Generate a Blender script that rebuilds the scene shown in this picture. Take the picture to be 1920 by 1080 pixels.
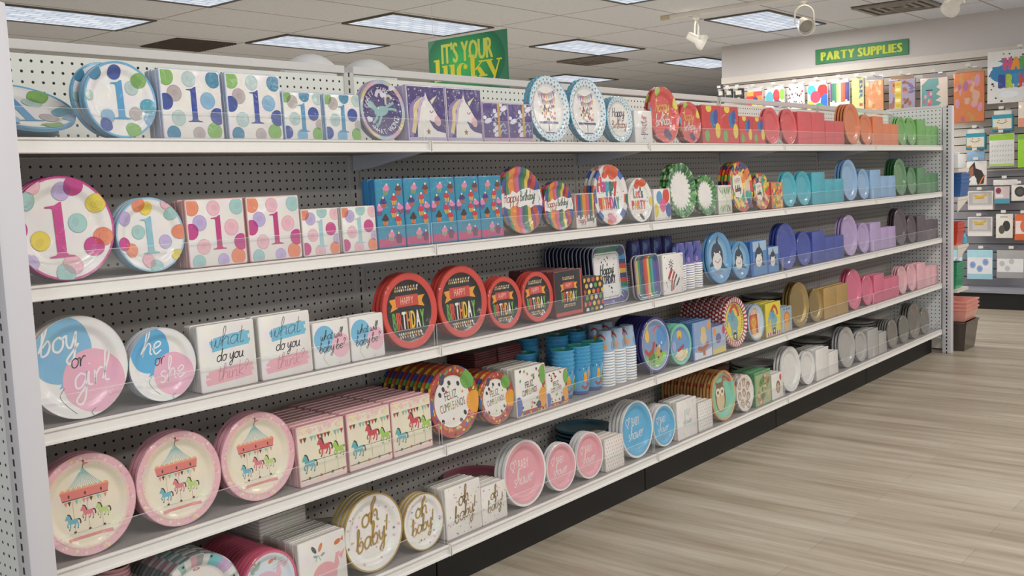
import bpy, bmesh, math, random
from mathutils import Vector, Matrix
from mathutils.geometry import tessellate_polygon

# ------------------------------------------------------------------ clear
for o in list(bpy.data.objects):
    bpy.data.objects.remove(o, do_unlink=True)
SC = bpy.context.scene
COL = SC.collection
random.seed(7)
PI = math.pi

# ------------------------------------------------------------------ camera
cam_data = bpy.data.cameras.new('camera')
cam_data.sensor_fit = 'HORIZONTAL'
cam_data.sensor_width = 36.0
cam_data.lens = 1882.38 / 1920 * 36.0
cam_data.clip_start = 0.05
cam_data.clip_end = 100
camera = bpy.data.objects.new('camera', cam_data)
COL.objects.link(camera)
yaw, pitch, roll = 0.8733, -0.1030, -0.0417
fw = Vector((math.cos(pitch)*math.sin(yaw), math.cos(pitch)*math.cos(yaw), math.sin(pitch)))
rt = Vector((math.cos(yaw), -math.sin(yaw), 0))
up = rt.cross(fw)
rt2 = rt*math.cos(roll) + up*math.sin(roll)
up2 = -rt*math.sin(roll) + up*math.cos(roll)
m = Matrix((rt2, up2, -fw)).transposed().to_4x4()
m.translation = Vector((-0.9462, -2.1160, 1.2669))
camera.matrix_world = m
SC.camera = camera

# ------------------------------------------------------------------ view, world, daylight
SC.view_settings.view_transform = 'Standard'
SC.view_settings.look = 'None'
SC.view_settings.gamma = 1
SC.view_settings.use_curve_mapping = False
SC.view_settings.exposure = -0.24
SC.cycles.use_denoising = True
SC.cycles.max_bounces = 6
SC.cycles.transparent_max_bounces = 16
SC.cycles.sample_clamp_indirect = 4.0

world = bpy.data.worlds.new('store_world')
SC.world = world
world.use_nodes = True
bg = world.node_tree.nodes['Background']
bg.inputs[0].default_value = (1.0, 0.985, 0.97, 1)
bg.inputs[1].default_value = 0.50

def area_light(name, loc, target, sx, sy, power, col):
    L = bpy.data.lights.new(name, 'AREA')
    L.shape = 'RECTANGLE'; L.size = sx; L.size_y = sy
    L.energy = power; L.color = col
    o = bpy.data.objects.new(name, L)
    COL.objects.link(o)
    o.location = loc
    d = Vector(target) - Vector(loc)
    o.rotation_euler = d.to_track_quat('-Z', 'Y').to_euler()
    return o
# daylight through the shop window behind the camera
area_light('window_daylight', (-5.5, -3.6, 1.7), (2.0, 0.0, 0.9), 3.6, 2.4, 110, (0.80, 0.90, 1.0))
# the fluorescent rows of the aisle above and behind the camera
for i, (lx, ly) in enumerate(((0.3, -1.6), (3.2, -1.6), (6.3, -1.6), (1.2, -4.3), (4.2, -4.3), (7.2, -4.3))):
    area_light('aisle_fluorescent', (lx, ly, 2.60), (lx, ly, 0), 1.17, 0.55, 44, (1.0, 0.975, 0.94))

# shared dimensions
W = 1.219                       # one shelving bay
DEP = 0.3397                    # front edge to pegboard
ZT = [1.4045, 1.0960, 0.7885, 0.4790, 0.1630]
ZTOP = 1.6596
CEIL = 2.63
SHELF_WORD = ['top shelf', 'second shelf', 'third shelf', 'fourth shelf', 'bottom shelf']

# ------------------------------------------------------------------ helpers
def lin(h):
    if not isinstance(h, str): return h
    h = h.lstrip('#')
    out = []
    for i in (0, 2, 4):
        c = int(h[i:i+2], 16) / 255
        out.append(c/12.92 if c <= 0.04045 else ((c+0.055)/1.055)**2.4)
    return tuple(out)

class MB:
    """collects faces with a colour and a material index, then links them as ONE mesh object"""
    def __init__(s):
        s.v = []; s.f = []; s.c = []; s.m = []
    def add(s, vs, fs, col='#ffffff', mat=0):
        b = len(s.v); s.v += [tuple(v) for v in vs]
        c = None if callable(col) else lin(col)
        for f in fs:
            s.f.append([b+i for i in f])
            s.c.append(c if c is not None else lin(col([vs[i] for i in f])))
            s.m.append(mat)
    def box(s, x0, x1, y0, y1, z0, z1, col='#ffffff', mat=0, bev=0.0):
        if bev:
            b = bev
            bm = bmesh.new()
            bmesh.ops.create_cube(bm, size=1)
            for v in bm.verts:
                v.co = Vector(((x0+x1)/2+v.co.x*(x1-x0), (y0+y1)/2+v.co.y*(y1-y0), (z0+z1)/2+v.co.z*(z1-z0)))
            bmesh.ops.bevel(bm, geom=bm.edges[:], offset=b, segments=2, affect='EDGES', profile=0.6)
            bm.verts.index_update()
            s.add([v.co[:] for v in bm.verts], [[v.index for v in f.verts] for f in bm.faces], col, mat)
            bm.free(); return
        s.add([(x0,y0,z0),(x1,y0,z0),(x1,y1,z0),(x0,y1,z0),(x0,y0,z1),(x1,y0,z1),(x1,y1,z1),(x0,y1,z1)],
              [(0,3,2,1),(4,5,6,7),(0,1,5,4),(1,2,6,5),(2,3,7,6),(3,0,4,7)], col, mat)
    def extrude_x(s, prof, x0, x1, col='#ffffff', mat=0):
        """closed (y, z) outline swept along x"""
        n = len(prof)
        vs = [(x0,y,z) for y,z in prof] + [(x1,y,z) for y,z in prof]
        fs = [(i,(i+1)%n,n+(i+1)%n,n+i) for i in range(n)]
        s.add(vs, fs, col, mat)
        for base, rev in ((0, True), (n, False)):
            tri = tessellate_polygon([[Vector((0,)+tuple(p)) for p in prof]])
            s.add([vs[base+i] for i in range(n)], [tuple(t) for t in tri], col, mat)
    def lathe(s, prof, n=32, col='#ffffff', mat=0, cx=0, cy=0, cz=0, cap=False):
        """(r, z) outline turned round the z axis"""
        vs = []
        for r, z in prof:
            for k in range(n):
                a = 2*PI*k/n
                vs.append((cx+r*math.cos(a), cy+r*math.sin(a), cz+z))
        fs = []
        for i in range(len(prof)-1):
            for k in range(n):
                k2 = (k+1) % n
                fs.append((i*n+k, i*n+k2, (i+1)*n+k2, (i+1)*n+k))
        if cap:
            fs.append(tuple(range(n))[::-1]); fs.append(tuple((len(prof)-1)*n+k for k in range(n)))
        s.add(vs, fs, col, mat)
    def tube(s, pts, r, n=8, col='#ffffff', mat=0, closed=False):
        P = [Vector(p) for p in pts]; vs = []; fs = []
        N = len(P); prev = None
        for i, p in enumerate(P):
            if closed: t = P[(i+1)%N]-P[i-1]
            else: t = (P[min(i+1,N-1)]-P[max(i-1,0)])
            t.normalize()
            a = prev if prev is not None else (Vector((0,0,1)) if abs(t.z) < 0.9 else Vector((1,0,0)))
            u = (a - t*a.dot(t)).normalized(); w = t.cross(u); prev = u
            rr = r[i] if isinstance(r, (list, tuple)) else r
            for k in range(n):
                an = 2*PI*k/n
                vs.append(p + u*rr*math.cos(an) + w*rr*math.sin(an))
        for i in range(N if closed else N-1):
            j = (i+1) % N
            for k in range(n):
                k2 = (k+1) % n
                fs.append((i*n+k, i*n+k2, j*n+k2, j*n+k))
        if not closed:
            fs.append(tuple(range(n))[::-1]); fs.append(tuple((N-1)*n+k for k in range(n)))
        s.add(vs, fs, col, mat)
    def mesh(s, name, mats, smooth=False):
        me = bpy.data.meshes.new(name)
        me.from_pydata([tuple(v) for v in s.v], [], s.f)
        for mt in (mats if isinstance(mats, (list, tuple)) else [mats]): me.materials.append(mt)
        at = me.color_attributes.new('Col', 'FLOAT_COLOR', 'CORNER')
        buf = []
        for f, c in zip(s.f, s.c):
            buf += [c[0], c[1], c[2], 1.0]*len(f)
        at.data.foreach_set('color', buf)
        me.polygons.foreach_set('material_index', s.m)
        if smooth:
            me.polygons.foreach_set('use_smooth', [True]*len(s.f))
            try: me.set_sharp_from_angle(angle=math.radians(38))
            except Exception: pass
        me.update()
        return me
    def build(s, name, mats, parent=None, loc=None, rot=None, smooth=False):
        return place(s.mesh(name, mats, smooth), name, parent, loc, rot)

def place(me, name, parent=None, loc=None, rot=None):
    o = bpy.data.objects.new(name, me)
    COL.objects.link(o)
    if parent is not None: o.parent = parent
    if loc is not None: o.location = loc
    if rot is not None: o.rotation_euler = rot
    return o

LABELS = set()
def tag(o, label=None, cat=None, group=None, kind=None):
    if label: o['label'] = label
    if cat: o['category'] = cat
    if group: o['group'] = group
    if kind: o['kind'] = kind
    return o

def empty(name, loc=(0,0,0), rot=(0,0,0)):
    o = bpy.data.objects.new(name, None)
    COL.objects.link(o); o.location = loc; o.rotation_euler = rot
    o.empty_display_size = 0.05
    return o

def dup(o, loc=None, rot=None, parts=True):
    """a copy of a thing with copies of its parts and sub-parts"""
    c = o.copy(); COL.objects.link(c)
    if loc is not None: c.location = loc
    if rot is not None: c.rotation_euler = rot
    if parts:
        for ch in list(o.children):
            d = ch.copy(); COL.objects.link(d); d.parent = c
            for g in list(ch.children):
                e = g.copy(); COL.objects.link(e); e.parent = d
    return c

# ------------------------------------------------------------------ materials
def new_mat(name):
    mt = bpy.data.materials.new(name); mt.use_nodes = True
    nt = mt.node_tree
    return mt, nt, nt.nodes['Principled BSDF']

def plain(name, col, rough=0.5, metal=0.0, coat=0.0, bump=0.0, scale=60, spec=0.5):
    mt, nt, b = new_mat(name)
    N, L = nt.nodes, nt.links
    c = lin(col)
    tc = N.new('ShaderNodeTexCoord')
    nz = N.new('ShaderNodeTexNoise'); nz.inputs['Scale'].default_value = scale; nz.inputs['Detail'].default_value = 3
    L.new(tc.outputs['Object'], nz.inputs['Vector'])
    mx = N.new('ShaderNodeMix'); mx.data_type = 'RGBA'; mx.inputs[0].default_value = 0.5
    mx.inputs[6].default_value = (c[0]*.96, c[1]*.96, c[2]*.96, 1); mx.inputs[7].default_value = (min(c[0]*1.04,1), min(c[1]*1.04,1), min(c[2]*1.04,1), 1)
    L.new(nz.outputs['Fac'], mx.inputs[0]); L.new(mx.outputs[2], b.inputs['Base Color'])
    b.inputs['Roughness'].default_value = rough; b.inputs['Metallic'].default_value = metal
    b.inputs['Coat Weight'].default_value = coat; b.inputs['Specular IOR Level'].default_value = spec
    if bump:
        bp = N.new('ShaderNodeBump'); bp.inputs['Strength'].default_value = bump; bp.inputs['Distance'].default_value = 0.002
        L.new(nz.outputs['Fac'], bp.inputs['Height']); L.new(bp.outputs['Normal'], b.inputs['Normal'])
    return mt

def printed(name, rough, coat, coat_rough, bump, scale, metal=0.0, veil=0.02, gain=0.20):
    """paper or plastic whose printed colours come with the mesh, under a clear crinkled wrap"""
    mt, nt, b = new_mat(name)
    N, L = nt.nodes, nt.links
    at = N.new('ShaderNodeVertexColor'); at.layer_name = 'Col'
    tc = N.new('ShaderNodeTexCoord')
    nz = N.new('ShaderNodeTexNoise'); nz.inputs['Scale'].default_value = scale; nz.inputs['Detail'].default_value = 2
    L.new(tc.outputs['Object'], nz.inputs['Vector'])
    hs = N.new('ShaderNodeMix'); hs.data_type = 'RGBA'; hs.blend_type = 'MULTIPLY'; hs.inputs[0].default_value = gain
    L.new(at.outputs['Color'], hs.inputs[6]); L.new(nz.outputs['Color'], hs.inputs[7])
    # the milky veil of the clear wrap
    hz = N.new('ShaderNodeMix'); hz.data_type = 'RGBA'; hz.inputs[0].default_value = veil; hz.inputs[7].default_value = (0.60, 0.58, 0.57, 1)
    L.new(hs.outputs[2], hz.inputs[6]); L.new(hz.outputs[2], b.inputs['Base Color'])
    b.inputs['Roughness'].default_value = rough; b.inputs['Metallic'].default_value = metal
    b.inputs['Coat Weight'].default_value = coat; b.inputs['Coat Roughness'].default_value = coat_rough
    b.inputs['Specular IOR Level'].default_value = 0.35
    bp = N.new('ShaderNodeBump'); bp.inputs['Strength'].default_value = bump; bp.inputs['Distance'].default_value = 0.003
    L.new(nz.outputs['Fac'], bp.inputs['Height']); L.new(bp.outputs['Normal'], b.inputs['Coat Normal'])
    return mt

PRINT = printed('wrapped_printed_paper', 0.5, 0.45, 0.10, 0.25, 22)
NAPKIN = printed('wrapped_napkin_paper', 0.7, 0.35, 0.14, 0.6, 26)
PLASTIC = printed('wrapped_plastic', 0.32, 0.5, 0.07, 0.45, 30)
FOIL = printed('gold_foil', 0.3, 0.2, 0.1, 0.3, 40, metal=0.8)
MATTE = printed('printed_matte_card', 0.6, 0.0, 0.1, 0.0, 30, veil=0.0, gain=0.1)
FILMY = printed('shiny_foil_balloon', 0.22, 0.6, 0.06, 0.8, 18, metal=0.25)

def clear_plastic(name, edge=False, tint=(1,1,1), haze=0.0):
    mt = bpy.data.materials.new(name); mt.use_nodes = True
    nt = mt.node_tree; N, L = nt.nodes, nt.links
    for n in list(N): N.remove(n)
    out = N.new('ShaderNodeOutputMaterial')
    tr = N.new('ShaderNodeBsdfTransparent'); tr.inputs[0].default_value = tint + (1,)
    gl = N.new('ShaderNodeBsdfGlossy'); gl.inputs['Roughness'].default_value = 0.03
    lw = N.new('ShaderNodeLayerWeight'); lw.inputs['Blend'].default_value = 0.5
    pw = N.new('ShaderNodeMath'); pw.operation = 'POWER'; pw.inputs[1].default_value = 5.0; L.new(lw.outputs['Facing'], pw.inputs[0])
    ml = N.new('ShaderNodeMath'); ml.operation = 'MULTIPLY_ADD'; ml.inputs[1].default_value = 0.22; ml.inputs[2].default_value = 0.025; L.new(pw.outputs[0], ml.inputs[0])
    m1 = N.new('ShaderNodeMixShader')
    L.new(ml.outputs[0], m1.inputs[0]); L.new(tr.outputs[0], m1.inputs[1]); L.new(gl.outputs[0], m1.inputs[2])
    df = N.new('ShaderNodeBsdfDiffuse'); df.inputs[0].default_value = (0.86, 0.87, 0.87, 1)
    tcn = N.new('ShaderNodeTexCoord')
    nz = N.new('ShaderNodeTexNoise'); nz.inputs['Scale'].default_value = 9; L.new(tcn.outputs['Object'], nz.inputs['Vector'])
    mr = N.new('ShaderNodeMapRange'); mr.inputs[3].default_value = (0.20 if edge else haze*0.6); mr.inputs[4].default_value = (0.32 if edge else haze*1.4)
    L.new(nz.outputs['Fac'], mr.inputs[0])
    m2 = N.new('ShaderNodeMixShader')
    L.new(mr.outputs[0], m2.inputs[0])
    L.new(m1.outputs[0], m2.inputs[1]); L.new(df.outputs[0], m2.inputs[2]); L.new(m2.outputs[0], out.inputs[0])
    return mt
CLEAR = clear_plastic('clear_acrylic', haze=0.03)
CLEAR_EDGE = clear_plastic('clear_acrylic_sawn_edge', edge=True)
FILM = clear_plastic('clear_film', haze=0.03)
def crinkled_film():
    mt = bpy.data.materials.new('crinkled_clear_wrap'); mt.use_nodes = True
    nt = mt.node_tree; N, L = nt.nodes, nt.links
    for n in list(N): N.remove(n)
    out = N.new('ShaderNodeOutputMaterial')
    tr = N.new('ShaderNodeBsdfTransparent')
    gl = N.new('ShaderNodeBsdfGlossy'); gl.inputs['Roughness'].default_value = 0.16
    tc = N.new('ShaderNodeTexCoord'); ob = N.new('ShaderNodeObjectInfo')
    ad = N.new('ShaderNodeVectorMath'); ad.operation = 'ADD'; L.new(tc.outputs['Object'], ad.inputs[0]); L.new(ob.outputs['Location'], ad.inputs[1])
    nz = N.new('ShaderNodeTexNoise'); nz.inputs['Scale'].default_value = 16; nz.inputs['Detail'].default_value = 3; nz.inputs['Distortion'].default_value = 1.2
    L.new(ad.outputs[0], nz.inputs['Vector'])
    bp = N.new('ShaderNodeBump'); bp.inputs['Strength'].default_value = 0.55; bp.inputs['Distance'].default_value = 0.01
    L.new(nz.outputs['Fac'], bp.inputs['Height']); L.new(bp.outputs[0], gl.inputs['Normal'])
    lw = N.new('ShaderNodeLayerWeight'); lw.inputs['Blend'].default_value = 0.5; L.new(bp.outputs[0], lw.inputs['Normal'])
    pw = N.new('ShaderNodeMath'); pw.operation = 'POWER'; pw.inputs[1].default_value = 3.0; L.new(lw.outputs['Facing'], pw.inputs[0])
    ml = N.new('ShaderNodeMath'); ml.operation = 'MULTIPLY_ADD'; ml.inputs[1].default_value = 0.30; ml.inputs[2].default_value = 0.03; L.new(pw.outputs[0], ml.inputs[0])
    mx = N.new('ShaderNodeMixShader'); L.new(ml.outputs[0], mx.inputs[0]); L.new(tr.outputs[0], mx.inputs[1]); L.new(gl.outputs[0], mx.inputs[2])
    L.new(mx.outputs[0], out.inputs[0])
    return mt
WRAP = crinkled_film()

def math_node(N, L, op, a, b=None, c=None):
    n = N.new('ShaderNodeMath'); n.operation = op
    for i, v in enumerate((a, b, c)):
        if v is None: continue
        if isinstance(v, (int, float)): n.inputs[i].default_value = v
        else: L.new(v, n.inputs[i])
    return n.outputs[0]

def perforated(name, col, axes, pitch=0.0254, rad=0.0036):
    """painted hardboard with rows of round peg holes, in object space"""
    mt, nt, b = new_mat(name); N, L = nt.nodes, nt.links
    tc = N.new('ShaderNodeTexCoord'); sp = N.new('ShaderNodeSeparateXYZ'); L.new(tc.outputs['Object'], sp.inputs[0])
    d2 = []
    for ax in axes:
        fr = math_node(N, L, 'FRACT', math_node(N, L, 'DIVIDE', sp.outputs[ax], pitch))
        ce = math_node(N, L, 'MULTIPLY', math_node(N, L, 'SUBTRACT', fr, 0.5), pitch)
        d2.append(math_node(N, L, 'MULTIPLY', ce, ce))
    r = math_node(N, L, 'SQRT', math_node(N, L, 'ADD', d2[0], d2[1]))
    hole = math_node(N, L, 'LESS_THAN', r, rad)
    c = lin(col)
    mx = N.new('ShaderNodeMix'); mx.data_type = 'RGBA'
    mx.inputs[6].default_value = c + (1,); mx.inputs[7].default_value = (0.012, 0.011, 0.010, 1)
    L.new(hole, mx.inputs[0]); L.new(mx.outputs[2], b.inputs['Base Color'])
    b.inputs['Roughness'].default_value = 0.55
    return mt
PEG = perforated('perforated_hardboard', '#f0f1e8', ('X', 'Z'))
PEG_LOW = perforated('perforated_lower_hardboard', '#ddd7cf', ('X', 'Z'))  # back panels below the top shelf, a little darker than the header
PEG_END = perforated('perforated_end_hardboard', '#e4e5e2', ('Y', 'Z'))

def slotted(name, col, axis, off, half=0.0032, pitch=0.0254, duty=0.6):
    """steel upright with a column of punched slots, in object space"""
    mt, nt, b = new_mat(name); N, L = nt.nodes, nt.links
    tc = N.new('ShaderNodeTexCoord'); sp = N.new('ShaderNodeSeparateXYZ'); L.new(tc.outputs['Object'], sp.inputs[0])
    a = math_node(N, L, 'LESS_THAN', math_node(N, L, 'ABSOLUTE', math_node(N, L, 'SUBTRACT', sp.outputs[axis], off)), half)
    f = math_node(N, L, 'LESS_THAN', math_node(N, L, 'FRACT', math_node(N, L, 'DIVIDE', sp.outputs['Z'], pitch)), duty)
    h = math_node(N, L, 'MULTIPLY', a, f)
    mx = N.new('ShaderNodeMix'); mx.data_type = 'RGBA'
    mx.inputs[6].default_value = lin(col) + (1,); mx.inputs[7].default_value = (0.01, 0.01, 0.012, 1)
    L.new(h, mx.inputs[0]); L.new(mx.outputs[2], b.inputs['Base Color'])
    b.inputs['Roughness'].default_value = 0.4
    return mt
SLOT_X = slotted('slotted_upright_steel', '#cfcdc4', 'X', 0.0)
SLOT_Y = slotted('slotted_post_steel', '#cfcccf', 'Y', 0.0, half=0.0042)
SLOT_LOW = slotted('slotted_upright_lower', '#ddd7cf', 'X', 0.0)  # upright below the top shelf, same tone as the lower panels

WHITE_STEEL = plain('white_shelf_steel', '#dedad4', 0.35, bump=0.0)
GREY_STEEL = plain('grey_bracket_steel', '#d5d6dd', 0.4)
BLACK_KICK = plain('black_kick_plate', '#0c0b0a', 0.5)
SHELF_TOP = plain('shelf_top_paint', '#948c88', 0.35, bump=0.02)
WHITE_PAINT = plain('white_lamp_enamel', '#e6e2da', 0.35)
BLACK_PL = plain('black_plastic', '#1c1a1a', 0.4)

# ------------------------------------------------------------------ the room
def floor_material():
    mt, nt, b = new_mat('vinyl_plank_floor'); N, L = nt.nodes, nt.links
    tc = N.new('ShaderNodeTexCoord')
    mp = N.new('ShaderNodeMapping'); mp.inputs['Rotation'].default_value = (0, 0, FLOOR_ROT)
    L.new(tc.outputs['Object'], mp.inputs[0])
    br = N.new('ShaderNodeTexBrick')
    br.inputs['Scale'].default_value = 1.0; br.inputs['Brick Width'].default_value = 1.2; br.inputs['Row Height'].default_value = 0.155
    br.inputs['Mortar Size'].default_value = 0.0012; br.inputs['Mortar Smooth'].default_value = 0.3
    br.offset = 0.37
    br.inputs['Color1'].default_value = lin('#c1b8a8') + (1,); br.inputs['Color2'].default_value = lin('#b8ae9d') + (1,)
    br.inputs['Mortar'].default_value = lin('#a0968a') + (1,)
    L.new(mp.outputs[0], br.inputs[0])
    st = N.new('ShaderNodeMapping'); st.inputs['Scale'].default_value = (1.3, 20, 1)
    L.new(mp.outputs[0], st.inputs[0])
    nz = N.new('ShaderNodeTexNoise'); nz.inputs['Scale'].default_value = 1.0; nz.inputs['Detail'].default_value = 6; nz.inputs['Roughness'].default_value = 0.65
    L.new(st.outputs[0], nz.inputs['Vector'])
    st2 = N.new('ShaderNodeMapping'); st2.inputs['Scale'].default_value = (0.5, 5, 1)
    L.new(mp.outputs[0], st2.inputs[0])
    nz2 = N.new('ShaderNodeTexNoise'); nz2.inputs['Scale'].default_value = 1.3; nz2.inputs['Detail'].default_value = 3
    L.new(st2.outputs[0], nz2.inputs['Vector'])
    cr = N.new('ShaderNodeValToRGB'); cr.color_ramp.elements[0].position = 0.30; cr.color_ramp.elements[1].position = 0.68
    cr.color_ramp.elements[0].color = lin('#d2cabf') + (1,); cr.color_ramp.elements[1].color = (1, 1, 1, 1)
    L.new(nz.outputs['Fac'], cr.inputs[0])
    cr2 = N.new('ShaderNodeValToRGB'); cr2.color_ramp.elements[0].position = 0.35; cr2.color_ramp.elements[1].position = 0.65
    cr2.color_ramp.elements[0].color = lin('#d3ccc2') + (1,); cr2.color_ramp.elements[1].color = (1, 1, 1, 1)
    L.new(nz2.outputs['Fac'], cr2.inputs[0])
    m1 = N.new('ShaderNodeMix'); m1.data_type = 'RGBA'; m1.blend_type = 'MULTIPLY'; m1.inputs[0].default_value = 1
    L.new(br.outputs['Color'], m1.inputs[6]); L.new(cr.outputs[0], m1.inputs[7])
    m2 = N.new('ShaderNodeMix'); m2.data_type = 'RGBA'; m2.blend_type = 'MULTIPLY'; m2.inputs[0].default_value = 0.8
    L.new(m1.outputs[2], m2.inputs[6]); L.new(cr2.outputs[0], m2.inputs[7])
    L.new(m2.outputs[2], b.inputs['Base Color'])
    b.inputs['Roughness'].default_value = 0.38
    bp = N.new('ShaderNodeBump'); bp.inputs['Strength'].default_value = 0.08; bp.inputs['Distance'].default_value = 0.001
    L.new(nz.outputs['Fac'], bp.inputs['Height']); L.new(bp.outputs[0], b.inputs['Normal'])
    return mt
FLOOR_ROT = math.radians(90)

def ceiling_material():
    mt, nt, b = new_mat('acoustic_ceiling_tiles'); N, L = nt.nodes, nt.links
    tc = N.new('ShaderNodeTexCoord'); sp = N.new('ShaderNodeSeparateXYZ'); L.new(tc.outputs['Object'], sp.inputs[0])
    lines = []
    for ax, off, pitch in (('X', 4.62, 1.22), ('Y', 4.25, 0.655)):
        t = math_node(N, L, 'FRACT', math_node(N, L, 'ADD', math_node(N, L, 'DIVIDE', math_node(N, L, 'SUBTRACT', sp.outputs[ax], off), pitch), 50.5))
        d = math_node(N, L, 'MULTIPLY', math_node(N, L, 'ABSOLUTE', math_node(N, L, 'SUBTRACT', t, 0.5)), pitch)
        lines.append(math_node(N, L, 'LESS_THAN', d, 0.0085))
    g = math_node(N, L, 'MAXIMUM', lines[0], lines[1])
    nz = N.new('ShaderNodeTexNoise'); nz.inputs['Scale'].default_value = 90; nz.inputs['Detail'].default_value = 4
    L.new(tc.outputs['Object'], nz.inputs['Vector'])
    cr = N.new('ShaderNodeValToRGB'); cr.color_ramp.elements[0].position = 0.3; cr.color_ramp.elements[1].position = 0.55
    cr.color_ramp.elements[0].color = lin('#d5dbe6') + (1,); cr.color_ramp.elements[1].color = lin('#e3e9f5') + (1,)
    L.new(nz.outputs['Fac'], cr.inputs[0])
    mx = N.new('ShaderNodeMix'); mx.data_type = 'RGBA'; mx.inputs[7].default_value = lin('#a8a29d') + (1,)
    L.new(g, mx.inputs[0]); L.new(cr.outputs[0], mx.inputs[6]); L.new(mx.outputs[2], b.inputs['Base Color'])
    b.inputs['Roughness'].default_value = 0.9
    return mt

mb = MB(); mb.box(-2.4, 14.6, -3.4, 11.5, -0.05, 0)
tag(mb.build('floor', floor_material()), 'pale grey-brown wood plank floor', kind='structure')
mb = MB(); mb.box(-2.4, 14.6, -3.4, 11.5, CEIL, CEIL+0.04)
tag(mb.build('ceiling', ceiling_material()), 'white drop ceiling of textured tiles in a grid', kind='structure')

WALLX = 8.95
def slatwall_material(col='#d6cfc6', nm='grooved_slatwall'):
    mt, nt, b = new_mat(nm); N, L = nt.nodes, nt.links
    tc = N.new('ShaderNodeTexCoord'); sp = N.new('ShaderNodeSeparateXYZ'); L.new(tc.outputs['Object'], sp.inputs[0])
    t = math_node(N, L, 'FRACT', math_node(N, L, 'DIVIDE', sp.outputs['Z'], 0.0762))
    g = math_node(N, L, 'LESS_THAN', t, 0.11)
    mx = N.new('ShaderNodeMix'); mx.data_type = 'RGBA'; mx.inputs[6].default_value = lin(col) + (1,); mx.inputs[7].default_value = lin('#1d1a1a') + (1,)
    L.new(g, mx.inputs[0]); L.new(mx.outputs[2], b.inputs['Base Color']); b.inputs['Roughness'].default_value = 0.5
    return mt
mb = MB(); mb.box(WALLX-0.006, WALLX-0.0005, -3.4, 3.10, 0.165, 1.205)
GREY_SLAT = slatwall_material('#8e8b90', 'grooved_grey_slatwall')
tag(mb.build('wall_far_lower', GREY_SLAT), 'grey lower part of the slatwall', kind='structure')
WALL_PAINT = plain('warm_grey_wall_paint', '#c8c3c2', 0.7, bump=0.02)
mb = MB(); mb.box(WALLX, WALLX+0.12, -3.4, 3.10, 0, 2.235)
tag(mb.build('wall_far', slatwall_material()), 'cream slatwall with dark grooves', kind='structure')
mb = MB(); mb.box(WALLX-0.03, WALLX+0.12, -3.4, 3.10, 2.30, CEIL)
tag(mb.build('wall_far_fascia', WALL_PAINT), 'plain grey fascia above the slatwall', kind='structure')
mb = MB(); mb.box(WALLX-0.045, WALLX, -3.4, 3.10, 2.235, 2.30)
tag(mb.build('trim_1', plain('cream_wall_trim', '#d8d0c6', 0.5)), kind='structure')
# base deck in front of the slatwall
mb = MB(); mb.box(8.42, WALLX, -3.4, 3.05, 0.145, 0.165, mat=0); mb.box(8.45, WALLX, -3.4, 3.05, 0.0, 0.145, mat=1)
o = mb.build('wall_base_deck', [plain('grey_deck_paint', '#8b8b93', 0.45), BLACK_KICK])
tag(o, 'low grey display deck with black base along the slatwall', 'display deck')
# far-off wall of the shop, behind the sales floor
mb = MB(); mb.box(14.6, 14.75, -3.4, 11.5, 0, CEIL)
tag(mb.build('wall_back', plain('shop_wall_paint', '#aaa6a8', 0.8)), kind='structure')
mb = MB(); mb.box(-2.4, 14.6, 11.5, 11.65, 0, CEIL)
tag(mb.build('wall_rear', plain('shop_wall_paint_b', '#b5b0ae', 0.8)), kind='structure')

# ------------------------------------------------------------------ ceiling lights, vents, track
def troffer_emission():
    mt = bpy.data.materials.new('fluorescent_lens'); mt.use_nodes = True
    nt = mt.node_tree; N, L = nt.nodes, nt.links
    for n in list(N): N.remove(n)
    out = N.new('ShaderNodeOutputMaterial'); em = N.new('ShaderNodeEmission')
    tc = N.new('ShaderNodeTexCoord'); mp = N.new('ShaderNodeMapping'); mp.inputs['Scale'].default_value = (1, 1, 1)
    L.new(tc.outputs['Object'], mp.inputs[0])
    br = N.new('ShaderNodeTexBrick'); br.offset = 0.5
    br.inputs['Scale'].default_value = 1; br.inputs['Brick Width'].default_value = 0.145; br.inputs['Row Height'].default_value = 0.075
    br.inputs['Mortar Size'].default_value = 0.009; br.inputs['Mortar Smooth'].default_value = 0.6
    br.inputs['Color1'].default_value = (1.05, 1.09, 1.15, 1); br.inputs['Color2'].default_value = (0.74, 0.80, 0.90, 1)
    br.inputs['Mortar'].default_value = (0.50, 0.56, 0.66, 1)
    L.new(mp.outputs[0], br.inputs[0]); L.new(br.outputs[0], em.inputs[0])
    em.inputs[1].default_value = 0.95
    L.new(em.outputs[0], out.inputs[0])
    return mt
LENS = troffer_emission()
FRAME = plain('dark_light_frame', '#5f5b57', 0.5)
lights = [(4.62, 3.64, 'ceiling light nearest the green hanging sign'), (4.62, 4.95, 'ceiling light beside the dark return grille'),
          (7.06, 3.64, 'ceiling light right of the hanging sign, above the slatted vent'), (2.18, 4.95, 'ceiling light over the near end of the pegboard, cut by the picture edge'),
          (7.06, 1.675, 'ceiling light between the two white spotlights'), (9.5, 3.64, 'ceiling light beside the left end of the grey fascia'),
          (9.5, 5.60, 'small far ceiling light above the lacy cake plates'), (2.18, 3.64, 'ceiling light at the top edge, left of the hanging sign'),
          (4.62, 1.675, 'ceiling light just showing at the top edge, right of the hanging sign')]
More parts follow.
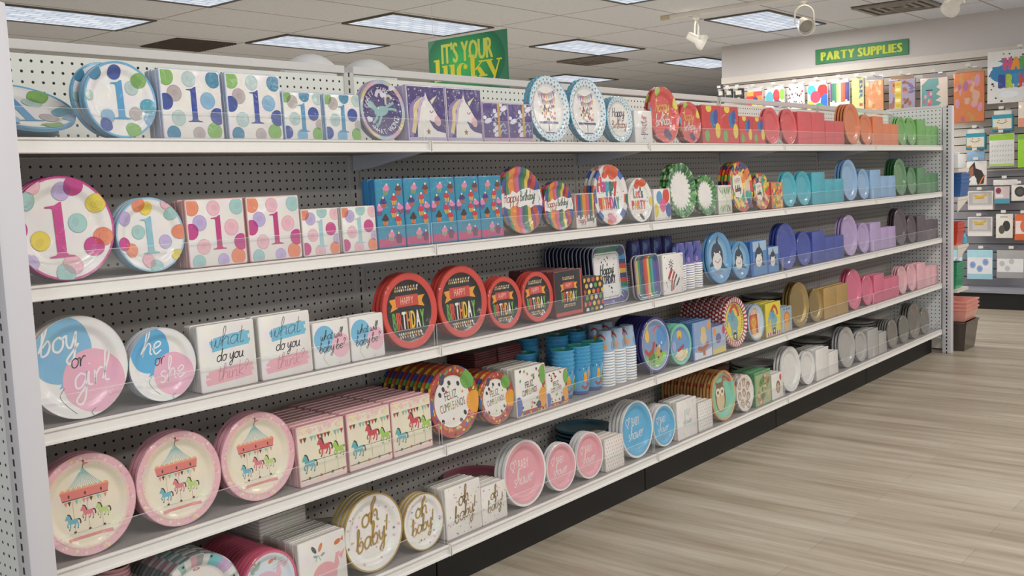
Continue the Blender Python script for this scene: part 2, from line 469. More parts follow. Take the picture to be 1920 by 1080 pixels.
for lx, ly, lab in lights:
    t = empty('ceiling_light', (lx+0.61, ly+0.305, CEIL)); tag(t, lab, 'ceiling light', 'fluorescent ceiling lights')
    mb = MB(); w2, h2 = 0.605, 0.302
    for a in ((-w2, w2, -h2, -h2+0.025), (-w2, w2, h2-0.025, h2), (-w2, -w2+0.025, -h2+0.025, h2-0.025), (w2-0.025, w2, -h2+0.025, h2-0.025)):
        mb.box(a[0], a[1], a[2], a[3], -0.012, -0.001)
    mb.build('frame', FRAME, t)
    mb = MB(); mb.box(-w2+0.025, w2-0.025, -h2+0.025, h2-0.025, -0.006, -0.001)
    mb.build('diffuser', LENS, t)
    L = bpy.data.lights.new('fluorescent_tubes', 'AREA'); L.shape = 'RECTANGLE'; L.size = 1.1; L.size_y = 0.5; L.energy = 48; L.color = (1, 0.98, 0.95)
    lo = bpy.data.objects.new('fluorescent_tubes', L); COL.objects.link(lo); lo.parent = t; lo.location = (0, 0, -0.02)

DARKV = plain('dark_grille', '#4a4340', 0.6); GRV = plain('vent_grey', '#8d8883', 0.5)
t = empty('return_grille', (4.29, 5.93, CEIL)); tag(t, 'dark square return grille in the ceiling above the dotted napkins', 'ceiling vent', 'ceiling vents')
mb = MB(); mb.box(-0.3, 0.3, -0.3, 0.3, -0.008, -0.001); mb.build('backing', DARKV, t)
mb = MB()
for k in range(14): mb.box(-0.3, 0.3, -0.29+k*0.043, -0.275+k*0.043, -0.014, -0.008)
mb.build('louvre', plain('dark_louvre', '#5b514c', 0.6), t)
for (vx, vy, lab) in ((8.60, 4.55, 'slatted ceiling vent right of the hanging sign'), (7.86, 0.88, 'slatted ceiling vent above the party supplies sign')):
    t = empty('ceiling_vent', (vx, vy, CEIL)); tag(t, lab, 'ceiling vent', 'ceiling vents')
    mb = MB(); mb.box(-0.3, 0.3, -0.29, 0.29, -0.006, -0.001); mb.build('backing', DARKV, t)
    mb = MB()
    for k in range(4):
        a, b2 = 0.29-k*0.07, 0.255-k*0.07
        for q in ((-a, a, -a, -b2), (-a, a, b2, a), (-a, -b2, -b2, b2), (b2, a, -b2, b2)): mb.box(q[0], q[1], q[2], q[3], -0.02+k*0.002, -0.006)
    mb.build('louvre', GRV, t)

# track with two spotlights in view and the hoop of a third
t = empty('light_track', (6.60, 0.9, CEIL)); tag(t, 'white lighting track on the ceiling', 'lighting track')
mb = MB(); mb.box(-0.018, 0.018, -2.6, 1.49, -0.034, -0.001, bev=0.003); mb.build('rail', WHITE_PAINT, t)
mb = MB(); mb.box(-0.02, 0.02, 1.44, 1.53, -0.036, -0.001, bev=0.003); mb.build('end_cap', plain('yellowed_cap', '#cfc3a4', 0.5), t)
def spotlight(y, aim, lab):
    t = empty('track_spotlight', (6.60, y, CEIL-0.034), (0, 0, aim)); tag(t, lab, 'spotlight', 'white track spotlights')
    mb = MB(); mb.box(-0.02, 0.02, -0.03, 0.03, -0.03, 0, bev=0.004); mb.lathe([(0.012, -0.05), (0.014, -0.03)], 12, cap=True); mb.build('track_adapter', WHITE_PAINT, t)
    mb = MB(); pts = []
    for k in range(17):
        a = PI*k/16
        pts.append((0.075*math.cos(a), 0, -0.125+0.075*math.sin(a)))
    pts = [(0.075, 0, -0.20)] + pts + [(-0.075, 0, -0.20)]
    mb.tube(pts, 0.0065, 8); mb.build('yoke', WHITE_PAINT, t, smooth=True)
    # the lamp can, tilted on the yoke
    R = Matrix.Rotation(math.radians(62), 4, 'X')
    mb = MB()
    prof = [(0.0, 0.085), (0.028, 0.085), (0.034, 0.07), (0.036, 0.0), (0.058, -0.03), (0.064, -0.045), (0.064, -0.075), (0.058, -0.075), (0.055, -0.045), (0.03, -0.02), (0.0, -0.015)]
    mb.lathe(prof, 24)
    mb.v = [tuple((R @ Vector(v)) + Vector((0, 0, -0.20))) for v in mb.v]
    mb.build('lamp_can', WHITE_PAINT, t, smooth=True)
    mb = MB(); mb.lathe([(0.0, -0.05), (0.03, -0.046), (0.05, -0.04)], 20)
    mb.v = [tuple((R @ Vector(v)) + Vector((0, 0, -0.20))) for v in mb.v]
    mt = plain('lamp_glass', '#a9a49c', 0.2); mb.build('bulb', mt, t, smooth=True)
    L = bpy.data.lights.new('lamp_glow', 'POINT'); L.energy = 0.28; L.color = (1.0, 0.80, 0.55); L.shadow_soft_size = 0.03
    lo = bpy.data.objects.new('lamp_glow', L); COL.objects.link(lo); lo.parent = t; lo.location = (0, 0, -0.095)
    return t
spotlight(2.10, math.radians(-140), 'white track spotlight left of the party supplies sign, turned away')
spotlight(1.16, math.radians(128), 'white track spotlight above the party supplies sign')
spotlight(0.06, math.radians(-40), 'white track spotlight cut off at the top edge above the slatwall')

# ------------------------------------------------------------------ the shelving
frame = empty('shelving_frame', (0, 0, 0))
tag(frame, 'long white gondola shelving with perforated back and black base', 'shelving')
for k in range(5):
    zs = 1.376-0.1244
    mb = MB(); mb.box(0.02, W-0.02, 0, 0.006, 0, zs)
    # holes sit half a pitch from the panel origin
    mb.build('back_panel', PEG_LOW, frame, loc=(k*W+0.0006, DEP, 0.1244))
    mb = MB(); mb.box(0.02, W-0.02, 0, 0.006, zs+0.0005, ZTOP-0.022-0.135)
    mb.build('header_panel', PEG, frame, loc=(k*W+0.0006, DEP, 0.1244))
    mb = MB(); mb.box(0.018, W-0.018, -0.006, 0.016, ZTOP-0.024, ZTOP, bev=0.002)
    mb.build('top_rail', WHITE_STEEL, frame, loc=(k*W, DEP, 0))
    mb = MB(); mb.box(0.003, W-0.003, 0, 0.012, 0.0, 0.132, bev=0.002)
    mb.build('kick_plate', BLACK_KICK, frame, loc=(k*W, 0.055, 0))
for k in range(6):
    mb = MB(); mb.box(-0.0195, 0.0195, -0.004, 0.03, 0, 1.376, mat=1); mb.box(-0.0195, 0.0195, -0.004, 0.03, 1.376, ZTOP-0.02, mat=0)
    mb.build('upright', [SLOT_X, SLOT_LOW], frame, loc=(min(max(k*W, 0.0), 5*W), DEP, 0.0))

def end_panel(x0, lab, sx):
    t = empty('gondola_end', (x0, 0, 0)); tag(t, lab, 'gondola end', 'gondola ends')
    mb = MB(); mb.box(-0.012, 0.012, 0.0, DEP+0.02, 0.10, ZTOP-0.006)
    mb.build('perforated_panel', PEG_END, t, loc=(0, 0, 0))
    mb = MB(); mb.box(-0.014, 0.014, 0.0, DEP+0.03, ZTOP-0.006, ZTOP+0.012, bev=0.003); mb.build('panel_cap', WHITE_STEEL, t)
    # front post, rounded front corners
    w2 = 0.028
    prof = []
    for cxs, a0 in ((1, -90), (1, -45), (1, 0)): pass
    mb = MB(); mb.box(-w2, w2, -0.030, 0.030, 0.0, ZTOP+0.006, bev=0.008)
    mb.build('post', SLOT_Y, t, loc=(0, -0.040, 0), smooth=True)
    return t
end_panel(-0.044, 'white end panel with slotted post at the near left end of the shelving', -1)
end_panel(5*W+0.032, 'white perforated end panel with slotted post at the far end of the shelving', 1)

LIP = [(0.0, 0.0), (-0.004, 0.001), (-0.009, -0.0005), (-0.009, -0.004), (-0.005, -0.006), (-0.0065, -0.0245), (-0.012, -0.0265), (-0.013, -0.0315), (-0.009, -0.0335), (0.004, -0.0335), (0.004, 0.0)]
BAYW = ['near end bay', 'second bay', 'middle bay', 'fourth bay', 'far end bay']
proto_lv = []
for lv in range(5):
    for k in range(5):
        z = ZT[lv]
        t = empty('shelf', (k*W, 0, z))
        tag(t, 'white steel shelf, %s of the %s' % (['topmost one', 'second one down', 'third one down', 'fourth one down', 'base deck'][lv], BAYW[k]), 'shelf', 'white steel shelves')
        if k == 0:
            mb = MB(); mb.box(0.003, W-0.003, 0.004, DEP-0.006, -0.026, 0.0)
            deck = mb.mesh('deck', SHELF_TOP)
            mb = MB(); mb.extrude_x(LIP, 0.002, W-0.002)
            for xe in (0.002, W-0.006):
                mb.box(xe, xe+0.004, -0.0125, 0.0, -0.033, 0.001)
            lip = mb.mesh('price_lip', WHITE_STEEL)
            mb = MB(); th = 0.0028; fh = 0.064
            mb.box(0.006, W-0.006, 0.008, 0.008+th, 0.0006, fh, mat=0)
            mb.box(0.006, W-0.006, 0.0078, 0.0082+th, fh, fh+0.0013, mat=1)
            for xe in (0.0048, W-0.006): mb.box(xe, xe+0.0012, 0.0078, 0.0082+th, 0.0006, fh+0.0013, mat=1)
            fence = mb.mesh('clear_fence', [CLEAR, CLEAR_EDGE])
            mb = MB()
            mb.add([(xe, DEP-0.008, -0.0265) for xe in (0,)]+[(0, DEP-0.008, -0.075), (0, DEP-0.10, -0.068), (0, 0.03, -0.032), (0, 0.03, -0.0265),
                    (0.0035, DEP-0.008, -0.0265), (0.0035, DEP-0.008, -0.075), (0.0035, DEP-0.10, -0.068), (0.0035, 0.03, -0.032), (0.0035, 0.03, -0.0265)],
                   [(0,1,2,3,4), (9,8,7,6,5), (0,5,6,1), (1,6,7,2), (2,7,8,3), (3,8,9,4), (4,9,5,0)])
            brk = mb.mesh('bracket', GREY_STEEL)
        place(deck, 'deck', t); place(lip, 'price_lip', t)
        f = place(fence, 'clear_fence', t); f['label'] = 'clear acrylic fence along the shelf front'
        if lv < 4:
            place(brk, 'bracket', t, (0.004, 0, 0)); place(brk, 'bracket', t, (W-0.0075, 0, 0))

# ------------------------------------------------------------------ printed designs
_glyph = {}
def load_glyphs(chars):
    objs = []
    for ch in chars:
        cu = bpy.data.curves.new('glyph', 'FONT'); cu.body = ch; cu.resolution_u = 3; cu.size = 1.0
        o = bpy.data.objects.new('glyph', cu); COL.objects.link(o); objs.append((ch, o, cu))
    bpy.context.view_layer.update()
    dg = bpy.context.evaluated_depsgraph_get()
    for ch, o, cu in objs:
        ev = o.evaluated_get(dg); me = ev.to_mesh()
        vs = [(v.co.x, v.co.y) for v in me.vertices]; fs = [tuple(p.vertices) for p in me.polygons]
        ev.to_mesh_clear()
        x0 = min(v[0] for v in vs); x1 = max(v[0] for v in vs)
        _glyph[ch] = ([(v[0]-x0, v[1]) for v in vs], fs, x1-x0)
    for ch, o, cu in objs:
        bpy.data.objects.remove(o, do_unlink=True); bpy.data.curves.remove(cu)
load_glyphs(sorted(set("ABCDEFGHIJKLMNOPRSTUVWXYZabcdefghiklmnoprstuvwxy'!?\u00d1\u00f10123")))
CAPH = max(v[1] for v in _glyph['H'][0])

def catmull(pts, sub=5):
    if len(pts) < 3: return list(pts)
    out = []
    P = [pts[0]] + list(pts) + [pts[-1]]
    for i in range(1, len(P)-2):
        p0, p1, p2, p3 = P[i-1], P[i], P[i+1], P[i+2]
        for s in range(sub):
            t = s/sub
            out.append(tuple(0.5*((2*p1[j]) + (-p0[j]+p2[j])*t + (2*p0[j]-5*p1[j]+4*p2[j]-p3[j])*t*t + (-p0[j]+3*p1[j]-3*p2[j]+p3[j])*t**3) for j in (0, 1)))
    out.append(tuple(pts[-1]))
    return out

# handwriting: strokes per letter, x-height 1
HAND = {
'a': (1.05, [[(.9,.8),(.6,1),(.2,.8),(.1,.3),(.4,0),(.8,.3),(.95,.95),(.9,.2),(1.1,0)]]),
'b': (.98, [[(-.05,.3),(.4,1.6),(.35,2.1),(.2,1.9),(.15,.4),(.3,0),(.7,.1),(.85,.6),(.6,.95),(.25,.6)]]),
'c': (.85, [[(.75,.8),(.5,1),(.15,.7),(.15,.2),(.45,0),(.85,.25)]]),
'd': (1.05, [[(.85,.8),(.5,1),(.15,.7),(.15,.2),(.5,0),(.85,.4),(1,2.1),(.92,.3),(1.1,0)]]),
'e': (.82, [[(0,.45),(.6,.6),(.75,.85),(.5,1),(.2,.8),(.15,.3),(.4,0),(.85,.25)]]),
'g': (1.0, [[(.85,.8),(.5,1),(.15,.7),(.2,.15),(.55,.1),(.85,.5),(.95,1),(.85,-.6),(.5,-1),(.2,-.7),(.6,-.2),(1.1,.25)]]),
'h': (.98, [[(-.05,.2),(.4,1.5),(.4,2.1),(.2,1.9),(.15,0),(.2,.5),(.55,1),(.8,.75),(.8,.15),(1,.05)]]),
'i': (.42, [[(.1,1),(.1,.2),(.4,.05)],[(.12,1.45),(.16,1.5)]]),
'k': (.85, [[(.2,2.1),(.15,0)],[(.8,1),(.2,.5),(.85,0)]]),
'l': (.48, [[(-.05,.2),(.4,1.5),(.35,2.1),(.15,1.8),(.15,.2),(.45,.05)]]),
'n': (.95, [[(.1,1),(.1,0),(.2,.6),(.55,1),(.75,.7),(.75,.1),(1,.05)]]),
'o': (.95, [[(.5,1),(.15,.75),(.15,.2),(.5,0),(.8,.3),(.8,.75),(.5,1),(.7,.85),(1,.95)]]),
'p': (.85, [[(.1,1),(.1,-1),(.1,.6),(.4,1),(.75,.8),(.7,.2),(.35,0),(.1,.2)]]),
'r': (.72, [[(.1,.95),(.15,0),(.2,.6),(.5,1),(.72,.9)]]),
's': (.72, [[(.6,.85),(.35,1),(.1,.75),(.55,.35),(.4,0),(.05,.1)]]),
't': (.62, [[(.3,1.8),(.2,.2),(.4,0),(.65,.15)],[(0,1.2),(.62,1.25)]]),
'u': (.92, [[(.1,1),(.1,.2),(.35,0),(.65,.3),(.75,1),(.75,.15),(1,.05)]]),
'w': (1.15, [[(.05,1),(.15,.1),(.4,.05),(.55,.8),(.6,.1),(.9,.05),(1.1,1)]]),
'y': (.95, [[(.1,1),(.15,.3),(.45,.1),(.75,.9),(.8,1),(.7,-.5),(.4,-1),(.15,-.7),(.6,-.2),(1,.25)]]),
'B': (1.0, [[(.12,2),(.1,0)],[(.1,2),(.7,1.8),(.6,1.2),(.1,1.05),(.8,.8),(.7,.1),(.1,0)]]),
'H': (1.1, [[(.15,2),(.1,0)],[(.9,2),(.85,0)],[(.1,1),(.9,1.05)]]),
'S': (1.0, [[(.8,1.7),(.5,2),(.15,1.6),(.7,.9),(.6,.1),(.1,.2)]]),
'A': (1.1, [[(.05,0),(.5,2),(.95,0)],[(.22,.75),(.8,.75)]]),
'Y': (1.0, [[(.1,2),(.5,1.1)],[(.9,2),(.5,1.1),(.4,0)]]),
'!': (.4, [[(.3,2),(.15,.6)],[(.1,.1),(.13,.05)]]),
'?': (.7, [[(.1,1.6),(.4,2),(.65,1.6),(.35,1.1),(.3,.6)],[(.28,.1),(.31,.05)]]),
' ': (.5, []),
}

class Art:
    """flat printed shapes in a unit frame, stacked in print order"""
    def __init__(s): s.items = []
    def _p(s, pts, fs, col): s.items.append(([(float(x), float(y)) for x, y in pts], fs, lin(col)))
    def ell(s, x, y, rx, ry, col, rot=0, n=20):
        pts = [(x, y)]; c, q = math.cos(rot), math.sin(rot)
        m = max(1, math.ceil(max(rx, ry)/0.045)) if max(rx, ry) > 0.07 else 1
        for i in range(1, m+1):
            rr = i/m
            for k in range(n):
                a = 2*PI*k/n; u, v = rr*rx*math.cos(a), rr*ry*math.sin(a)
                pts.append((x+u*c-v*q, y+u*q+v*c))
        fs = [(0, 1+k, 1+(k+1) % n) for k in range(n)]
        for i in range(m-1):
            b = 1+i*n
            fs += [(b+k, b+n+k, b+n+(k+1) % n, b+(k+1) % n) for k in range(n)]
        s._p(pts, fs, col)
    def disc(s, x, y, r, col, n=20): s.ell(x, y, r, r, col, 0, n)
    def dot(s, x, y, r, col, n=8):
        s._p([(x+r*math.cos(2*PI*k/n), y+r*math.sin(2*PI*k/n)) for k in range(n)], [tuple(range(n))], col)
    def poly(s, pts, col):
        tri = tessellate_polygon([[Vector((x, y, 0)) for x, y in pts]])
        fs = []
        for t in tri:
            a, b, c = (pts[i] for i in t)
            if (b[0]-a[0])*(c[1]-a[1])-(b[1]-a[1])*(c[0]-a[0]) < 0: t = t[::-1]
            fs.append(tuple(t))
        s._p(pts, fs, col)
    def rect(s, x0, y0, x1, y1, col, nx=1, ny=1):
        pts = [(x0+(x1-x0)*i/nx, y0+(y1-y0)*j/ny) for j in range(ny+1) for i in range(nx+1)]
        fs = [(j*(nx+1)+i, j*(nx+1)+i+1, (j+1)*(nx+1)+i+1, (j+1)*(nx+1)+i) for j in range(ny) for i in range(nx)]
        s._p(pts, fs, col)
    def ring(s, x, y, r0, r1, col, n=48, a0=0, a1=2*PI):
        cols = isinstance(col, (list, tuple)) and isinstance(col[0], str)
        for k in range(n):
            t0 = a0+(a1-a0)*k/n; t1 = a0+(a1-a0)*(k+1)/n
            m = max(1, math.ceil((r1-r0)/0.03)); pts = []
            for i in range(m+1):
                r = r0+(r1-r0)*i/m
                pts += [(x+r*math.cos(t0), y+r*math.sin(t0)), (x+r*math.cos(t1), y+r*math.sin(t1))]
            s._p(pts, [(2*i, 2*i+2, 2*i+3, 2*i+1) for i in range(m)], col[k % len(col)] if cols else col)
    def stroke(s, pts, w, col, smooth=True, taper=False):
        P = catmull(pts) if smooth else list(pts)
        vs = []; n = len(P)
        for i, p in enumerate(P):
            a = P[max(i-1, 0)]; b = P[min(i+1, n-1)]
            dx, dy = b[0]-a[0], b[1]-a[1]; d = math.hypot(dx, dy) or 1
            ww = w*(0.5 if not taper else 0.5*(0.25+0.75*math.sin(PI*(i+0.3)/(n-0.4))))
            vs.append((p[0]-dy/d*ww, p[1]+dx/d*ww)); vs.append((p[0]+dy/d*ww, p[1]-dx/d*ww))
        s._p(vs, [(2*i, 2*i+1, 2*i+3, 2*i+2) for i in range(n-1)], col)
    def text(s, st, x, y, h, col, sx=1.0, rot=0, align='c', track=0.09, bold=0.0, skew=0.0, fit=None):
        """block letters, h = capital height; one colour or one per letter"""
        k = h/CAPH; lay = []; px = 0
        for ch in st:
            if ch == ' ': px += 0.28*sx; continue
            lay.append((ch, px)); px += (_glyph[ch][2]+track)*sx
        wd = (px-track*sx)*k
        if fit:
            q0 = fit/wd; lay = [(c0, g0*q0) for c0, g0 in lay]; sx *= q0; wd = fit
        ox = {'c': -wd/2, 'l': 0, 'r': -wd}[align]; c, q = math.cos(rot), math.sin(rot)
        offs = [(0, 0)] if not bold else [(-bold, 0), (bold, 0), (0, bold*.5), (0, -bold*.5)]
        for i, (ch, gx) in enumerate(lay):
            cc = col[i % len(col)] if isinstance(col, (list, tuple)) else col
            for bx, by in offs:
                pts = []
                for vx, vy in _glyph[ch][0]:
                    u = ox+(gx+vx*sx+bx)*k + skew*vy*k; v = (vy+by)*k
                    pts.append((x+u*c-v*q, y+u*q+v*c))
                s._p(pts, _glyph[ch][1], cc)
        return wd
    def arc(s, st, cx, cy, r, a0, a1, h, col, inside=False, sx=1.0, bold=0.0):
        n = len(st)
        for i, ch in enumerate(st):
            if ch == ' ': continue
            a = math.radians(a0+(a1-a0)*i/(n-1))
            rot = a-PI/2 if not inside else a+PI/2
            s.text(ch, cx+r*math.cos(a), cy+r*math.sin(a), h, col if isinstance(col, str) else col[i % len(col)], sx=sx, rot=rot, bold=bold)
    def hand(s, st, x, y, xh, w, col, rot=0, slant=0.25, sx=1.0, align='c'):
        wd = sum(HAND[c][0] for c in st)*xh*sx
        px = {'c': -wd/2, 'l': 0}[align]; c0, q0 = math.cos(rot), math.sin(rot)
        for ch in st:
            adv, strokes = HAND[ch]
            for stt in strokes:
                pts = []
                for u, v in stt:
                    a = px+u*xh*sx+slant*v*xh; b = v*xh
                    pts.append((x+a*c0-b*q0, y+a*q0+b*c0))
                s.stroke(pts, w, col, smooth=len(pts) > 2)
            px += adv*xh*sx
    def star(s, x, y, r, col, n=5, rot=0.3):
        pts = []
        for k in range(2*n):
            a = rot+PI*k/n; rr = r if k % 2 == 0 else r*0.45
            pts.append((x+rr*math.cos(a), y+rr*math.sin(a)))
        s._p([(x, y)]+pts, [(0, 1+k, 1+(k+1) % (2*n)) for k in range(2*n)], col)
    def vstripe(s, x0, x1, col, R=0.985, n=30, wob=0.0, ph=0):
        """vertical stripe clipped to the unit disc"""
        pts = []; m2 = 2
        for j in range(n+1):
            for i in range(m2+1):
                xx = x0+(x1-x0)*i/m2
                hh = math.sqrt(max(R*R-xx*xx, 0)); v = -hh+2*hh*j/n
                pts.append((xx+wob*math.sin(v*5+ph), v))
        fs = [(j*(m2+1)+i, j*(m2+1)+i+1, (j+1)*(m2+1)+i+1, (j+1)*(m2+1)+i) for j in range(n) for i in range(m2)]
        s._p(pts, fs, col)
    def one(s, x, y, h, col, rot=0.0):
        """a figure 1 with bracketed serifs"""
        P = [(-.22,-.5),(.24,-.5),(.24,-.475),(.13,-.455),(.095,-.42),(.095,.5),(.06,.5),(-.03,.445),(-.22,.42),(-.22,.395),(-.10,.39),(-.08,.36),(-.08,-.42),(-.11,-.455),(-.22,-.475)]
        c, q = math.cos(rot), math.sin(rot)
        s.poly([(x+h*(u*c-v*q), y+h*(u*q+v*c)) for u, v in P], col)
    def horse(s, x, y, k, col, dark='#4a3528'):
        f = lambda u, v: (x+(u-.5)*k, y+(v-.5)*k)
        s.stroke([f(.78,.60), f(.9,.58), f(.95,.42), f(.92,.30)], .08*k, dark)
        for leg in ([(.27,.48),(.15,.38),(.17,.24)], [(.33,.42),(.31,.22),(.24,.06)], [(.66,.44),(.62,.27),(.54,.17)], [(.74,.46),(.80,.28),(.75,.08)]):
            s.stroke([f(*p) for p in leg], .07*k, col); s.dot(*f(*leg[-1]), .035*k, dark, 6)
        s.poly([f(*p) for p in [(.03,.70),(.07,.65),(.15,.69),(.2,.6),(.21,.47),(.29,.39),(.5,.37),(.66,.38),(.76,.43),(.82,.55),(.77,.66),(.6,.64),(.42,.63),(.36,.76),(.3,.9),(.22,.97),(.17,.94),(.1,.84)]], col)
        s.stroke([f(.2,.98), f(.32,.93), f(.39,.78), f(.43,.64)], .075*k, dark)
    def bunting(s, x0, y0, x1, y1, n, k, cols, sag=0.0):
        for i in range(n):
            t = (i+.5)/n; x = x0+(x1-x0)*t; y = y0+(y1-y0)*t-sag*math.sin(PI*t)
            s._p([(x-k*.42, y), (x, y-k), (x+k*.42, y)], [(0, 1, 2)], cols[i % len(cols)])
    def balloon(s, x, y, rx, ry, col, string=None):
        if string: s.stroke([(x, y-ry), (x-.05, y-ry-.12), (x+.03, y-ry-.25)], .012, string)
        s.ell(x, y, rx, ry, col); s._p([(x-.04, y-ry-.04), (x+.04, y-ry-.04), (x, y-ry+.03)], [(0, 1, 2)], col)

rnd = random.Random(11)
BUNT = ['#c9605a', '#5a3d30', '#ecd79a', '#8fc0b8', '#cfe0c0']
def mul(c1, c2, k=0.9):
    f = lambda h: [int(h[i:i+2], 16)/255 for i in (1, 3, 5)]
    return '#%02x%02x%02x' % tuple(int(255*max(0, min(1, (p*q)*k+(p+q)/2*(1-k)))) for p, q in zip(f(c1), f(c2)))
def dots_layout(a, lay, pal, k=1.0):
    # watercolour spots: a darker dried edge, and a deeper tone where two overlap
    for x, y, r, key in lay:
        c = pal[key]
        a.disc(x, y, r*k, mul(c, '#e4e0e2'), 24); a.ell(x, y, r*k*.93, r*k*.93, c, 0, 24)
        a.ell(x+r*.2*math.cos(x*9), y+r*.2*math.sin(y*9), r*k*.5, r*k*.38, mul(c, '#f3f0f2'), x*5, 12)
    for i in range(len(lay)):
        for j in range(i):
            x1, y1, r1, k1 = lay[i]; x2, y2, r2, k2 = lay[j]; d = math.hypot(x1-x2, y1-y2)
            if d > (r1+r2)*.97 or d < 0.02: continue
            pts = [(x1+r1*math.cos(2*PI*q/40), y1+r1*math.sin(2*PI*q/40)) for q in range(40)]; pts = [p for p in pts if math.hypot(p[0]-x2, p[1]-y2) < r2]
            qts = [(x2+r2*math.cos(2*PI*q/40), y2+r2*math.sin(2*PI*q/40)) for q in range(40)]; pts += [p for p in qts if math.hypot(p[0]-x1, p[1]-y1) < r1]
            if len(pts) < 4: continue
            mx = sum(p[0] for p in pts)/len(pts); my = sum(p[1] for p in pts)/len(pts)
            pts.sort(key=lambda p: math.atan2(p[1]-my, p[0]-mx)); a._p(pts, [tuple(range(len(pts)))], mul(pal[k1], pal[k2], .75))
BLU = dict(a='#3a519f', b='#4389a8', c='#86b4d3', d='#86b75e', e='#bcb0ac', f='#b7cec9', g='#47a3b8')
PNK = dict(a='#cc3f8c', b='#a5cdc9', c='#eeb9c3', d='#ee8f69', e='#c3b2da', f='#edbcc4', g='#e9d24f')
LAY_PLATE_B = [(-.08,.72,.19,'a'),(-.65,.68,.19,'b'),(.38,.33,.19,'f'),(.57,.52,.20,'d'),(.76,-.14,.19,'g'),(.42,-.34,.18,'e'),(.79,-.5,.18,'c'),(.27,-.78,.20,'d'),(-.37,-.42,.19,'c'),(-.46,-.64,.18,'a'),(-.84,.09,.13,'f')]
LAY_PLATE_P = [(.04,.71,.18,'e'),(.27,.81,.19,'a'),(.69,.46,.19,'g'),(.31,.09,.19,'b'),(-.66,.54,.18,'b'),(-.53,.82,.16,'c'),(-.86,.03,.2,'a'),(-.45,-.21,.19,'g'),(-.71,-.6,.16,'e'),(-.07,-.86,.19,'b'),(.11,-.70,.19,'c'),(.77,-.2,.18,'d'),(.57,-.38,.19,'a')]
LAY_NAP = [(-.80,.76,.25,'d'),(-.06,.72,.23,'f'),(.75,.74,.25,'b'),(-.56,.3,.24,'e'),(-.86,.06,.24,'a'),(.52,.12,.25,'c'),(-.48,-.4,.23,'f'),(.82,-.33,.25,'a'),(.68,-.76,.25,'d'),(-.68,-.84,.22,'b'),(.15,-.84,.2,'e')]
LAY_BEV = [(-.85,.8,.27,'d'),(-.52,.58,.28,'e'),(.12,.86,.28,'b'),(.82,.74,.27,'f'),(-.45,-.12,.28,'f'),(.55,.1,.29,'a'),(.86,-.35,.22,'e'),(-.86,-.68,.27,'a'),(-.1,-.82,.28,'c'),(.72,-.74,.28,'d')]

def d_dots1b(a):
    a.ring(0,0,.94,.985,'#6fb2d8',48); dots_layout(a, LAY_PLATE_B, BLU); a.one(.02,.02,1.02,'#4f9ccb')
def d_dots1p(a):
    a.ring(0,0,.955,.985,'#cf4a92',48); dots_layout(a, LAY_PLATE_P, PNK); a.one(-.07,-.02,1.06,'#cc3f8c')
def d_dots1ps(a):
    a.ring(0,0,.95,.985,'#9ccbe0',48)
    dots_layout(a, [(x*-1, y, r, {'a':'d','d':'a','g':'e','e':'g','b':'b','c':'c'}[k]) for x, y, r, k in LAY_PLATE_P], PNK); a.one(0,0,1.0,'#8fbfcb')
def d_nap1(pal, one): 
    def f(a): dots_layout(a, LAY_NAP, pal); a.one(.05,0,1.02,one)
    return f
def d_bev1(pal, one):
    def f(a): dots_layout(a, LAY_BEV, pal); a.one(0,-.05,1.2,one)
    return f
def unicorn_head(a, x, y, k):
    f = lambda u, v: (x+u*k, y+v*k)
    a.stroke([f(-.25,.5), f(-.7,.2), f(-.75,-.3), f(-.95,-.85)], .34*k, '#8f7fb0')
    a.stroke([f(-.15,.55), f(-.55,.25), f(-.6,-.2), f(-.75,-.7)], .2*k, '#e4cf98')
    a.poly([f(*p) for p in [(-.55,-.95),(-.5,-.3),(-.3,.25),(-.1,.52),(-.02,.8),(.1,.52),(.3,.3),(.62,-.12),(.68,-.32),(.55,-.42),(.38,-.3),(.1,-.22),(.3,-.5),(.5,-.62),(.95,-.7),(.95,-.95)]], '#efe9e2')
    a.poly([f(.22,.5), f(.3,.36), f(.62,.72)], '#e7dcc0')
    a.ell(*f(.56,-.25), .16*k, .2*k, '#e8b9bd', .5)
    a.stroke([f(.16,.12), f(.26,.05), f(.36,.13)], .03*k, '#5b4a60')
    a.stroke([f(-.05,.6), f(-.3,.4), f(-.4,.05), f(-.5,-.35)], .13*k, '#cdb6d8')
def d_unicornL(a):
    a.rect(-.97,-.97,.97,.97,'#4d3a7a')
    for i in range(26): a.star(rnd.uniform(-.9,.9), rnd.uniform(.1,.9), rnd.uniform(.02,.06), '#c9c1dd', rot=rnd.random())
    unicorn_head(a, -.02, -.02, .98)
    a.rect(-.97,-.97,.97,-.86,'#b9b3cc'); a.star(.02,-.66,.13,'#9c6b4a')
def d_unicornB(a):
    a.rect(-.97,-.80,.97,.97,'#5a4788'); a.rect(-.97,-.97,.97,-.80,'#c9a9ba')
    for i in range(5):
        x = rnd.uniform(-.7,.7); y = -.6+i*.33
        a.ell(x,y,.3,.13,'#e9e3ee',.3); a.ell(x-.25,y+.16,.13,.1,'#e9e3ee'); a.stroke([(x+.2,y+.05),(x+.45,y+.2),(x+.6,y)],.08,'#a9b8d8')
    for i in range(16): a.dot(rnd.uniform(-.9,.9), rnd.uniform(-.75,.9), .05, rnd.choice(['#e6dfee','#dcb64d','#c987a8']))
    a.rect(.15,-.75,.35,.97,'#c9a24f')
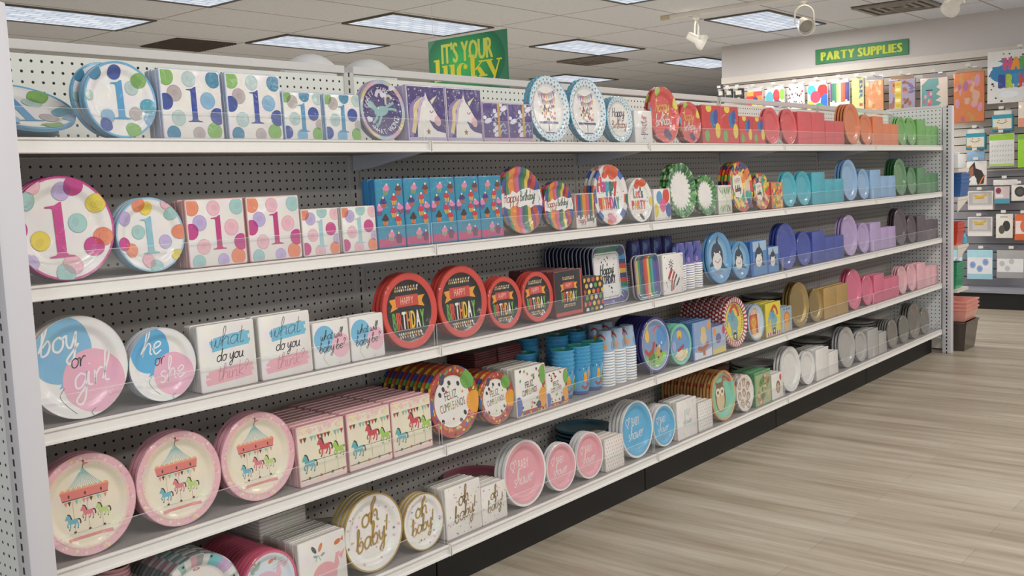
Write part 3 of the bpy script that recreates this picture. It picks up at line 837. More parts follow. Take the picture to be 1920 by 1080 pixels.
def d_unicorn(a):
    a.ring(0,0,.86,.985,['#b7c4cc','#c4bfd0','#d2b3c4','#d8a9b8','#d2a9a4','#d8c08a','#dccb86','#c9c9a4','#b4c4bc','#a9bfcc'],40)
    a.disc(0,0,.87,'#43306e',40)
    a.arc('PARTY TIME',0,0,.60,168,62,.17,'#ded9e4',sx=.8,bold=.02)
    a.arc('WHAT WONT',0,0,.78,238,338,.17,'#ded9e4',inside=True,sx=.8,bold=.02)
    for i in range(26):
        t = rnd.random()*6.28; r = rnd.uniform(.3,.8); a.star(r*math.cos(t), r*math.sin(t), rnd.uniform(.02,.05), '#d9d2ea')
    c = '#8fb6b4'
    a.ell(.0,-.02,.32,.17,c,.2); a.ell(-.42,.18,.16,.11,c,-.5); a.poly([(-.2,.12),(-.42,.28),(-.5,.14),(-.25,-.08)],c)
    for p in ([(-.15,-.1),(-.3,-.32),(-.42,-.42)],[(0,-.15),(-.12,-.38),(-.28,-.55)],[(.25,.05),(.5,.06),(.68,.02)],[(.22,.12),(.42,.2),(.58,.28)]): a.stroke(p,.09,c)
    a.stroke([(.22,.2),(.25,.45),(.4,.5),(.52,.4)],.09,'#c9bfb0'); a.stroke([(-.55,.3),(-.7,.45)],.05,'#d8d2e0')
    a.stroke([(-.18,.45),(-.1,.62),(.05,.62),(.08,.5)],.13,'#cfc6d6')
    for x, y in ((-.6,-.3),(.45,.75),(.1,.52)): a.disc(x,y,.1,'#ddd8e6',10); a.disc(x+.1,y,.08,'#ddd8e6',10)
def cake(a, x, y, k):
    f = lambda u, v: (x+u*k, y+v*k)
    a.bunting(*f(-.5,.62), *f(.5,.70), 7, .22*k, ['#b9a9b4','#8f7f9c','#c0668a','#e0b05a','#b9a9b4'], .1*k)
    a.bunting(*f(-.3,.36), *f(.5,.44), 7, .2*k, ['#8f7f9c','#d98aa4','#e0b05a','#c9c2bc'], .08*k)
    a.stroke([f(-.5,.66), f(0,.56), f(.5,.72)], .015, '#555555'); a.stroke([f(-.32,.4), f(.1,.3), f(.5,.46)], .015, '#555555')
    a.rect(*f(-.5,-.42), *f(.5,.16), '#efe6dc')
    for i in range(30): a.ell(*f(rnd.uniform(-.46,.46), rnd.uniform(-.38,.13)), .045*k, .055*k, rnd.choice(['#2f3d33','#c9584a','#3f6b58','#b5457a','#4a4a8c','#d9a24a']), n=8)
    a.rect(*f(-.56,-.52), *f(.56,-.43), '#403a78'); a.stroke([f(0,-.52), f(0,-.82)], .03, '#403a78', False); a.stroke([f(-.25,-.84), f(.25,-.84)], .035, '#403a78', False)
def lace(a, n=30):
    for k in range(n):
        t = 2*PI*k/n
        for r, q in ((.79,.046),(.89,.052)):
            x, y = r*math.cos(t+(.1 if r > .85 else 0)), r*math.sin(t+(.1 if r > .85 else 0))
            a._p([(x+q*math.cos(t+d), y+q*math.sin(t+d)) for d in (0,2.1,4.2)], [(0,1,2)], '#5f93aa')
        a.dot(.96*math.cos(t), .95*math.sin(t), .022, '#7fb4c8', 6)
def d_lacecake(a):
    a.disc(0,0,.975,'#e9f0f2',48); lace(a); a.disc(0,0,.74,'#f1ece6',40); cake(a,0,-.02,.84)
def d_lacehb(a):
    a.disc(0,0,.975,'#dfe9ea',48); lace(a); a.disc(0,0,.74,'#efe9e1',40)
    a.hand('Happy',0,.12,.20,.05,'#5a4a55',.05); a.hand('Birthday',0,-.38,.17,.045,'#a5715f',.05)
def d_cakeB(a): a.hand('Happy',.05,.5,.12,.035,'#c9707a'); cake(a,.05,-.12,.72)
def d_redhb(a):
    a.disc(0,0,.975,'#d94a44',48)
    for i in range(30):
        t = rnd.random()*6.28; r = rnd.uniform(.2,.9); a.dot(r*math.cos(t), r*math.sin(t), .018, '#f2c9b8', 6)
    a.ell(-.35,.82,.2,.16,'#a9c94f',.4); a.ell(.82,.45,.16,.24,'#e9d24f'); a.ell(-.9,.05,.1,.2,'#5fb0d4'); a.ell(.2,-.68,.2,.2,'#3b2f63')
    a.hand('happy',0,.12,.24,.04,'#e8b64f',.08,sx=.85); a.hand('birthday',.02,-.35,.20,.034,'#f1e3dc',.08,sx=.8)
def d_redball(a):
    a.rect(-.97,-.97,.97,.97,'#cf3a36')
    for i in range(20): a.dot(rnd.uniform(-.9,.9), rnd.uniform(-.9,.9), .022, '#f0c0b0', 6)
    a.ell(-.3,.85,.3,.22,'#ead24a'); a.ell(.12,.25,.28,.42,'#2f77a8',.2); a.ell(.42,.42,.24,.4,'#2f4d9c',-.2); a.ell(-.55,-.6,.26,.32,'#6fae56'); a.ell(.62,-.32,.28,.4,'#e9cf49')
def cupcake(a, x, y, k, top, cup, ch, r=0.0):
    A = 1.82; c, q = math.cos(r), math.sin(r); f = lambda u, v: (x+A*k*(u*c-v*q), y+k*(u*q+v*c))
    a.poly([f(-.45,.05), f(.45,.05), f(.32,-.6), f(-.32,-.6)], cup)
    for i in (-1, 0, 1): a.stroke([f(.22*i, .0), f(.16*i, -.58)], .035, '#8a6a4a', False)
    a.ell(*f(0,.16), .58*k*A, .27*k, top, 0, 12); a.ell(*f(0,.42), .38*k*A, .25*k, top, 0, 12); a.ell(*f(0,.68), .17*k*A, .16*k, ch, 0, 8)
def d_cupcake(a):
    a.rect(-.97,-.97,.97,.97,'#2d8fae',1,1)
    for i in range(30): a.dot(rnd.uniform(-.95,.95), rnd.uniform(-.75,.95), .016, '#7fc4d8', 5)
    a.rect(-.97,-.97,.97,-.72,'#c94f7c')
    for i in range(12): a.dot(rnd.uniform(-.95,.95), rnd.uniform(-.95,-.75), .018, '#e89ab4', 5)
    S = 1.0
    for x, y, t, c, h, r in ((-.3,.68,'#e88aa8','#7fb98a','#f2d0da',-.3),(.78,.66,'#6a4436','#c9604c','#f0e2c8',0),(.35,.38,'#c93a44','#f0c25a','#f6ece4',0),(-.55,.30,'#41357c','#c9604c','#f0e2b0',.1),(-.95,.1,'#e58ab8','#7a3f88','#f0c0d8',0),(.85,.12,'#e58ab8','#7a3f88','#f0c0d8',.4),(.25,.02,'#c93a56','#f0c25a','#e88aa0',0),(-.5,-.2,'#4a2d28','#ee7f4a','#4a2d28',-.1),(.62,-.22,'#c93a44','#f0b35a','#f6ece4',.15),(-.1,-.66,'#e88aa8','#a9b4a0','#f2d0da',-.2),(.55,-.74,'#7a2f68','#5a2f68','#f0e2b0',0)):
        cupcake(a, x*.84, y, .235, t, c, h, r)
RAIN = ['#c9452f','#e58a2a','#e9c04a','#3f8f5a','#2c6a6a','#2f4d9c','#d4574a','#8a2f5a','#e58a2a','#3f7f4f','#34407a','#c9609a']
def d_rainhb(a):
    n = 15
    for i in range(n): a.vstripe(-.97+1.94*i/n, -.97+1.94*(i+1)/n+.01, RAIN[(i*5) % 12], wob=.03, ph=i*.3)
    a.poly([(-.93,.2),(-.7,.24),(-.66,.16),(-.4,.2),(-.3,.3),(-.1,.22),(.2,.34),(.5,.36),(.7,.28),(.9,.3),(.96,-.05),(.93,-.2),(.7,-.16),(.5,-.24),(.3,-.14),(0,-.2),(-.3,-.14),(-.5,-.24),(-.8,-.16),(-.95,-.2)],'#f1ece6')
    a.hand('Happy',-.40,-.04,.15,.030,'#b0554a',.06); a.hand('Birthday',.36,0,.14,.030,'#4a6a5a',.06,sx=.72)
def d_rainN(a):
    n = 12
    for i in range(n): a.rect(-.97+1.94*i/n, -.35+.12*math.sin(i*2.1), -.97+1.94*(i+1)/n, .97, RAIN[(i*5) % 12])
    a.hand('Happy',-.44,-.68,.16,.035,'#b0554a',.06); a.hand('Birthday',.40,-.62,.15,.035,'#5a5a5a',.06,sx=.7)
def confetti(a, n, cols, r0=.02, lim=.9, disc=True):
    for i in range(n):
        x, y = rnd.uniform(-lim,lim), rnd.uniform(-lim,lim)
        if disc and math.hypot(x,y) > lim: continue
        a.dot(x, y, rnd.uniform(r0*.6,r0*1.3), rnd.choice(cols), 6)
def d_letters(a):
    confetti(a, 50, ['#3a3a4a','#c9584a','#3f7f9c'], .018)
    a.ell(-.12,.78,.2,.24,'#e0522e',-.4); a.ell(.3,.74,.24,.24,'#e2602e',.5)
    a.text('Happy',-.05,.12,.48,['#d9485a','#c9408a','#3fa0b4','#2f6b58','#d93a34'],sx=.62,bold=.05)
    a.text('BIRTHDAY',0,-.48,.40,['#d94a34','#d94a34','#e8a24a','#e06a6a','#d94a34','#c9408a','#3f5aa8','#3fa06a'],sx=.42,bold=.03)
    a.ell(.02,-.76,.2,.15,'#e58aa4',-.6); a.ell(-.86,-.02,.12,.24,'#3a63b4'); a.ell(.95,-.2,.1,.2,'#2f6b58')
def d_letsparty(a):
    confetti(a, 40, ['#3a3a4a','#c9584a'], .02)
    a.ell(-.1,.72,.22,.22,'#e0522e',-.5); a.ell(.3,.76,.3,.18,'#e2602e',0)
    a.text("Let's",0,.1,.44,['#7a9a8a','#e58a6a','#c94f8a','#333333','#3f5a58'],sx=.62,bold=.04)
    a.text('PARTY',0,-.42,.40,['#d94a34','#e8b24a','#e58a4a','#c9608a','#e58a6a'],sx=.6,bold=.04)
    a.ell(.1,-.76,.1,.16,'#33333c',.5); a.ell(.9,-.1,.12,.22,'#e8d04a')
def d_balloonB(a):
    a.balloon(-.35,.45,.36,.42,'#5f9cc4','#888888'); a.balloon(.45,.55,.4,.5,'#d9452f','#888888'); a.balloon(.05,-.05,.38,.44,'#e0608e','#888888'); a.balloon(-.78,-.35,.3,.45,'#e6cf3f','#888888'); a.balloon(.72,-.38,.36,.46,'#34539c','#888888')
    for i in range(9): a.dot(-.8+i*.2,-.9,.03,'#666666',6)
def d_leaf(a):
    for k in range(22):
        t = 2*PI*k/22+.1
        for m2 in range(5):
            tt = t+(m2-2)*.075
            c = rnd.choice(['#2f6b3a','#4f9a4a','#7cb86a','#1f4a30','#3b7f4f'])
            r0 = .62+abs(m2-2)*.05
            a.stroke([(r0*math.cos(t), r0*math.sin(t)), (.8*math.cos(tt), .8*math.sin(tt)), (.965*math.cos(tt+.02), .965*math.sin(tt+.02))], .075, c, True, True)
    a.disc(.72,-.66,.07,'#dfe8b0',8)
def d_leafN(a):
    for k in range(14):
        x = -.9+1.8*k/13
        for yy in (.9,-.9): a.stroke([(x,yy),(x*.8+.1*rnd.uniform(-1,1),yy*.72),(x*.6+.2*rnd.uniform(-1,1),yy*.4)], .08, rnd.choice(['#bcc7a8','#5f8f5a','#d9d8c4','#8fae86']), True, True)
    a.stroke([(-.4,.1),(0,.3),(.3,-.1),(.1,-.3)],.1,'#d5cfc0')
def patch(a, disc, n=46):
    C = ['#d9402f','#e9c23f','#ee7f2e','#5fa34a','#3a3a78','#c93a5a','#f0d25a','#3f9c8a']
    for i in range(n):
        x, y = rnd.uniform(-.9,.9), rnd.uniform(-.9,.9)
        if disc and math.hypot(x,y) > .88: continue
        k = rnd.uniform(.12,.26); r = rnd.random()*3; c = rnd.choice(C)
        if i % 3: a._p([(x+k*math.cos(r+q), y+k*math.sin(r+q)) for q in (0,1.57,3.14,4.71)], [(0,1,2,3)], c)
        else: a.disc(x,y,k*.8,c,12)
def d_pop(a):
    patch(a, True, 70); a.poly([(-.5,.4),(-.1,.5),(.2,.42),(.3,-.2),(.1,-.45),(-.35,-.4),(-.55,0)],'#efe6d8')
    a.text('HAPPY',-.12,.14,.22,['#3a3a3a','#c9402f','#4a4a4a','#3f6b58','#3a3a3a'],sx=.5); a.hand('birthday',-.12,-.18,.12,.04,'#5a4a4a',.1,sx=.6)
    a.star(.1,-.68,.24,'#ead25a',7)
def d_popN(a): patch(a, False, 40); a.star(.05,-.2,.4,'#ead25a',7)
def d_popS(a): patch(a, True, 60); a.star(.1,-.6,.3,'#ead25a',7)
def twoballoons(a, bx, by, br, px, py, pr, blue='#85bcdc', pink='#eeb3c6'):
    a.ell(bx,by,br,br*1.02,blue,n=32); a._p([(bx-.1,by-br-.1),(bx+.14,by-br-.06),(bx+.02,by-br+.06)],[(0,1,2)],blue)
    a.ell(px,py,pr,pr*1.02,pink,n=32)
    a.stroke([(bx,by-br-.1),(bx-.1,by-br-.25),(bx,by-br-.45),(bx+.15,by-br-.62)],.012,'#6a6068'); a.stroke([(px-.05,-.84),(px-.15,-.9),(px-.12,-.97)],.012,'#6a6068')
def d_boygirl(a):
    twoballoons(a,-.30,.37,.64,.29,-.30,.61)
    a.hand('boy',-.34,.34,.28,.042,'#f4f1ee',.12); a.hand('or',.02,.0,.18,.024,'#4f4450',.12); a.hand('girl',.25,-.40,.29,.038,'#f6eef0',.14)
def d_heshe(a):
    twoballoons(a,-.32,.42,.60,.32,-.3,.58,'#5fb0dc')
    a.hand('he',-.28,.30,.32,.042,'#f4f1ee',.05); a.hand('or',-.06,.0,.19,.024,'#5b4650',.12); a.hand('she',.26,-.46,.30,.034,'#f6eef0',.12)
def brush(a, x, y, w, h, col):
    for i in range(5):
        yy = y-h+2*h*i/4; o = rnd.uniform(-.1,.1)
        a.stroke([(x-w+o, yy-.05), (x, yy+rnd.uniform(-.02,.04)), (x+w+o*.5, yy+.04)], h*.72, col, True)
def d_think(a):
    brush(a, .12, .42, .66, .15, '#7cc2dc'); brush(a, .02, -.56, .80, .15, '#f0b0bc')
    a.hand('what',.0,.32,.27,.020,'#41546b',.05,sx=1.15); a.hand('do you',.05,-.12,.18,.030,'#2f2c30',.04); a.hand('think?',.1,-.68,.22,.02,'#c97f90',.05,sx=1.1)
def d_baby(a):
    twoballoons(a,-.40,.26,.56,.50,-.14,.52,'#7cbede','#f0bcc8')
    a.hand('what will',.0,.22,.19,.030,'#2f2c30',.05,sx=.95); a.hand('baby be?',.0,-.3,.21,.032,'#2f2c30',.05,sx=1.0)
BD = ['#5fa64a','#e06a3a','#d94a3a','#f0ede6','#e58a34','#ecc84a','#f2ede2','#7cb850']
def hbcore(a, k=1.0, y=0):
    for row, yy in ((0,.64),(1,.56),(2,-.60),(3,-.68)):
        n = 9 if row in (0,3) else 11
        for i in range(n): a.ell((-.40+.80*i/(n-1))*k, yy*k+y, .028*k, .038*k, ['#e9e3d4','#d9b25a','#d99a4a','#cfc9bc'][(i+row) % 4], n=8)
    a.poly([(-.66*k,.34*k+y),(-.36*k,.36*k+y),(-.36*k,.10*k+y),(-.64*k,.02*k+y),(-.55*k,.18*k+y)],'#f0a02e'); a.poly([(.66*k,.38*k+y),(.36*k,.36*k+y),(.36*k,.12*k+y),(.64*k,.06*k+y),(.55*k,.22*k+y)],'#f0a02e')
    a.rect(-.42*k,.12*k+y,.42*k,.42*k+y,'#cf463a'); a.text('HAPPY',0,.18*k+y,.19*k,'#f2c9b4',sx=.55)
    a.text('BIRTHDAY',0,-.48*k+y,.46*k,BD,sx=.42,bold=.018,track=.17,fit=1.16*k)
def d_hbblack(a):
    a.ring(0,0,.80,.975,'#d9473a',48); a.disc(0,0,.81,'#1d1b1c',48); hbcore(a,.98)
def d_hbN(a): a.rect(-.95,-.82,.90,.95,'#1f1c1c'); a.rect(.86,-.95,.97,.97,'#c94a40'); a.rect(-.97,-.97,.97,-.8,'#c94a40'); hbcore(a,.95,.08)
def d_hbdots(a):
    a.rect(-.97,-.97,.97,.97,'#231f1e')
    for j in range(6):
        for i in range(5): a.ell(-.9+.45*i+(.22 if j % 2 else 0), .85-.35*j, .15, .14, ['#ecc63f','#e9e3dc','#ea8a34','#5fa64a','#cf4a40','#e8b23f'][(i*2+j*5) % 6], n=12)
def d_starsq(a):
    for i, c in enumerate(['#3f7f6a','#2f8a5a','#3a8ab4','#34406f','#c9402f','#d9b23f','#34407a','#c9452f','#3f7f5a','#5fb4d4','#7f6fb0','#5a4a88']):
        y1 = .97-1.94*i/12; a.rect(-.96, y1-1.94/12, .96, y1, c)
    def rr(w, h, r):
        p = []
        for cx, cy, a0 in ((w-r,h-r,0),(-w+r,h-r,90),(-w+r,-h+r,180),(w-r,-h+r,270)):
            for q in range(5): t = math.radians(a0+22.5*q); p.append((cx+r*math.cos(t), cy+r*math.sin(t)))
        return p
    a.poly([(x-.06, y-.02) for x, y in rr(.80,.80,.2)],'#efeae6')
    for p in [(x-.06, y-.02) for x, y in rr(.74,.74,.18)]: a.dot(p[0],p[1],.02,'#2a2a33',6)
    for i in range(16):
        for sx_, sy_ in ((-.80+.0,0),(.68,0)): a.dot(sx_, -.56+1.1*i/15, .02, '#2a2a33', 6)
        for yy in (-.76,.72): a.dot(-.6+1.1*i/15, yy, .02, '#2a2a33', 6)
    for i in range(16): a.star(rnd.uniform(-.65,.55), rnd.choice([rnd.uniform(.3,.62), rnd.uniform(-.66,-.38)]), rnd.uniform(.03,.06), '#2f3038')
    a.hand('Happy',-.06,.04,.17,.05,'#3a4a3a',.05); a.text('BIRTHDAY',-.06,-.30,.28,['#1d2233','#24344a','#2a2a44','#1f2233'],sx=.5,bold=.035)
def d_rainsq(a):
    C = ['#b04a3a','#cfae4f','#3f8f6a','#34506f','#3a3f63','#c9402f','#cf5a34','#e0c24f','#3f8f5a','#3fa0a4','#3a63a4','#6a4f98']
    for i, c in enumerate(C): a.rect(-.93+1.86*i/12, -.93, -.93+1.86*(i+1)/12+.01, .93, c, 1, 4)
def d_hat(a):
    a.poly([(-.2,.35),(.72,-.32),(-.15,-.9)],'#f2ece6')
    a.poly([(-.2,.35),(-.08,.26),(-.52,-.3),(-.55,-.15)],'#b4403a'); a.poly([(-.36,.1),(-.2,.3),(-.05,.2),(-.45,-.32),(-.5,-.15)],'#b4403a')
    a.stroke([(.1,.1),(-.15,-.3),(-.25,-.85)],.15,'#b4403a'); a.stroke([(.32,-.05),(.05,-.4),(-.08,-.8)],.12,'#3a3f38'); a.stroke([(.55,-.22),(.35,-.5),(.2,-.62)],.12,'#3a3f38')
    for k in range(8): t = k*.785; a.stroke([(-.22+.06*math.cos(t),.5+.06*math.sin(t)),(-.22+.24*math.cos(t),.5+.24*math.sin(t))],.07,'#33403a',False,True)
    confetti(a, 34, ['#33403a','#8a8a8a','#3a3f4a'], .03, .92, False)
def shark(a, k=1.0):
    a.ell(.0,.08,.42*k,.46*k,'#323c4a',.2); a.poly([(-.05,.4*k),(.02,.85*k),(.22,.42*k)],'#323c4a'); a.ell(-.02,-.14,.34*k,.30*k,'#e7e2dc',.2)
    a.poly([(-.4*k,-.1),(-.72*k,-.35),(-.3*k,-.3)],'#3d4a5a'); a.poly([(.36*k,-.2),(.62*k,-.5),(.2*k,-.42)],'#3d4a5a')
    a.dot(-.18*k,.18,.05*k,'#f2efe8',8); a.dot(.2*k,.2,.05*k,'#f2efe8',8); a.stroke([(-.2*k,-.1),(0,-.2),(.22*k,-.06)],.03,'#a9484a')
def d_shark(a): a.disc(0,0,.97,'#5f9cc8',40); a.disc(0,.05,.74,'#86b4d4',32); a.ell(0,-.62,.5,.16,'#7a96b8'); shark(a,1.1)
def d_sharkN(a): a.rect(-.97,-.97,.97,.97,'#5a8ec0'); a.rect(-.97,.4,.97,.97,'#a9c4d8'); a.rect(-.97,-.97,-.75,.97,'#2f5fb0'); shark(a,1.2)
def scallop(a, r, n, k, col): 
    for i in range(n): t = 2*PI*i/n; a.dot(r*math.cos(t), r*math.sin(t), k, col, 7)
def d_carousel(a):
    a.ring(0,0,.80,.985,'#eeb9c0',48)
    for i in range(110):
        t = rnd.random()*6.28; r = rnd.uniform(.80,.95); a.dot(r*math.cos(t), r*math.sin(t), rnd.uniform(.018,.04), rnd.choice(['#f3cfd2','#f0dca8','#e9a9b4','#f2dfc6','#ecc2a4']), 6)
    a.ring(0,0,.81,.86,'#f0cfc6',48); a.disc(0,0,.82,'#f0e4cc',48)
    for i in range(60):
        t = 2*PI*i/60; a.dot(.81*math.cos(t), .81*math.sin(t), rnd.uniform(.012,.028), rnd.choice(['#f2dcc0','#f0e4cc','#ecc8c0','#efd9a8']), 7)
    a.poly([(-.42,.29),(0,.72),(.44,.29)],'#efe5d2')
    for i in range(15): x = -.42+.86*i/14; a.stroke([(0.0,.72),(x*.5,.47),(x,.28)],.012,'#8fb8b4',True)
    a.stroke([(0,.70),(0,.86)],.016,'#5a3d30',False); a._p([(.0,.84),(.12,.80),(.0,.77)],[(0,1,2)],'#e0887a'); a.disc(0,.86,.022,'#5a3d30',8)
    for i in range(9): a.disc(-.44+.88*i/8, .30, .062, '#f0a878', 10)
    a.poly([(-.50,.31),(.50,.31),(.47,.15),(-.47,.15)],'#e47f78'); a.stroke([(-.47,.145),(.47,.145)],.018,'#5a3d3a',False)
    for x in (-.33,0,.33): a.ell(x,.22,.022,.038,'#5a3d30',n=8)
    a.bunting(-.44,.12,.44,.12,12,.09,['#dd8f84','#5a3d30','#ecd79a','#8fc0b8','#cfe0c0','#dd8f84'])
    for x in (-.27,.02,.3): a.stroke([(x,.1),(x,-.5)],.008,'#d9a9a0',False)
    a.horse(-.30,-.28,.33,'#6fb6c4'); a.horse(.02,-.17,.33,'#e07f88'); a.horse(.33,-.20,.33,'#bcd87f')
    a.stroke([(-.40,-.52),(.44,-.52)],.010,'#5a3d3a',False); [a.dot(x,-.50,.03,'#4a3a30',6) for x in (-.28,.02,.32)]; a.rect(-.44,-.66,.46,-.60,'#dd8a88')
def d_carouselN(a):
    a.rect(-.98,-.98,.98,.98,'#efe6cc',1,1); a.rect(-.98,-.98,.98,-.84,'#f0d4d2'); 
    for i in range(40): a.dot(rnd.uniform(-.95,.95), rnd.uniform(.72,.95), rnd.uniform(.04,.09), rnd.choice(['#f0d0c4','#f0dfb4','#eec4c8']), 7)
    a.rect(-.98,.93,.98,.98,'#ecb4bc')
    a.bunting(-.9,.60,.95,.60,13,.17,['#b9484a','#5a3d30','#f0e4b4','#7fb8b4','#9fc8b0','#b9404a','#6a3f30'])
    a.stroke([(.06,.6),(.06,-.8)],.014,'#c9b48a',False); a.stroke([(-.35,-.22),(.98,-.22)],.014,'#8a6a48',False); a.stroke([(.62,.6),(.62,-.75)],.012,'#c9b48a',False)
    a.horse(-.55,-.28,.66,'#5fb0b8'); a.horse(.12,.14,.68,'#cf4a56'); a.horse(.72,-.06,.60,'#a4cf56')
    a.stroke([(-.98,-.78),(.98,-.74)],.025,'#5a5a3a',False)
    for i in range(4): a.disc(-.6+.48*i,-.76,.05,['#5a4a30','#c9404a'][i % 2],8)
FEC = ['#b54a3a','#b8402f','#d9742f','#ecc23f','#3f5fb4','#6fae4a','#5a2f5a','#b4402f']
def feliz_rim(a, disc):
    for i in range(46):
        if disc: t = 2*PI*i/46+rnd.uniform(-.05,.05); r = rnd.uniform(.76,.93); x, y = r*math.cos(t), r*math.sin(t)
        else:
            x, y = (rnd.uniform(-.9,.9), -.9) if i % 2 else (.9, rnd.uniform(-.9,.9))
        a.ell(x, y, .035, .06, rnd.choice(['#ecc23f','#e58a2e','#6fae4a','#3f5fb4','#f0d24a','#4a2f5a']), rnd.random()*3, 8)
def d_feliz(a):
    a.ring(0,0,.68,.975,['#b8412f','#bd4a2f','#b23a34'],48); feliz_rim(a, True)
    a.ell(0,0,.71,.72,'#efe9e0',n=40)
    for x, y in ((-.05,.52),(.3,.45),(-.45,.25),(.48,-.4),(.3,-.58),(-.42,-.5),(-.3,.38)): a.ell(x,y,.06,.08,'#33303c',.5,8)
    for x, y in ((.45,.2),(-.2,.3),(.0,-.5),(-.1,.42)): a.disc(x,y,.04,rnd.choice(['#e58a4a','#6fae4a','#c9404a']),8)
    a.ell(.62,.52,.22,.28,'#6fae4a',.3); a.ell(-.98,-.05,.14,.22,'#3f63b0'); a.ell(.82,-.15,.24,.32,'#eda22e'); a.ell(-.35,.66,.12,.16,'#3a3a6a')
    a.text('FELIZ',-.02,.07,.23,['#33303c','#5a4a3a','#b0644a','#33303c','#4a6a4a'],sx=.66,rot=.1); a.text('CUMPLEA\u00d1OS',.02,-.22,.22,['#b03a44','#33303c','#5a5a4a','#8a8a3a','#c9a24a','#7a8a4a','#c9a070','#6a8a5a','#33303c'],sx=.5,rot=.1)
def d_felizN(a):
    a.rect(-.98,-.98,.98,-.78,'#b8412f'); a.rect(.74,-.98,.98,.98,'#b8412f'); feliz_rim(a, False)
    for i in range(22): a.ell(rnd.uniform(-.85,.65), rnd.choice([rnd.uniform(.45,.9), rnd.uniform(-.7,-.3)]), .05, .07, rnd.choice(['#33303c','#e58a4a','#c9404a','#6fae4a','#33303c']), rnd.random()*3, 8)
    a.ell(.78,.55,.2,.4,'#6fae4a'); a.ell(.74,-.42,.26,.42,'#eda22e'); a.ell(-.84,-.55,.22,.4,'#5f74b8'); a.ell(.45,-.68,.14,.16,'#33305a')
    a.text('FELIZ',-.1,.16,.26,['#33303c','#5a4a3a','#b0644a','#33303c','#4a6a4a'],sx=.62,rot=.08); a.text('CUMPLEA\u00d1OS',-.1,-.14,.24,['#b03a44','#33303c','#5a5a4a','#8a8a3a','#c9a24a','#7a8a4a','#c9a070','#6a8a5a','#33303c'],sx=.44,rot=.08)
def scene_parts(a, r=1.0):
    a.stroke([(-.62,-.12),(-.4,-.3),(-.12,-.2),(.02,.1)],.15,'#b9403a')
    a.ell(-.42,.38,.14,.26,'#ecc04a',.1); a.ell(-.44,.62,.12,.12,'#ecc04a'); a.disc(.12,.42,.07,'#e0785a',8); a.stroke([(0,.5),(.3,.62),(.45,.5)],.05,'#cf5a4a')
def d_kite(a):
    a.ring(0,0,.90,.985,'#34347c',48); a.ring(0,0,.85,.905,'#c9d0e2',48); a.disc(0,0,.86,'#7f9cc0',40)
    a.ell(.5,.25,.3,.4,'#4f93d0'); a.poly([(-.74,-.42),(-.3,-.25),(.3,-.3),(.76,-.36),(.5,-.68),(0,-.84),(-.5,-.7)],'#8fbf4a'); a.ell(-.22,-.45,.22,.3,'#4f8f3f'); scene_parts(a)
    a.ell(.25,-.28,.14,.2,'#dca83f'); [a.disc(x,y,.06,c,8) for x,y,c in ((.15,-.05,'#3a3a30'),(.35,-.1,'#e9dcc8'),(.42,-.3,'#33303c'),(.22,-.5,'#33303c'),(.5,.0,'#d8d0c4'))]
def d_kite2(a):
    a.ring(0,0,.84,.985,'#7fd0b4',48); a.disc(0,0,.85,'#6f9fcc',40); a.poly([(-.6,-.5),(0,-.35),(.7,-.3),(.5,-.66),(0,-.82),(-.4,-.72)],'#e8d48a'); a.ell(.0,-.45,.3,.2,'#efe4c4')
    a.disc(.05,.45,.22,'#ecbc3f',16); a.ell(.05,.28,.1,.1,'#b97a3a'); a.stroke([(-.2,-.3),(.1,-.22),(.4,-.1)],.16,'#b4403a'); a.ell(-.5,-.05,.18,.26,'#a9a9cc')
def d_kiteN(a):
    a.rect(-.97,-.97,.97,.97,'#8fa9cc'); a.rect(-.97,-.97,-.86,.97,'#4f8fd8'); a.poly([(-.86,-.97),(.97,-.97),(.97,-.5),(0,-.7),(-.86,-.55)],'#e2dfe2')
    a.ell(.1,.35,.26,.34,'#e8c060'); a.ell(.1,.05,.34,.3,'#d8c4a4'); a.stroke([(-.5,-.35),(0,-.5),(.6,-.25)],.24,'#b5563a'); a.rect(0,-.85,.26,-.45,'#b5643a'); a.ell(.7,.7,.2,.24,'#e89a4a')
def d_kiteB(a):
    a.rect(-.97,-.97,.97,.97,'#a9b9d0'); a.ell(-.6,.6,.22,.3,'#e89a4a'); a.ell(.7,.62,.2,.34,'#c9405a'); a.ell(-.1,.1,.4,.36,'#6f6f98'); a.poly([(-.9,-.95),(.9,-.95),(.9,-.5),(-.9,-.65)],'#e2cc6a')
def elephant(a, k=1.0, c='#7fb0c0'):
    a.ell(.05*k,-.05*k,.40*k,.34*k,c); a.disc(-.3*k,.25*k,.26*k,c,16); a.ell(-.05*k,.28*k,.2*k,.26*k,'#6a9eb0'); a.stroke([(-.5*k,.2*k),(-.62*k,.02*k),(-.56*k,-.18*k)],.1*k,c)
    for x in (-.18,.22): a.rect((x-.09)*k,-.6*k,(x+.09)*k,-.2*k,c)
    a.stroke([(-.3*k,.45*k),(.1*k,.72*k),(.42*k,.5*k),(.5*k,.2*k)],.18*k,'#c9483f'); a.disc(.05*k,-.66*k,.2*k,'#3a3a3f',14); a.disc(.05*k,-.66*k,.09*k,'#d8d4cc',10); a.dot(-.4*k,.3*k,.03*k,'#222222',6)
CHK = ['#c02f3a','#f0e4e0']
def d_circus(a):
    a.ring(0,0,.80,.975,CHK,72); a.disc(0,0,.80,'#33343c',40); a.disc(0,0,.775,'#ecd24a',40); elephant(a,.9)
    confetti(a, 16, ['#c9584a','#5a8a4a'], .025, .7)
def lion(a, x, y, k): a.disc(x,y,.44*k,'#d9782f',18); a.disc(x,y,.3*k,'#ecae4a',16); a.ell(x,y-.55*k,.28*k,.36*k,'#ecae4a'); a.dot(x-.1*k,y+.06*k,.035*k,'#3a2a20',6); a.dot(x+.1*k,y+.06*k,.035*k,'#3a2a20',6); a.dot(x,y-.06*k,.05*k,'#6a3f2f',6)
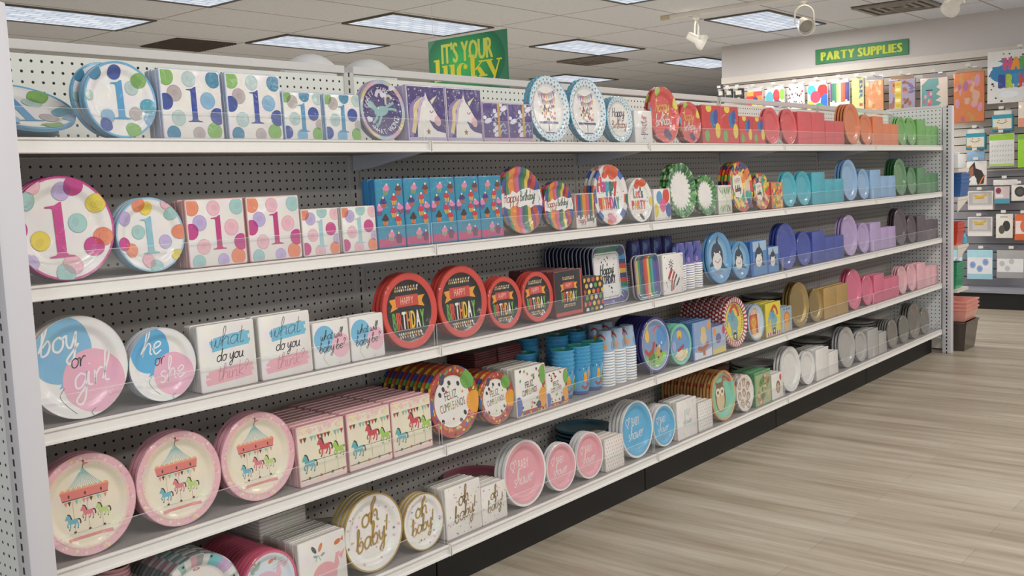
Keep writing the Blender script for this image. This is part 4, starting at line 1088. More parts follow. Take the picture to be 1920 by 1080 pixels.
def d_lion(a):
    a.ring(0,0,.88,.975,'#8fb4d0',40); a.disc(0,0,.88,'#c9d4dc',36)
    for i in range(9): a.poly([(-.5+.11*i,.42),(-.39+.11*i,.42),(-.0+.02*(i-4),.86)],['#e0884a','#f0dcc0'][i % 2])
    a.rect(-.62,-.6,.45,.44,'#b5503a'); a.rect(.35,-.7,.5,.44,'#e8d4c8'); lion(a,-.12,.0,.9); a.ell(0,-.74,.5,.14,'#f0ddc0')
def d_elephN(a):
    a.rect(-.97,-.72,.97,.97,'#ecd632'); a.rect(-.97,-.97,.97,-.72,'#d9d4cc'); [a.rect(-.8+.3*i,-.95,-.65+.3*i,-.74,'#b5484a') for i in range(6)]
    a.disc(-.5,-.1,.3,'#e4c03a',14); elephant(a,1.05)
def d_lionN(a): a.rect(-.97,-.97,.97,.97,'#9fb4c0'); lion(a,.05,.1,1.2); [a.disc(x,.8,.1,c,8) for x,c in ((-.4,'#7a3a4a'),(.1,'#3f5a8a'),(.5,'#7a3a4a'))]
def whale(a, x, y, k, c='#eab4bc'):
    a.ell(x,y,.52*k,.44*k,c,n=24); a.poly([(x+.3*k,y-.2*k),(x+.62*k,y+.2*k),(x+.6*k,y+.5*k),(x+.72*k,y+.62*k),(x+.5*k,y+.62*k),(x+.42*k,y+.3*k)],c); a._p([(x+.6*k,y+.5*k),(x+.92*k,y+.66*k),(x+.74*k,y+.34*k)],[(0,1,2)],c); a.dot(x-.22*k,y-.02*k,.045*k,'#6a4a50',8)
def fish(a, x, y, k, c): a.ell(x,y,.09*k,.05*k,c,.3,10); a._p([(x+.08*k,y+.02*k),(x+.15*k,y+.09*k),(x+.15*k,y-.02*k)],[(0,1,2)],c)
def d_whale(a):
    a.ring(0,0,.90,.975,'#e0708a',48); a.disc(0,0,.905,'#dde4ea',40); whale(a,-.1,-.05,.95,'#e8bcca')
    [a.ell(x,y,.1,.16,'#a9bcb0',r) for x,y,r in ((-.55,.55,.5),(-.35,.62,-.6))]; fish(a,.15,.62,1.2,'#d98a6a'); a.ell(-.5,.75,.05,.1,'#b59a8a',.6,8); [a.stroke([(.2,.35+i*.1),(.45,.4+i*.1),(.7,.5+i*.08)],.015,'#b9c0c4') for i in range(3)]
def d_whaleN(a):
    whale(a,.05,-.35,1.0,'#e8a9ae'); fish(a,.65,.62,1.7,'#d9764a'); [a.ell(x,y,.07,.16,c,r,10) for x,y,c,r in ((-.35,.62,'#5a6068',.6),(-.08,.64,'#d98a5a',-.5))]; [a.ell(x,.38,.1,.05,'#9fb0a8',r,10) for x,r in ((-.3,-.4),(0,.4))]; a.stroke([(-.3,.2),(-.2,.4),(-.1,.2)],.03,'#a9bcb4')
def d_seamix(a):
    a.ring(0,0,.72,.975,['#e9e6e2','#bfc0be','#e9e6e2','#d3b4d0','#c9a9cf','#7fc9cc','#7fc9cc','#e9e6e2','#a9b0ae','#e3b4bc','#e9e6e2','#9fc4b8'],36)
    a.disc(0,0,.73,'#ebe5dd',40); a.ell(-.1,.15,.3,.32,'#df7f8c'); a.poly([(.25,-.2),(.4,.25),(.5,-.2)],'#df8a94'); a.ell(0,.66,.1,.03,'#c98a94')
    for x,y in ((-.35,.82),(.35,.85),(.85,.25),(-.8,.3)): a.dot(x,y,.03,'#3a3a44',6)
def d_ohbaby(a):
    a.ring(0,0,.955,.985,'#b89a50',48); confetti(a, 46, ['#8f9cb4','#d9a9b0','#e0b48a','#7f8a9c','#efc4c4'], .03, .9)
    a.hand('oh',-.02,.2,.30,.048,'#b08d3f',.14,sx=1.05); a.hand('baby!',.0,-.34,.27,.044,'#b08d3f',.16,sx=.95)
def d_ohbabyN(a):
    confetti(a, 46, ['#8f9cb4','#d9a9b0','#e0b48a','#7fa8a0','#efc4c4','#c9a9b8'], .035, .92, False)
    a.hand('oh',.0,.2,.32,.048,'#8f7038',.14); a.hand('baby!',.05,-.36,.30,.044,'#8f7038',.18,sx=.95)
def d_shower(base, rim):
    def f(a):
        a.ring(0,0,.92,.985,rim,48); a.disc(0,0,.925,base,48)
        a.text('BABY',.06,.12,.30,'#eee6e0',sx=.45); a.hand('shower',.0,-.32,.21,.026,'#eee6e0',.05,sx=.85); a.stroke([(-.5,.1),(-.36,.3),(-.46,.42),(-.56,.3),(-.4,.1)],.025,'#eee6e0'); a.stroke([(-.42,.36),(-.3,.46),(-.28,.32)],.025,'#eee6e0')
    return f
def d_showerN(a): a.text('BABY',.05,.15,.32,'#b4c4c8',sx=.55); a.hand('shower',.0,-.3,.2,.04,'#b4c4c8',.05,sx=.85); confetti(a,40,['#b9ccd0','#c9c0b8'],.025,.9,False)
def d_spots(col):
    def f(a):
        for j in range(9):
            for i in range(8): a.ell(-.88+.25*i+(.12 if j % 2 else 0), .88-.22*j, .04, .05, col[(i+j) % len(col)], n=7)
    return f
def owl(a, x, y, k):
    a.ell(x,y,.46*k,.66*k,'#7a5f4a',n=24); a.ell(x,y-.12*k,.36*k,.5*k,'#d8c49a',n=20)
    for s in (-1,1): a.disc(x+s*.19*k,y+.22*k,.2*k,'#efe2c4',14); a.disc(x+s*.19*k,y+.22*k,.08*k,'#5a4030',10)
    a._p([(x-.07*k,y+.14*k),(x,y-.02*k),(x+.07*k,y+.14*k)],[(0,1,2)],'#d98a3a'); a._p([(x-.3*k,y+.5*k),(x-.4*k,y+.76*k),(x-.1*k,y+.6*k)],[(0,1,2)],'#7a5f4a'); a._p([(x+.3*k,y+.5*k),(x+.4*k,y+.76*k),(x+.1*k,y+.6*k)],[(0,1,2)],'#7a5f4a')
def d_owl(a):
    a.ring(0,0,.90,.975,'#e0b068',48); a.disc(0,0,.905,'#8fc4a0',40); a.poly([(.2,.9),(.9,.4),(.9,-.4),(.35,-.3),(.3,.4)],'#7fcbb0'); a.poly([(.15,.92),(.62,.68),(.75,.42),(.4,.5),(.1,.6)],'#c94f44'); a.ell(-.05,-.75,.5,.14,'#7fcbb0'); owl(a,-.12,-.05,.9)
def d_wood(a):
    a.disc(0,0,.97,'#ece4dc',40)
    for x, y in ((-.4,.45),(.1,.55),(.5,.3),(-.45,-.1),(.05,.0),(.5,-.25),(-.2,-.55),(.3,-.65)): a.ell(x,y,.19,.24,'#a98a74',rnd.uniform(-.3,.3),14); a.ell(x,y-.03,.12,.16,'#dcc8b4',0,12); a.dot(x-.05,y+.06,.025,'#4a3a30',6); a.dot(x+.05,y+.06,.025,'#4a3a30',6)
def d_woodN(a):
    a.rect(-.97,-.97,.97,.97,'#a9b98a'); a.rect(-.97,.82,.97,.97,'#4f9a6a')
    for i in range(12): x, y = rnd.uniform(-.8,.8), rnd.uniform(-.85,.75); a.ell(x,y,.2,.3,rnd.choice(['#8a6a4f','#c9b48a','#6f8f5a','#b98a6a']),rnd.random()*3,12); a.ell(x,y,.1,.16,rnd.choice(['#d8c8a4','#5f7f4a']),rnd.random()*3,10)
    a.rect(-.97,-.97,-.8,.82,'#8fb46f')
def d_woodB(a): a.ell(.1,-.1,.36,.5,'#8a6a4f'); a.ell(.1,-.15,.24,.36,'#c9a884'); a.ell(.55,.6,.18,.26,'#c9584a')

# design: (base colour, side / rim colour, drawing function, material, scallop count, rim function)
def sec(cols, n, r0=0.0, base=None):
    """rim colours by sector round the plate"""
    return ('sec', cols, n, r0, base)
D = {}
def design(name, base, rim, art=None, mat=None, scal=0, rimf=None): D[name] = dict(base=base, rim=rim, art=art, mat=mat, scal=scal, rimf=rimf)
design('dots1b','#eeeae6','#7fbde0',d_dots1b,PRINT); design('dots1p','#efe9e4','#c9408c',d_dots1p,PRINT); design('dots1ps','#efe9e4','#a9d2e6',d_dots1ps,PRINT)
design('unicorn','#43306e','#c3bccb',d_unicorn,PRINT); design('lacecake','#e9f0f2','#5fb4d4',d_lacecake,PRINT,30); design('lacehb','#dfe9ea','#6fb8d0',d_lacehb,PRINT,30)
design('redhb','#d94a44','#d9504a',d_redhb,PRINT,rimf=sec(['#d9504a','#d9504a','#e9a9a0','#d9504a','#c9d06a','#d9504a','#f0dccf'],21)); design('rainhb','#c9b8a8','#8a6f5f',d_rainhb,PRINT,rimf=sec(RAIN,24)); design('letters','#f1ece6','#d8d2cc',d_letters,PRINT,rimf=sec(['#ece6e0','#ece6e0','#3f63b0','#e0dad4','#d97a5a'],20)); design('letsparty','#f1ece6','#ded8d0',d_letsparty,PRINT)
design('leaf','#efe9e2','#3f7f4a',d_leaf,PRINT,rimf=sec(['#2f6b3a','#7cb86a','#1f4a30','#4f9a4a','#cfe0b8'],40)); design('pop','#e0c9a8','#c9503a',d_pop,PRINT,rimf=sec(['#d9402f','#e9c23f','#3a3a78','#ee7f2e','#5fa34a','#c93a5a'],24))
design('boygirl','#f0ece8','#dcd6d2',d_boygirl,PRINT); design('heshe','#f0ece8','#cfd6de',d_heshe,PRINT); design('hbblack','#1d1b1c','#c9463c',d_hbblack,PRINT)
design('starsq','#34406f','#4a5a7a',d_starsq,PRINT,rimf='navy'); design('rainsq','#34506f','#8a6a6f',d_rainsq,PRINT)
design('shark','#5f9cc8','#6fa9d8',d_shark,PRINT); design('carousel','#f0e4cc','#e6a9b4',d_carousel,PRINT); design('feliz','#efe9e0','#b54a3a',d_feliz,PRINT,rimf=sec(FEC,26))
design('kite','#7f9cc0','#34347c',d_kite,PRINT); design('kite2','#6f9fcc','#86d2b8',d_kite2,PRINT); design('circus','#ecd24a','#c02f3a',d_circus,PRINT,36,rimf=sec(CHK,72)); design('lion','#c9d4dc','#7f8a9a',d_lion,PRINT)
design('seamix','#ebe5dd','#c9c9c6',d_seamix,PRINT,rimf=sec(['#e9e6e2','#a9aaa8','#e9e6e2','#d3a4ac','#8f9896','#e9e6e2','#8fb4a8'],22)); design('whale','#dde4ea','#d8627c',d_whale,PRINT); design('ohbaby','#f1ece6','#c4a45a',d_ohbaby,PRINT)
design('showerp','#ecA6b0','#f1eeea',d_shower('#eba4ae','#f1eeea'),PRINT); design('showerb','#5fb4dc','#f1eeea',d_shower('#5ab0da','#f1eeea'),PRINT); design('owl','#8fc4a0','#d9a060',d_owl,PRINT,rimf=sec(['#d9a060','#d9a060','#d9a060','#c9503a','#d9a060','#dfae6a'],30)); design('wood','#ece4dc','#d8cfc6',d_wood,PRINT,rimf=sec(['#e6ded6','#b99f8c','#e6ded6','#d0c4b8'],24))
for nm, c, e in (('coral','#e2555a','#ee7a7a'),('orange','#ee8450','#f09a68'),('lime','#6fb257','#8fd878'),('turq','#3fb0c2','#5fc4d2'),('sky','#8fb8de','#7fa8d6'),('forest','#4f8a56','#2f6b3f'),('royal','#3f50a4','#3a4a9c'),('lav','#bda4cf','#c4aedb'),('plum','#5a4a52','#4f424a'),('hot','#e2708c','#e2708c'),('pale','#efb4ba','#f0bcc0'),('white','#e9e6e2','#f2efec'),('silver','#b4b0ac','#c4c2c2'),('steel','#7c776f','#8c8882')):
    design(nm, c, e, None, PLASTIC); design(nm+'N', c, c, None, NAPKIN)
design('gold','#cdb070','#d6b870',None,FOIL); design('goldN','#b8934e','#b8934e',None,NAPKIN); design('white'+'N','#ebe6df','#ebe6df',None,NAPKIN)
for nm, b, r, f in (('dots1bL','#eee8e2','#c6cde0',d_nap1(BLU,'#34499c')),('dots1bb','#eee8e2','#b4cbe0',d_bev1(BLU,'#4f94bc')),('dots1pL','#efe8e2','#dba9a4',d_nap1(PNK,'#c23a7c')),('dots1pb','#f0ebe4','#dcd4cc',d_bev1(dict(PNK,a='#cf4a8c'),'#a9ccd2')),
    ('unicornL','#efe9e2','#bdb2cc',d_unicornL),('unicornB','#e9e2ea','#c4a9bc',d_unicornB),('cakeB','#f1ece6','#ece6e0',d_cakeB),('redball','#cf3a36','#d9605a',d_redball),('cupcake','#2d8fae','#2a78ac',d_cupcake),('rainN','#efe8e0','#c9b8a8',d_rainN),('balloonB','#f1ece6','#e6e0d8',d_balloonB),('leafN','#e6e2d4','#cfd0bc',d_leafN),('popN','#d98a4a','#c9603f',d_popN),
    ('think','#f0ebe4','#e8e2da',d_think),('baby','#f0ece6','#e8e2da',d_baby),('hbN','#2a2423','#7a3a3a',d_hbN),('hbdots','#231f1e','#3a3230',d_hbdots),('hat','#f0ebe5','#e4ded6',d_hat),('sharkN','#5a8ec0','#3f6fb4',d_sharkN),('carouselN','#efe6cc','#e0a9ac',d_carouselN),('felizN','#efeae2','#d8d0c4',d_felizN),('kiteN','#8fa9cc','#4f74a8',d_kiteN),('kiteB','#a9b9d0','#5f7498',d_kiteB),('elephN','#ecd632','#c9b84a',d_elephN),('lionN','#9fb4c0','#8f9ca8',d_lionN),
    ('whaleN','#efeae4','#e6e0d6',d_whaleN),('ohbabyN','#f2ece4','#ebe4da',d_ohbabyN),('showerN','#eee9e3','#e6e0d8',d_showerN),('spotN','#efe8e0','#e6dcd2',d_spots(['#d8b4b0','#c9a9a4'])),('spotNb','#eee9e2','#e2dcd2',d_spots(['#a9b4bc','#b4aca4'])),('woodN','#a9b98a','#5f9a6a',d_woodN),('woodB','#efe9e2','#e2dcd2',d_woodB)):
    design(nm, b, r, f, NAPKIN)

# ------------------------------------------------------------------ the packs
KSIZE = {'P9': 0.114, 'P7': 0.087, 'S9': 0.1125, 'S7': 0.0875, 'L': (0.165, 0.165, 0.0293), 'B': (0.126, 0.126, 0.0253), 'T': (0.110, 0.200, 0.0293)}
PITCH = {'P9': 0.0165, 'P7': 0.0150, 'S9': 0.0185, 'S7': 0.0165, 'L': 0.0300, 'B': 0.0260, 'T': 0.0300}
_cache = {}

def prof(r, R):
    """depth of the plate face behind its rim, r from 0 to 1"""
    d = 0.10*R
    t = min(max((r-0.66)/0.20, 0.0), 1.0); t = t*t*(3-2*t)
    return d*(1-0.80*t) - (0.20*d*min(max((r-0.86)/0.14, 0), 1) if r > 0.86 else 0)

def split_long(pts, fs, lim):
    """cut faces into triangles no longer than lim so that the print follows the plate"""
    out = list(pts); res = []; mid = {}
    def mp(a, b):
        k = (min(a, b), max(a, b))
        if k not in mid:
            out.append(((out[a][0]+out[b][0])/2, (out[a][1]+out[b][1])/2)); mid[k] = len(out)-1
        return mid[k]
    st = []
    for f in fs:
        for q in range(1, len(f)-1): st.append((f[0], f[q], f[q+1]))
    while st:
        a, b, c = st.pop()
        e = [(math.dist(out[a], out[b]), 0), (math.dist(out[b], out[c]), 1), (math.dist(out[c], out[a]), 2)]
        m, k = max(e)
        if m <= lim: res.append((a, b, c)); continue
        if k == 0: q = mp(a, b); st += [(a, q, c), (q, b, c)]
        elif k == 1: q = mp(b, c); st += [(a, b, q), (a, q, c)]
        else: q = mp(c, a); st += [(a, b, q), (q, b, c)]
    return out, res

def rim_col(dz, th, fallback, ph=0):
    rf = dz['rimf']
    if isinstance(rf, tuple):
        return rf[1][(int((th % (2*PI))/(2*PI)*rf[2])+ph) % len(rf[1])]
    return fallback

def plate_mesh(kind, dn, ph=0):
    key = ('body', kind, dn, ph)
    if key in _cache: return _cache[key]
    R = KSIZE[kind]; dz = D[dn]; n = 72 if dz['scal'] or dz['rimf'] else 56
    t = PITCH[kind]*0.80
    rings = [(0.30, None), (0.64, None)]+[(0.66+0.022*i, None) for i in range(10)]+[(0.88, None), (0.93, None), (0.985, None)]
    P = [(r*R, prof(r, R)) for r, _ in rings]
    P.append((R*0.998, -0.0004)); P.append((R, 0.0010))
    k = 4
    for i in range(k):                           # edges of the plates stacked in the pack
        y0 = 0.0012+(t*0.62)*i/k; y1 = 0.0012+(t*0.62)*(i+1)/k
        P += [(R, y0), (R, y0+(y1-y0)*0.62), (R*0.982, y0+(y1-y0)*0.72), (R*0.982, y1-0.0002)]
    P += [(R*0.97, t*0.66)] + [(R*q, prof(q, R)+t) for q in (0.86, 0.81, 0.76, 0.71, 0.66, 0.3)]
    nf = len(rings)
    vs = []; nfront = len(rings)
    for r, y in P:
        for a in range(n):
            th = 2*PI*a/n
            rr = r
            if dz['scal'] and r > 0.93*R: rr = r*(1+0.018*math.cos(dz['scal']*th))
            vs.append((rr*math.cos(th), y, R+rr*math.sin(th)))
    mb = MB()
    mb.v = vs
    for i in range(len(P)-1):
        for a in range(n):
            a2 = (a+1) % n; th = 2*PI*(a+.5)/n
            if P[i+1][0] <= 0.815*R: c = dz['base']
            elif i < nf-1: c = dz['base'] if not dz['rimf'] else rim_col(dz, th, dz['rim'], ph)
            else: c = rim_col(dz, th, dz['rim'], ph)
            if dn in ('carousel', 'kite', 'kite2', 'whale', 'hbblack', 'showerp', 'showerb', 'unicorn', 'circus') and P[i+1][0] > 0.80*R and not dz['rimf']: c = dz['rim']
            mb.f.append([i*n+a, i*n+a2, (i+1)*n+a2, (i+1)*n+a]); mb.c.append(lin(c)); mb.m.append(0)
    mb.f.append(list(range(n))[::-1]); mb.c.append(lin(dz['base'])); mb.m.append(0)
    last = (len(P)-1)*n
    mb.f.append([last+a for a in range(n)]); mb.c.append(lin(dz['rim'])); mb.m.append(0)
    me = mb.mesh('plates', dz['mat'], smooth=True)
    _cache[key] = me
    return me

def rrect(w, h, r, q=5):
    p = []
    for cx, cy, a0 in ((w-r, h-r, 0), (-w+r, h-r, 90), (-w+r, -h+r, 180), (w-r, -h+r, 270)):
        for i in range(q):
            t = math.radians(a0+90*i/(q-1)); p.append((cx+r*math.cos(t), cy+r*math.sin(t)))
    return p

def square_mesh(kind, dn):
    key = ('body', kind, dn)
    if key in _cache: return _cache[key]
    R = KSIZE[kind]; dz = D[dn]; t = PITCH[kind]*0.8
    rad = 0.30*R
    loops = [(0.55, 0.13*R), (0.80, 0.13*R), (0.88, 0.05*R), (0.97, 0.004*R), (1.0, 0.0), (1.0, 0.0022), (0.985, 0.003), (0.985, t*0.6), (0.88, 0.05*R+t), (0.80, 0.13*R+t), (0.5, 0.13*R+t)]
    mb = MB(); n = 20
    for s, y in loops:
        for u, v in rrect(R*s, R*s, rad*s): mb.v.append((u, y, R+v))
    for i in range(len(loops)-1):
        for a in range(n):
            a2 = (a+1) % n
            c = dz['base'] if i < 3 else ('#c9ccd6' if i < 6 else ('#232a4a' if dn == 'starsq' else dz['rim']))
            mb.f.append([i*n+a, i*n+a2, (i+1)*n+a2, (i+1)*n+a]); mb.c.append(lin(c)); mb.m.append(0)
    mb.f.append(list(range(n))[::-1]); mb.c.append(lin(dz['base'])); mb.m.append(0)
    mb.f.append([(len(loops)-1)*n+a for a in range(n)]); mb.c.append(lin('#232a4a')); mb.m.append(0)
    me = mb.mesh('plates', dz['mat'], smooth=True)
    _cache[key] = me
    return me

def napkin_mesh(kind, dn):
    key = ('body', kind, dn)
    if key in _cache: return _cache[key]
    w, h, t = KSIZE[kind]; dz = D[dn]; rr = random.Random(len(dn)*7+ord(dn[0]))
    mb = MB(); k = 3
    for i in range(k):
        y0 = t*i/k; y1 = t*(i+1)/k
        jx = rr.uniform(-.0012, .0012) if i else 0; jz = rr.uniform(-.002, 0) if i else 0
        b = 0.0014
        loops = [(b*1.6, y0+0.0001), (0, y0+b*0.9), (0, y1-b*0.7), (b, y1-0.0001)]
        n = 0; base = len(mb.v)
        for ins, y in loops:
            pts = rrect(w/2-ins, h/2-ins, 0.005, 4); n = len(pts)
            for u, v in pts: mb.v.append((u+jx, y, h/2+v+(jz if v > 0 else 0)))
        for li in range(3):
            for a in range(n):
                a2 = (a+1) % n
                mb.f.append([base+li*n+a, base+li*n+a2, base+(li+1)*n+a2, base+(li+1)*n+a]); mb.c.append(lin(dz['rim'])); mb.m.append(0)
        mb.f.append([base+a for a in range(n)][::-1]); mb.c.append(lin(dz['base'])); mb.m.append(0)
        mb.f.append([base+3*n+a for a in range(n)]); mb.c.append(lin(dz['base'])); mb.m.append(0)
    me = mb.mesh('napkins', dz['mat'], smooth=True)
    _cache[key] = me
    return me

def art_mesh(kind, dn):
    key = ('art', kind, dn)
    if key in _cache: return _cache[key]
    dz = D[dn]
    if not dz['art']: _cache[key] = None; return None
    a = Art(); dz['art'](a)
    mb = MB(); n = len(a.items); acc = 0.00030 if kind[0] in 'PS' else 0.00012
    for idx, (pts, fs, col) in enumerate(a.items):
        far_ = kind[0] in 'PS' and any(math.hypot(x, y) > .58 for x, y in pts); acc += min(0.000035 if far_ else 0.000012, 0.0012/max(n, 1)); off = acc; out = []
        if far_: pts, fs = split_long(pts, fs, 0.05)
        if kind[0] == 'P':
            R = KSIZE[kind]
            for x, y in pts:
                r = math.hypot(x, y)
                if r > 0.985: x, y, r = x/r*0.985, y/r*0.985, 0.985
                out.append((x*R, prof(r, R)-off, R+y*R))
        elif kind[0] == 'S':
            R = KSIZE[kind]
            for x, y in pts:
                m2 = max(abs(x), abs(y)); dd = 0.13*R if m2 < .8 else (0.13*R-(m2-.8)/.08*.08*R if m2 < .88 else max(0.05*R-(m2-.88)/.09*.046*R, 0.004*R))
                out.append((x*R, dd-off, R+y*R))
        else:
            w, h, t = KSIZE[kind]; lim = 0.955
            for x, y in pts:
                x = max(-lim, min(lim, x)); y = max(-lim, min(lim, y))
                out.append((x*w/2, 0.0001-off, h/2+y*h/2))
        b = len(mb.v); mb.v += out
        for f in fs: mb.f.append([b+i for i in f]); mb.c.append(col); mb.m.append(0)
    me = mb.mesh('printed_face', dz['mat'])
    _cache[key] = me
    return me

def wrap_mesh(kind, v):
    """the clear film stretched over the front of a pack"""
    key = ('wrap', kind, v)
    if key in _cache: return _cache[key]
    rr = random.Random(v*13+len(kind)); mb = MB()
    ph = [rr.uniform(0, 6) for _ in range(6)]
    wob = lambda x, z: 0.0007*math.sin(38*x+ph[0]+9*z)+0.0005*math.sin(61*z+ph[1]-22*x)
    if kind[0] == 'P':
        R = KSIZE[kind]; n = 48; rs = [0.0, 0.2, 0.4, 0.55, 0.7, 0.8, 0.9, 0.97, 1.004]
        for r in rs:
            for a in range(n):
                th = 2*PI*a/n; x, z = r*R*math.cos(th), r*R*math.sin(th)
                y = -0.0026+0.0030*(1-r*r)+wob(x, z)*(1-r**4) if r < 1 else 0.0005
                mb.v.append((x, min(y, prof(r, R)-0.0022) if r < 1 else y, R+z))
        for i in range(len(rs)-1):
            for a in range(n):
                a2 = (a+1) % n; mb.f.append([i*n+a, i*n+a2, (i+1)*n+a2, (i+1)*n+a]); mb.c.append((1,1,1)); mb.m.append(0)
    else:
        if kind[0] == 'S': w = h = KSIZE[kind]*2; t = 0.012
        else: w, h, t = KSIZE[kind]
        q = 10
        for j in range(q+1):
            for i in range(q+1):
                x = -w/2+w*i/q; z = h*j/q; e = min(1, 4*min(i, q-i, j, q-j)/q+.15)
                mb.v.append((x*1.004, -0.0030-abs(wob(x, z))*1.5*e, max(z*1.004, 0.0003)))
        for j in range(q):
            for i in range(q): mb.f.append([j*(q+1)+i, j*(q+1)+i+1, (j+1)*(q+1)+i+1, (j+1)*(q+1)+i]); mb.c.append((1,1,1)); mb.m.append(0)
        b = len(mb.v); rim = [i for i in range(q)]+[j*(q+1)+q for j in range(q)]+[q*(q+1)+q-i for i in range(q)]+[(q-j)*(q+1) for j in range(q)]
        for k in rim: x, y, z = mb.v[k]; mb.v.append((x, t*0.55, z))
        for k in range(len(rim)):
            k2 = (k+1) % len(rim); mb.f.append([rim[k2], rim[k], b+k, b+k2]); mb.c.append((1,1,1)); mb.m.append(0)
    me = mb.mesh('film_wrap', WRAP, smooth=True)
    _cache[key] = me
    return me

ORD = ['front', 'second', 'third', 'fourth', 'fifth', 'sixth', 'seventh', 'eighth', 'ninth', 'tenth', 'eleventh', 'twelfth', 'thirteenth', 'fourteenth', 'fifteenth', 'sixteenth']
CATS = {'P': ('paper_plate_pack', 'plates'), 'S': ('square_plate_pack', 'plates'), 'L': ('napkin_pack', 'napkins'), 'B': ('napkin_pack', 'napkins'), 'T': ('guest_towel_pack', 'napkins')}
NAMEFIX = {'dots1b': 'dots1bL', 'dots1p': 'dots1pL'}
PLASTICS = set('coral orange lime turq sky forest royal lav plum gold hot pale white silver steel'.split())
YF = {'starsq': 0.062}
def body_mesh(kind, dn):
    return plate_mesh(kind, dn) if kind[0] == 'P' else square_mesh(kind, dn) if kind[0] == 'S' else napkin_mesh(kind, dn)

jr = random.Random(5)
def facing(lv, kind, dn, x, n, desc, place_):
    if kind in 'LB' and dn in NAMEFIX: dn = NAMEFIX[dn]
    if kind == 'B' and dn == 'kiteN': dn = 'kiteB'
    name, cat = CATS[kind[0]]
    if dn in PLASTICS: name = 'plastic_plate_pack'
    me = body_mesh(kind, dn); art = art_mesh(kind, dn)
    group = '%ss %s, %s' % (desc, place_, SHELF_WORD[lv])
    y0 = YF.get(dn, 0.018 if kind[0] in 'LBT' else 0.022)
    tilt = -0.03 if kind[0] in 'LBT' else -0.075
    first = None
    for k in range(n):
        if n > 1:
            lab = '%s %s %s, %s' % (('front' if k == 0 else ORD[k]+'-row'), desc, place_, SHELF_WORD[lv])
        else: lab = '%s %s, %s' % (desc, place_, SHELF_WORD[lv])
        loc = (x+jr.uniform(-.0008, .0008), y0+k*PITCH[kind], ZT[lv]+(0.0012 if kind[0] in 'LBT' else 0.0046 if D[dn]['scal'] else 0.0022))
        rot = (tilt, 0, jr.uniform(-.0035, .0035) if kind[0] in 'LBT' else 0)
        o = place(me if not k or not D[dn]['rimf'] or kind[0] != 'P' else plate_mesh(kind, dn, (k*3+k//2) % 7), name, None, loc, rot)
        if k == 0: first = o
        tag(o, lab, cat, group)
        if k == 0 and art is not None:
            place(art, 'printed_face', o)
        if k == 0: place(wrap_mesh(kind, jr.randrange(3)), 'film_wrap', o)
    return first

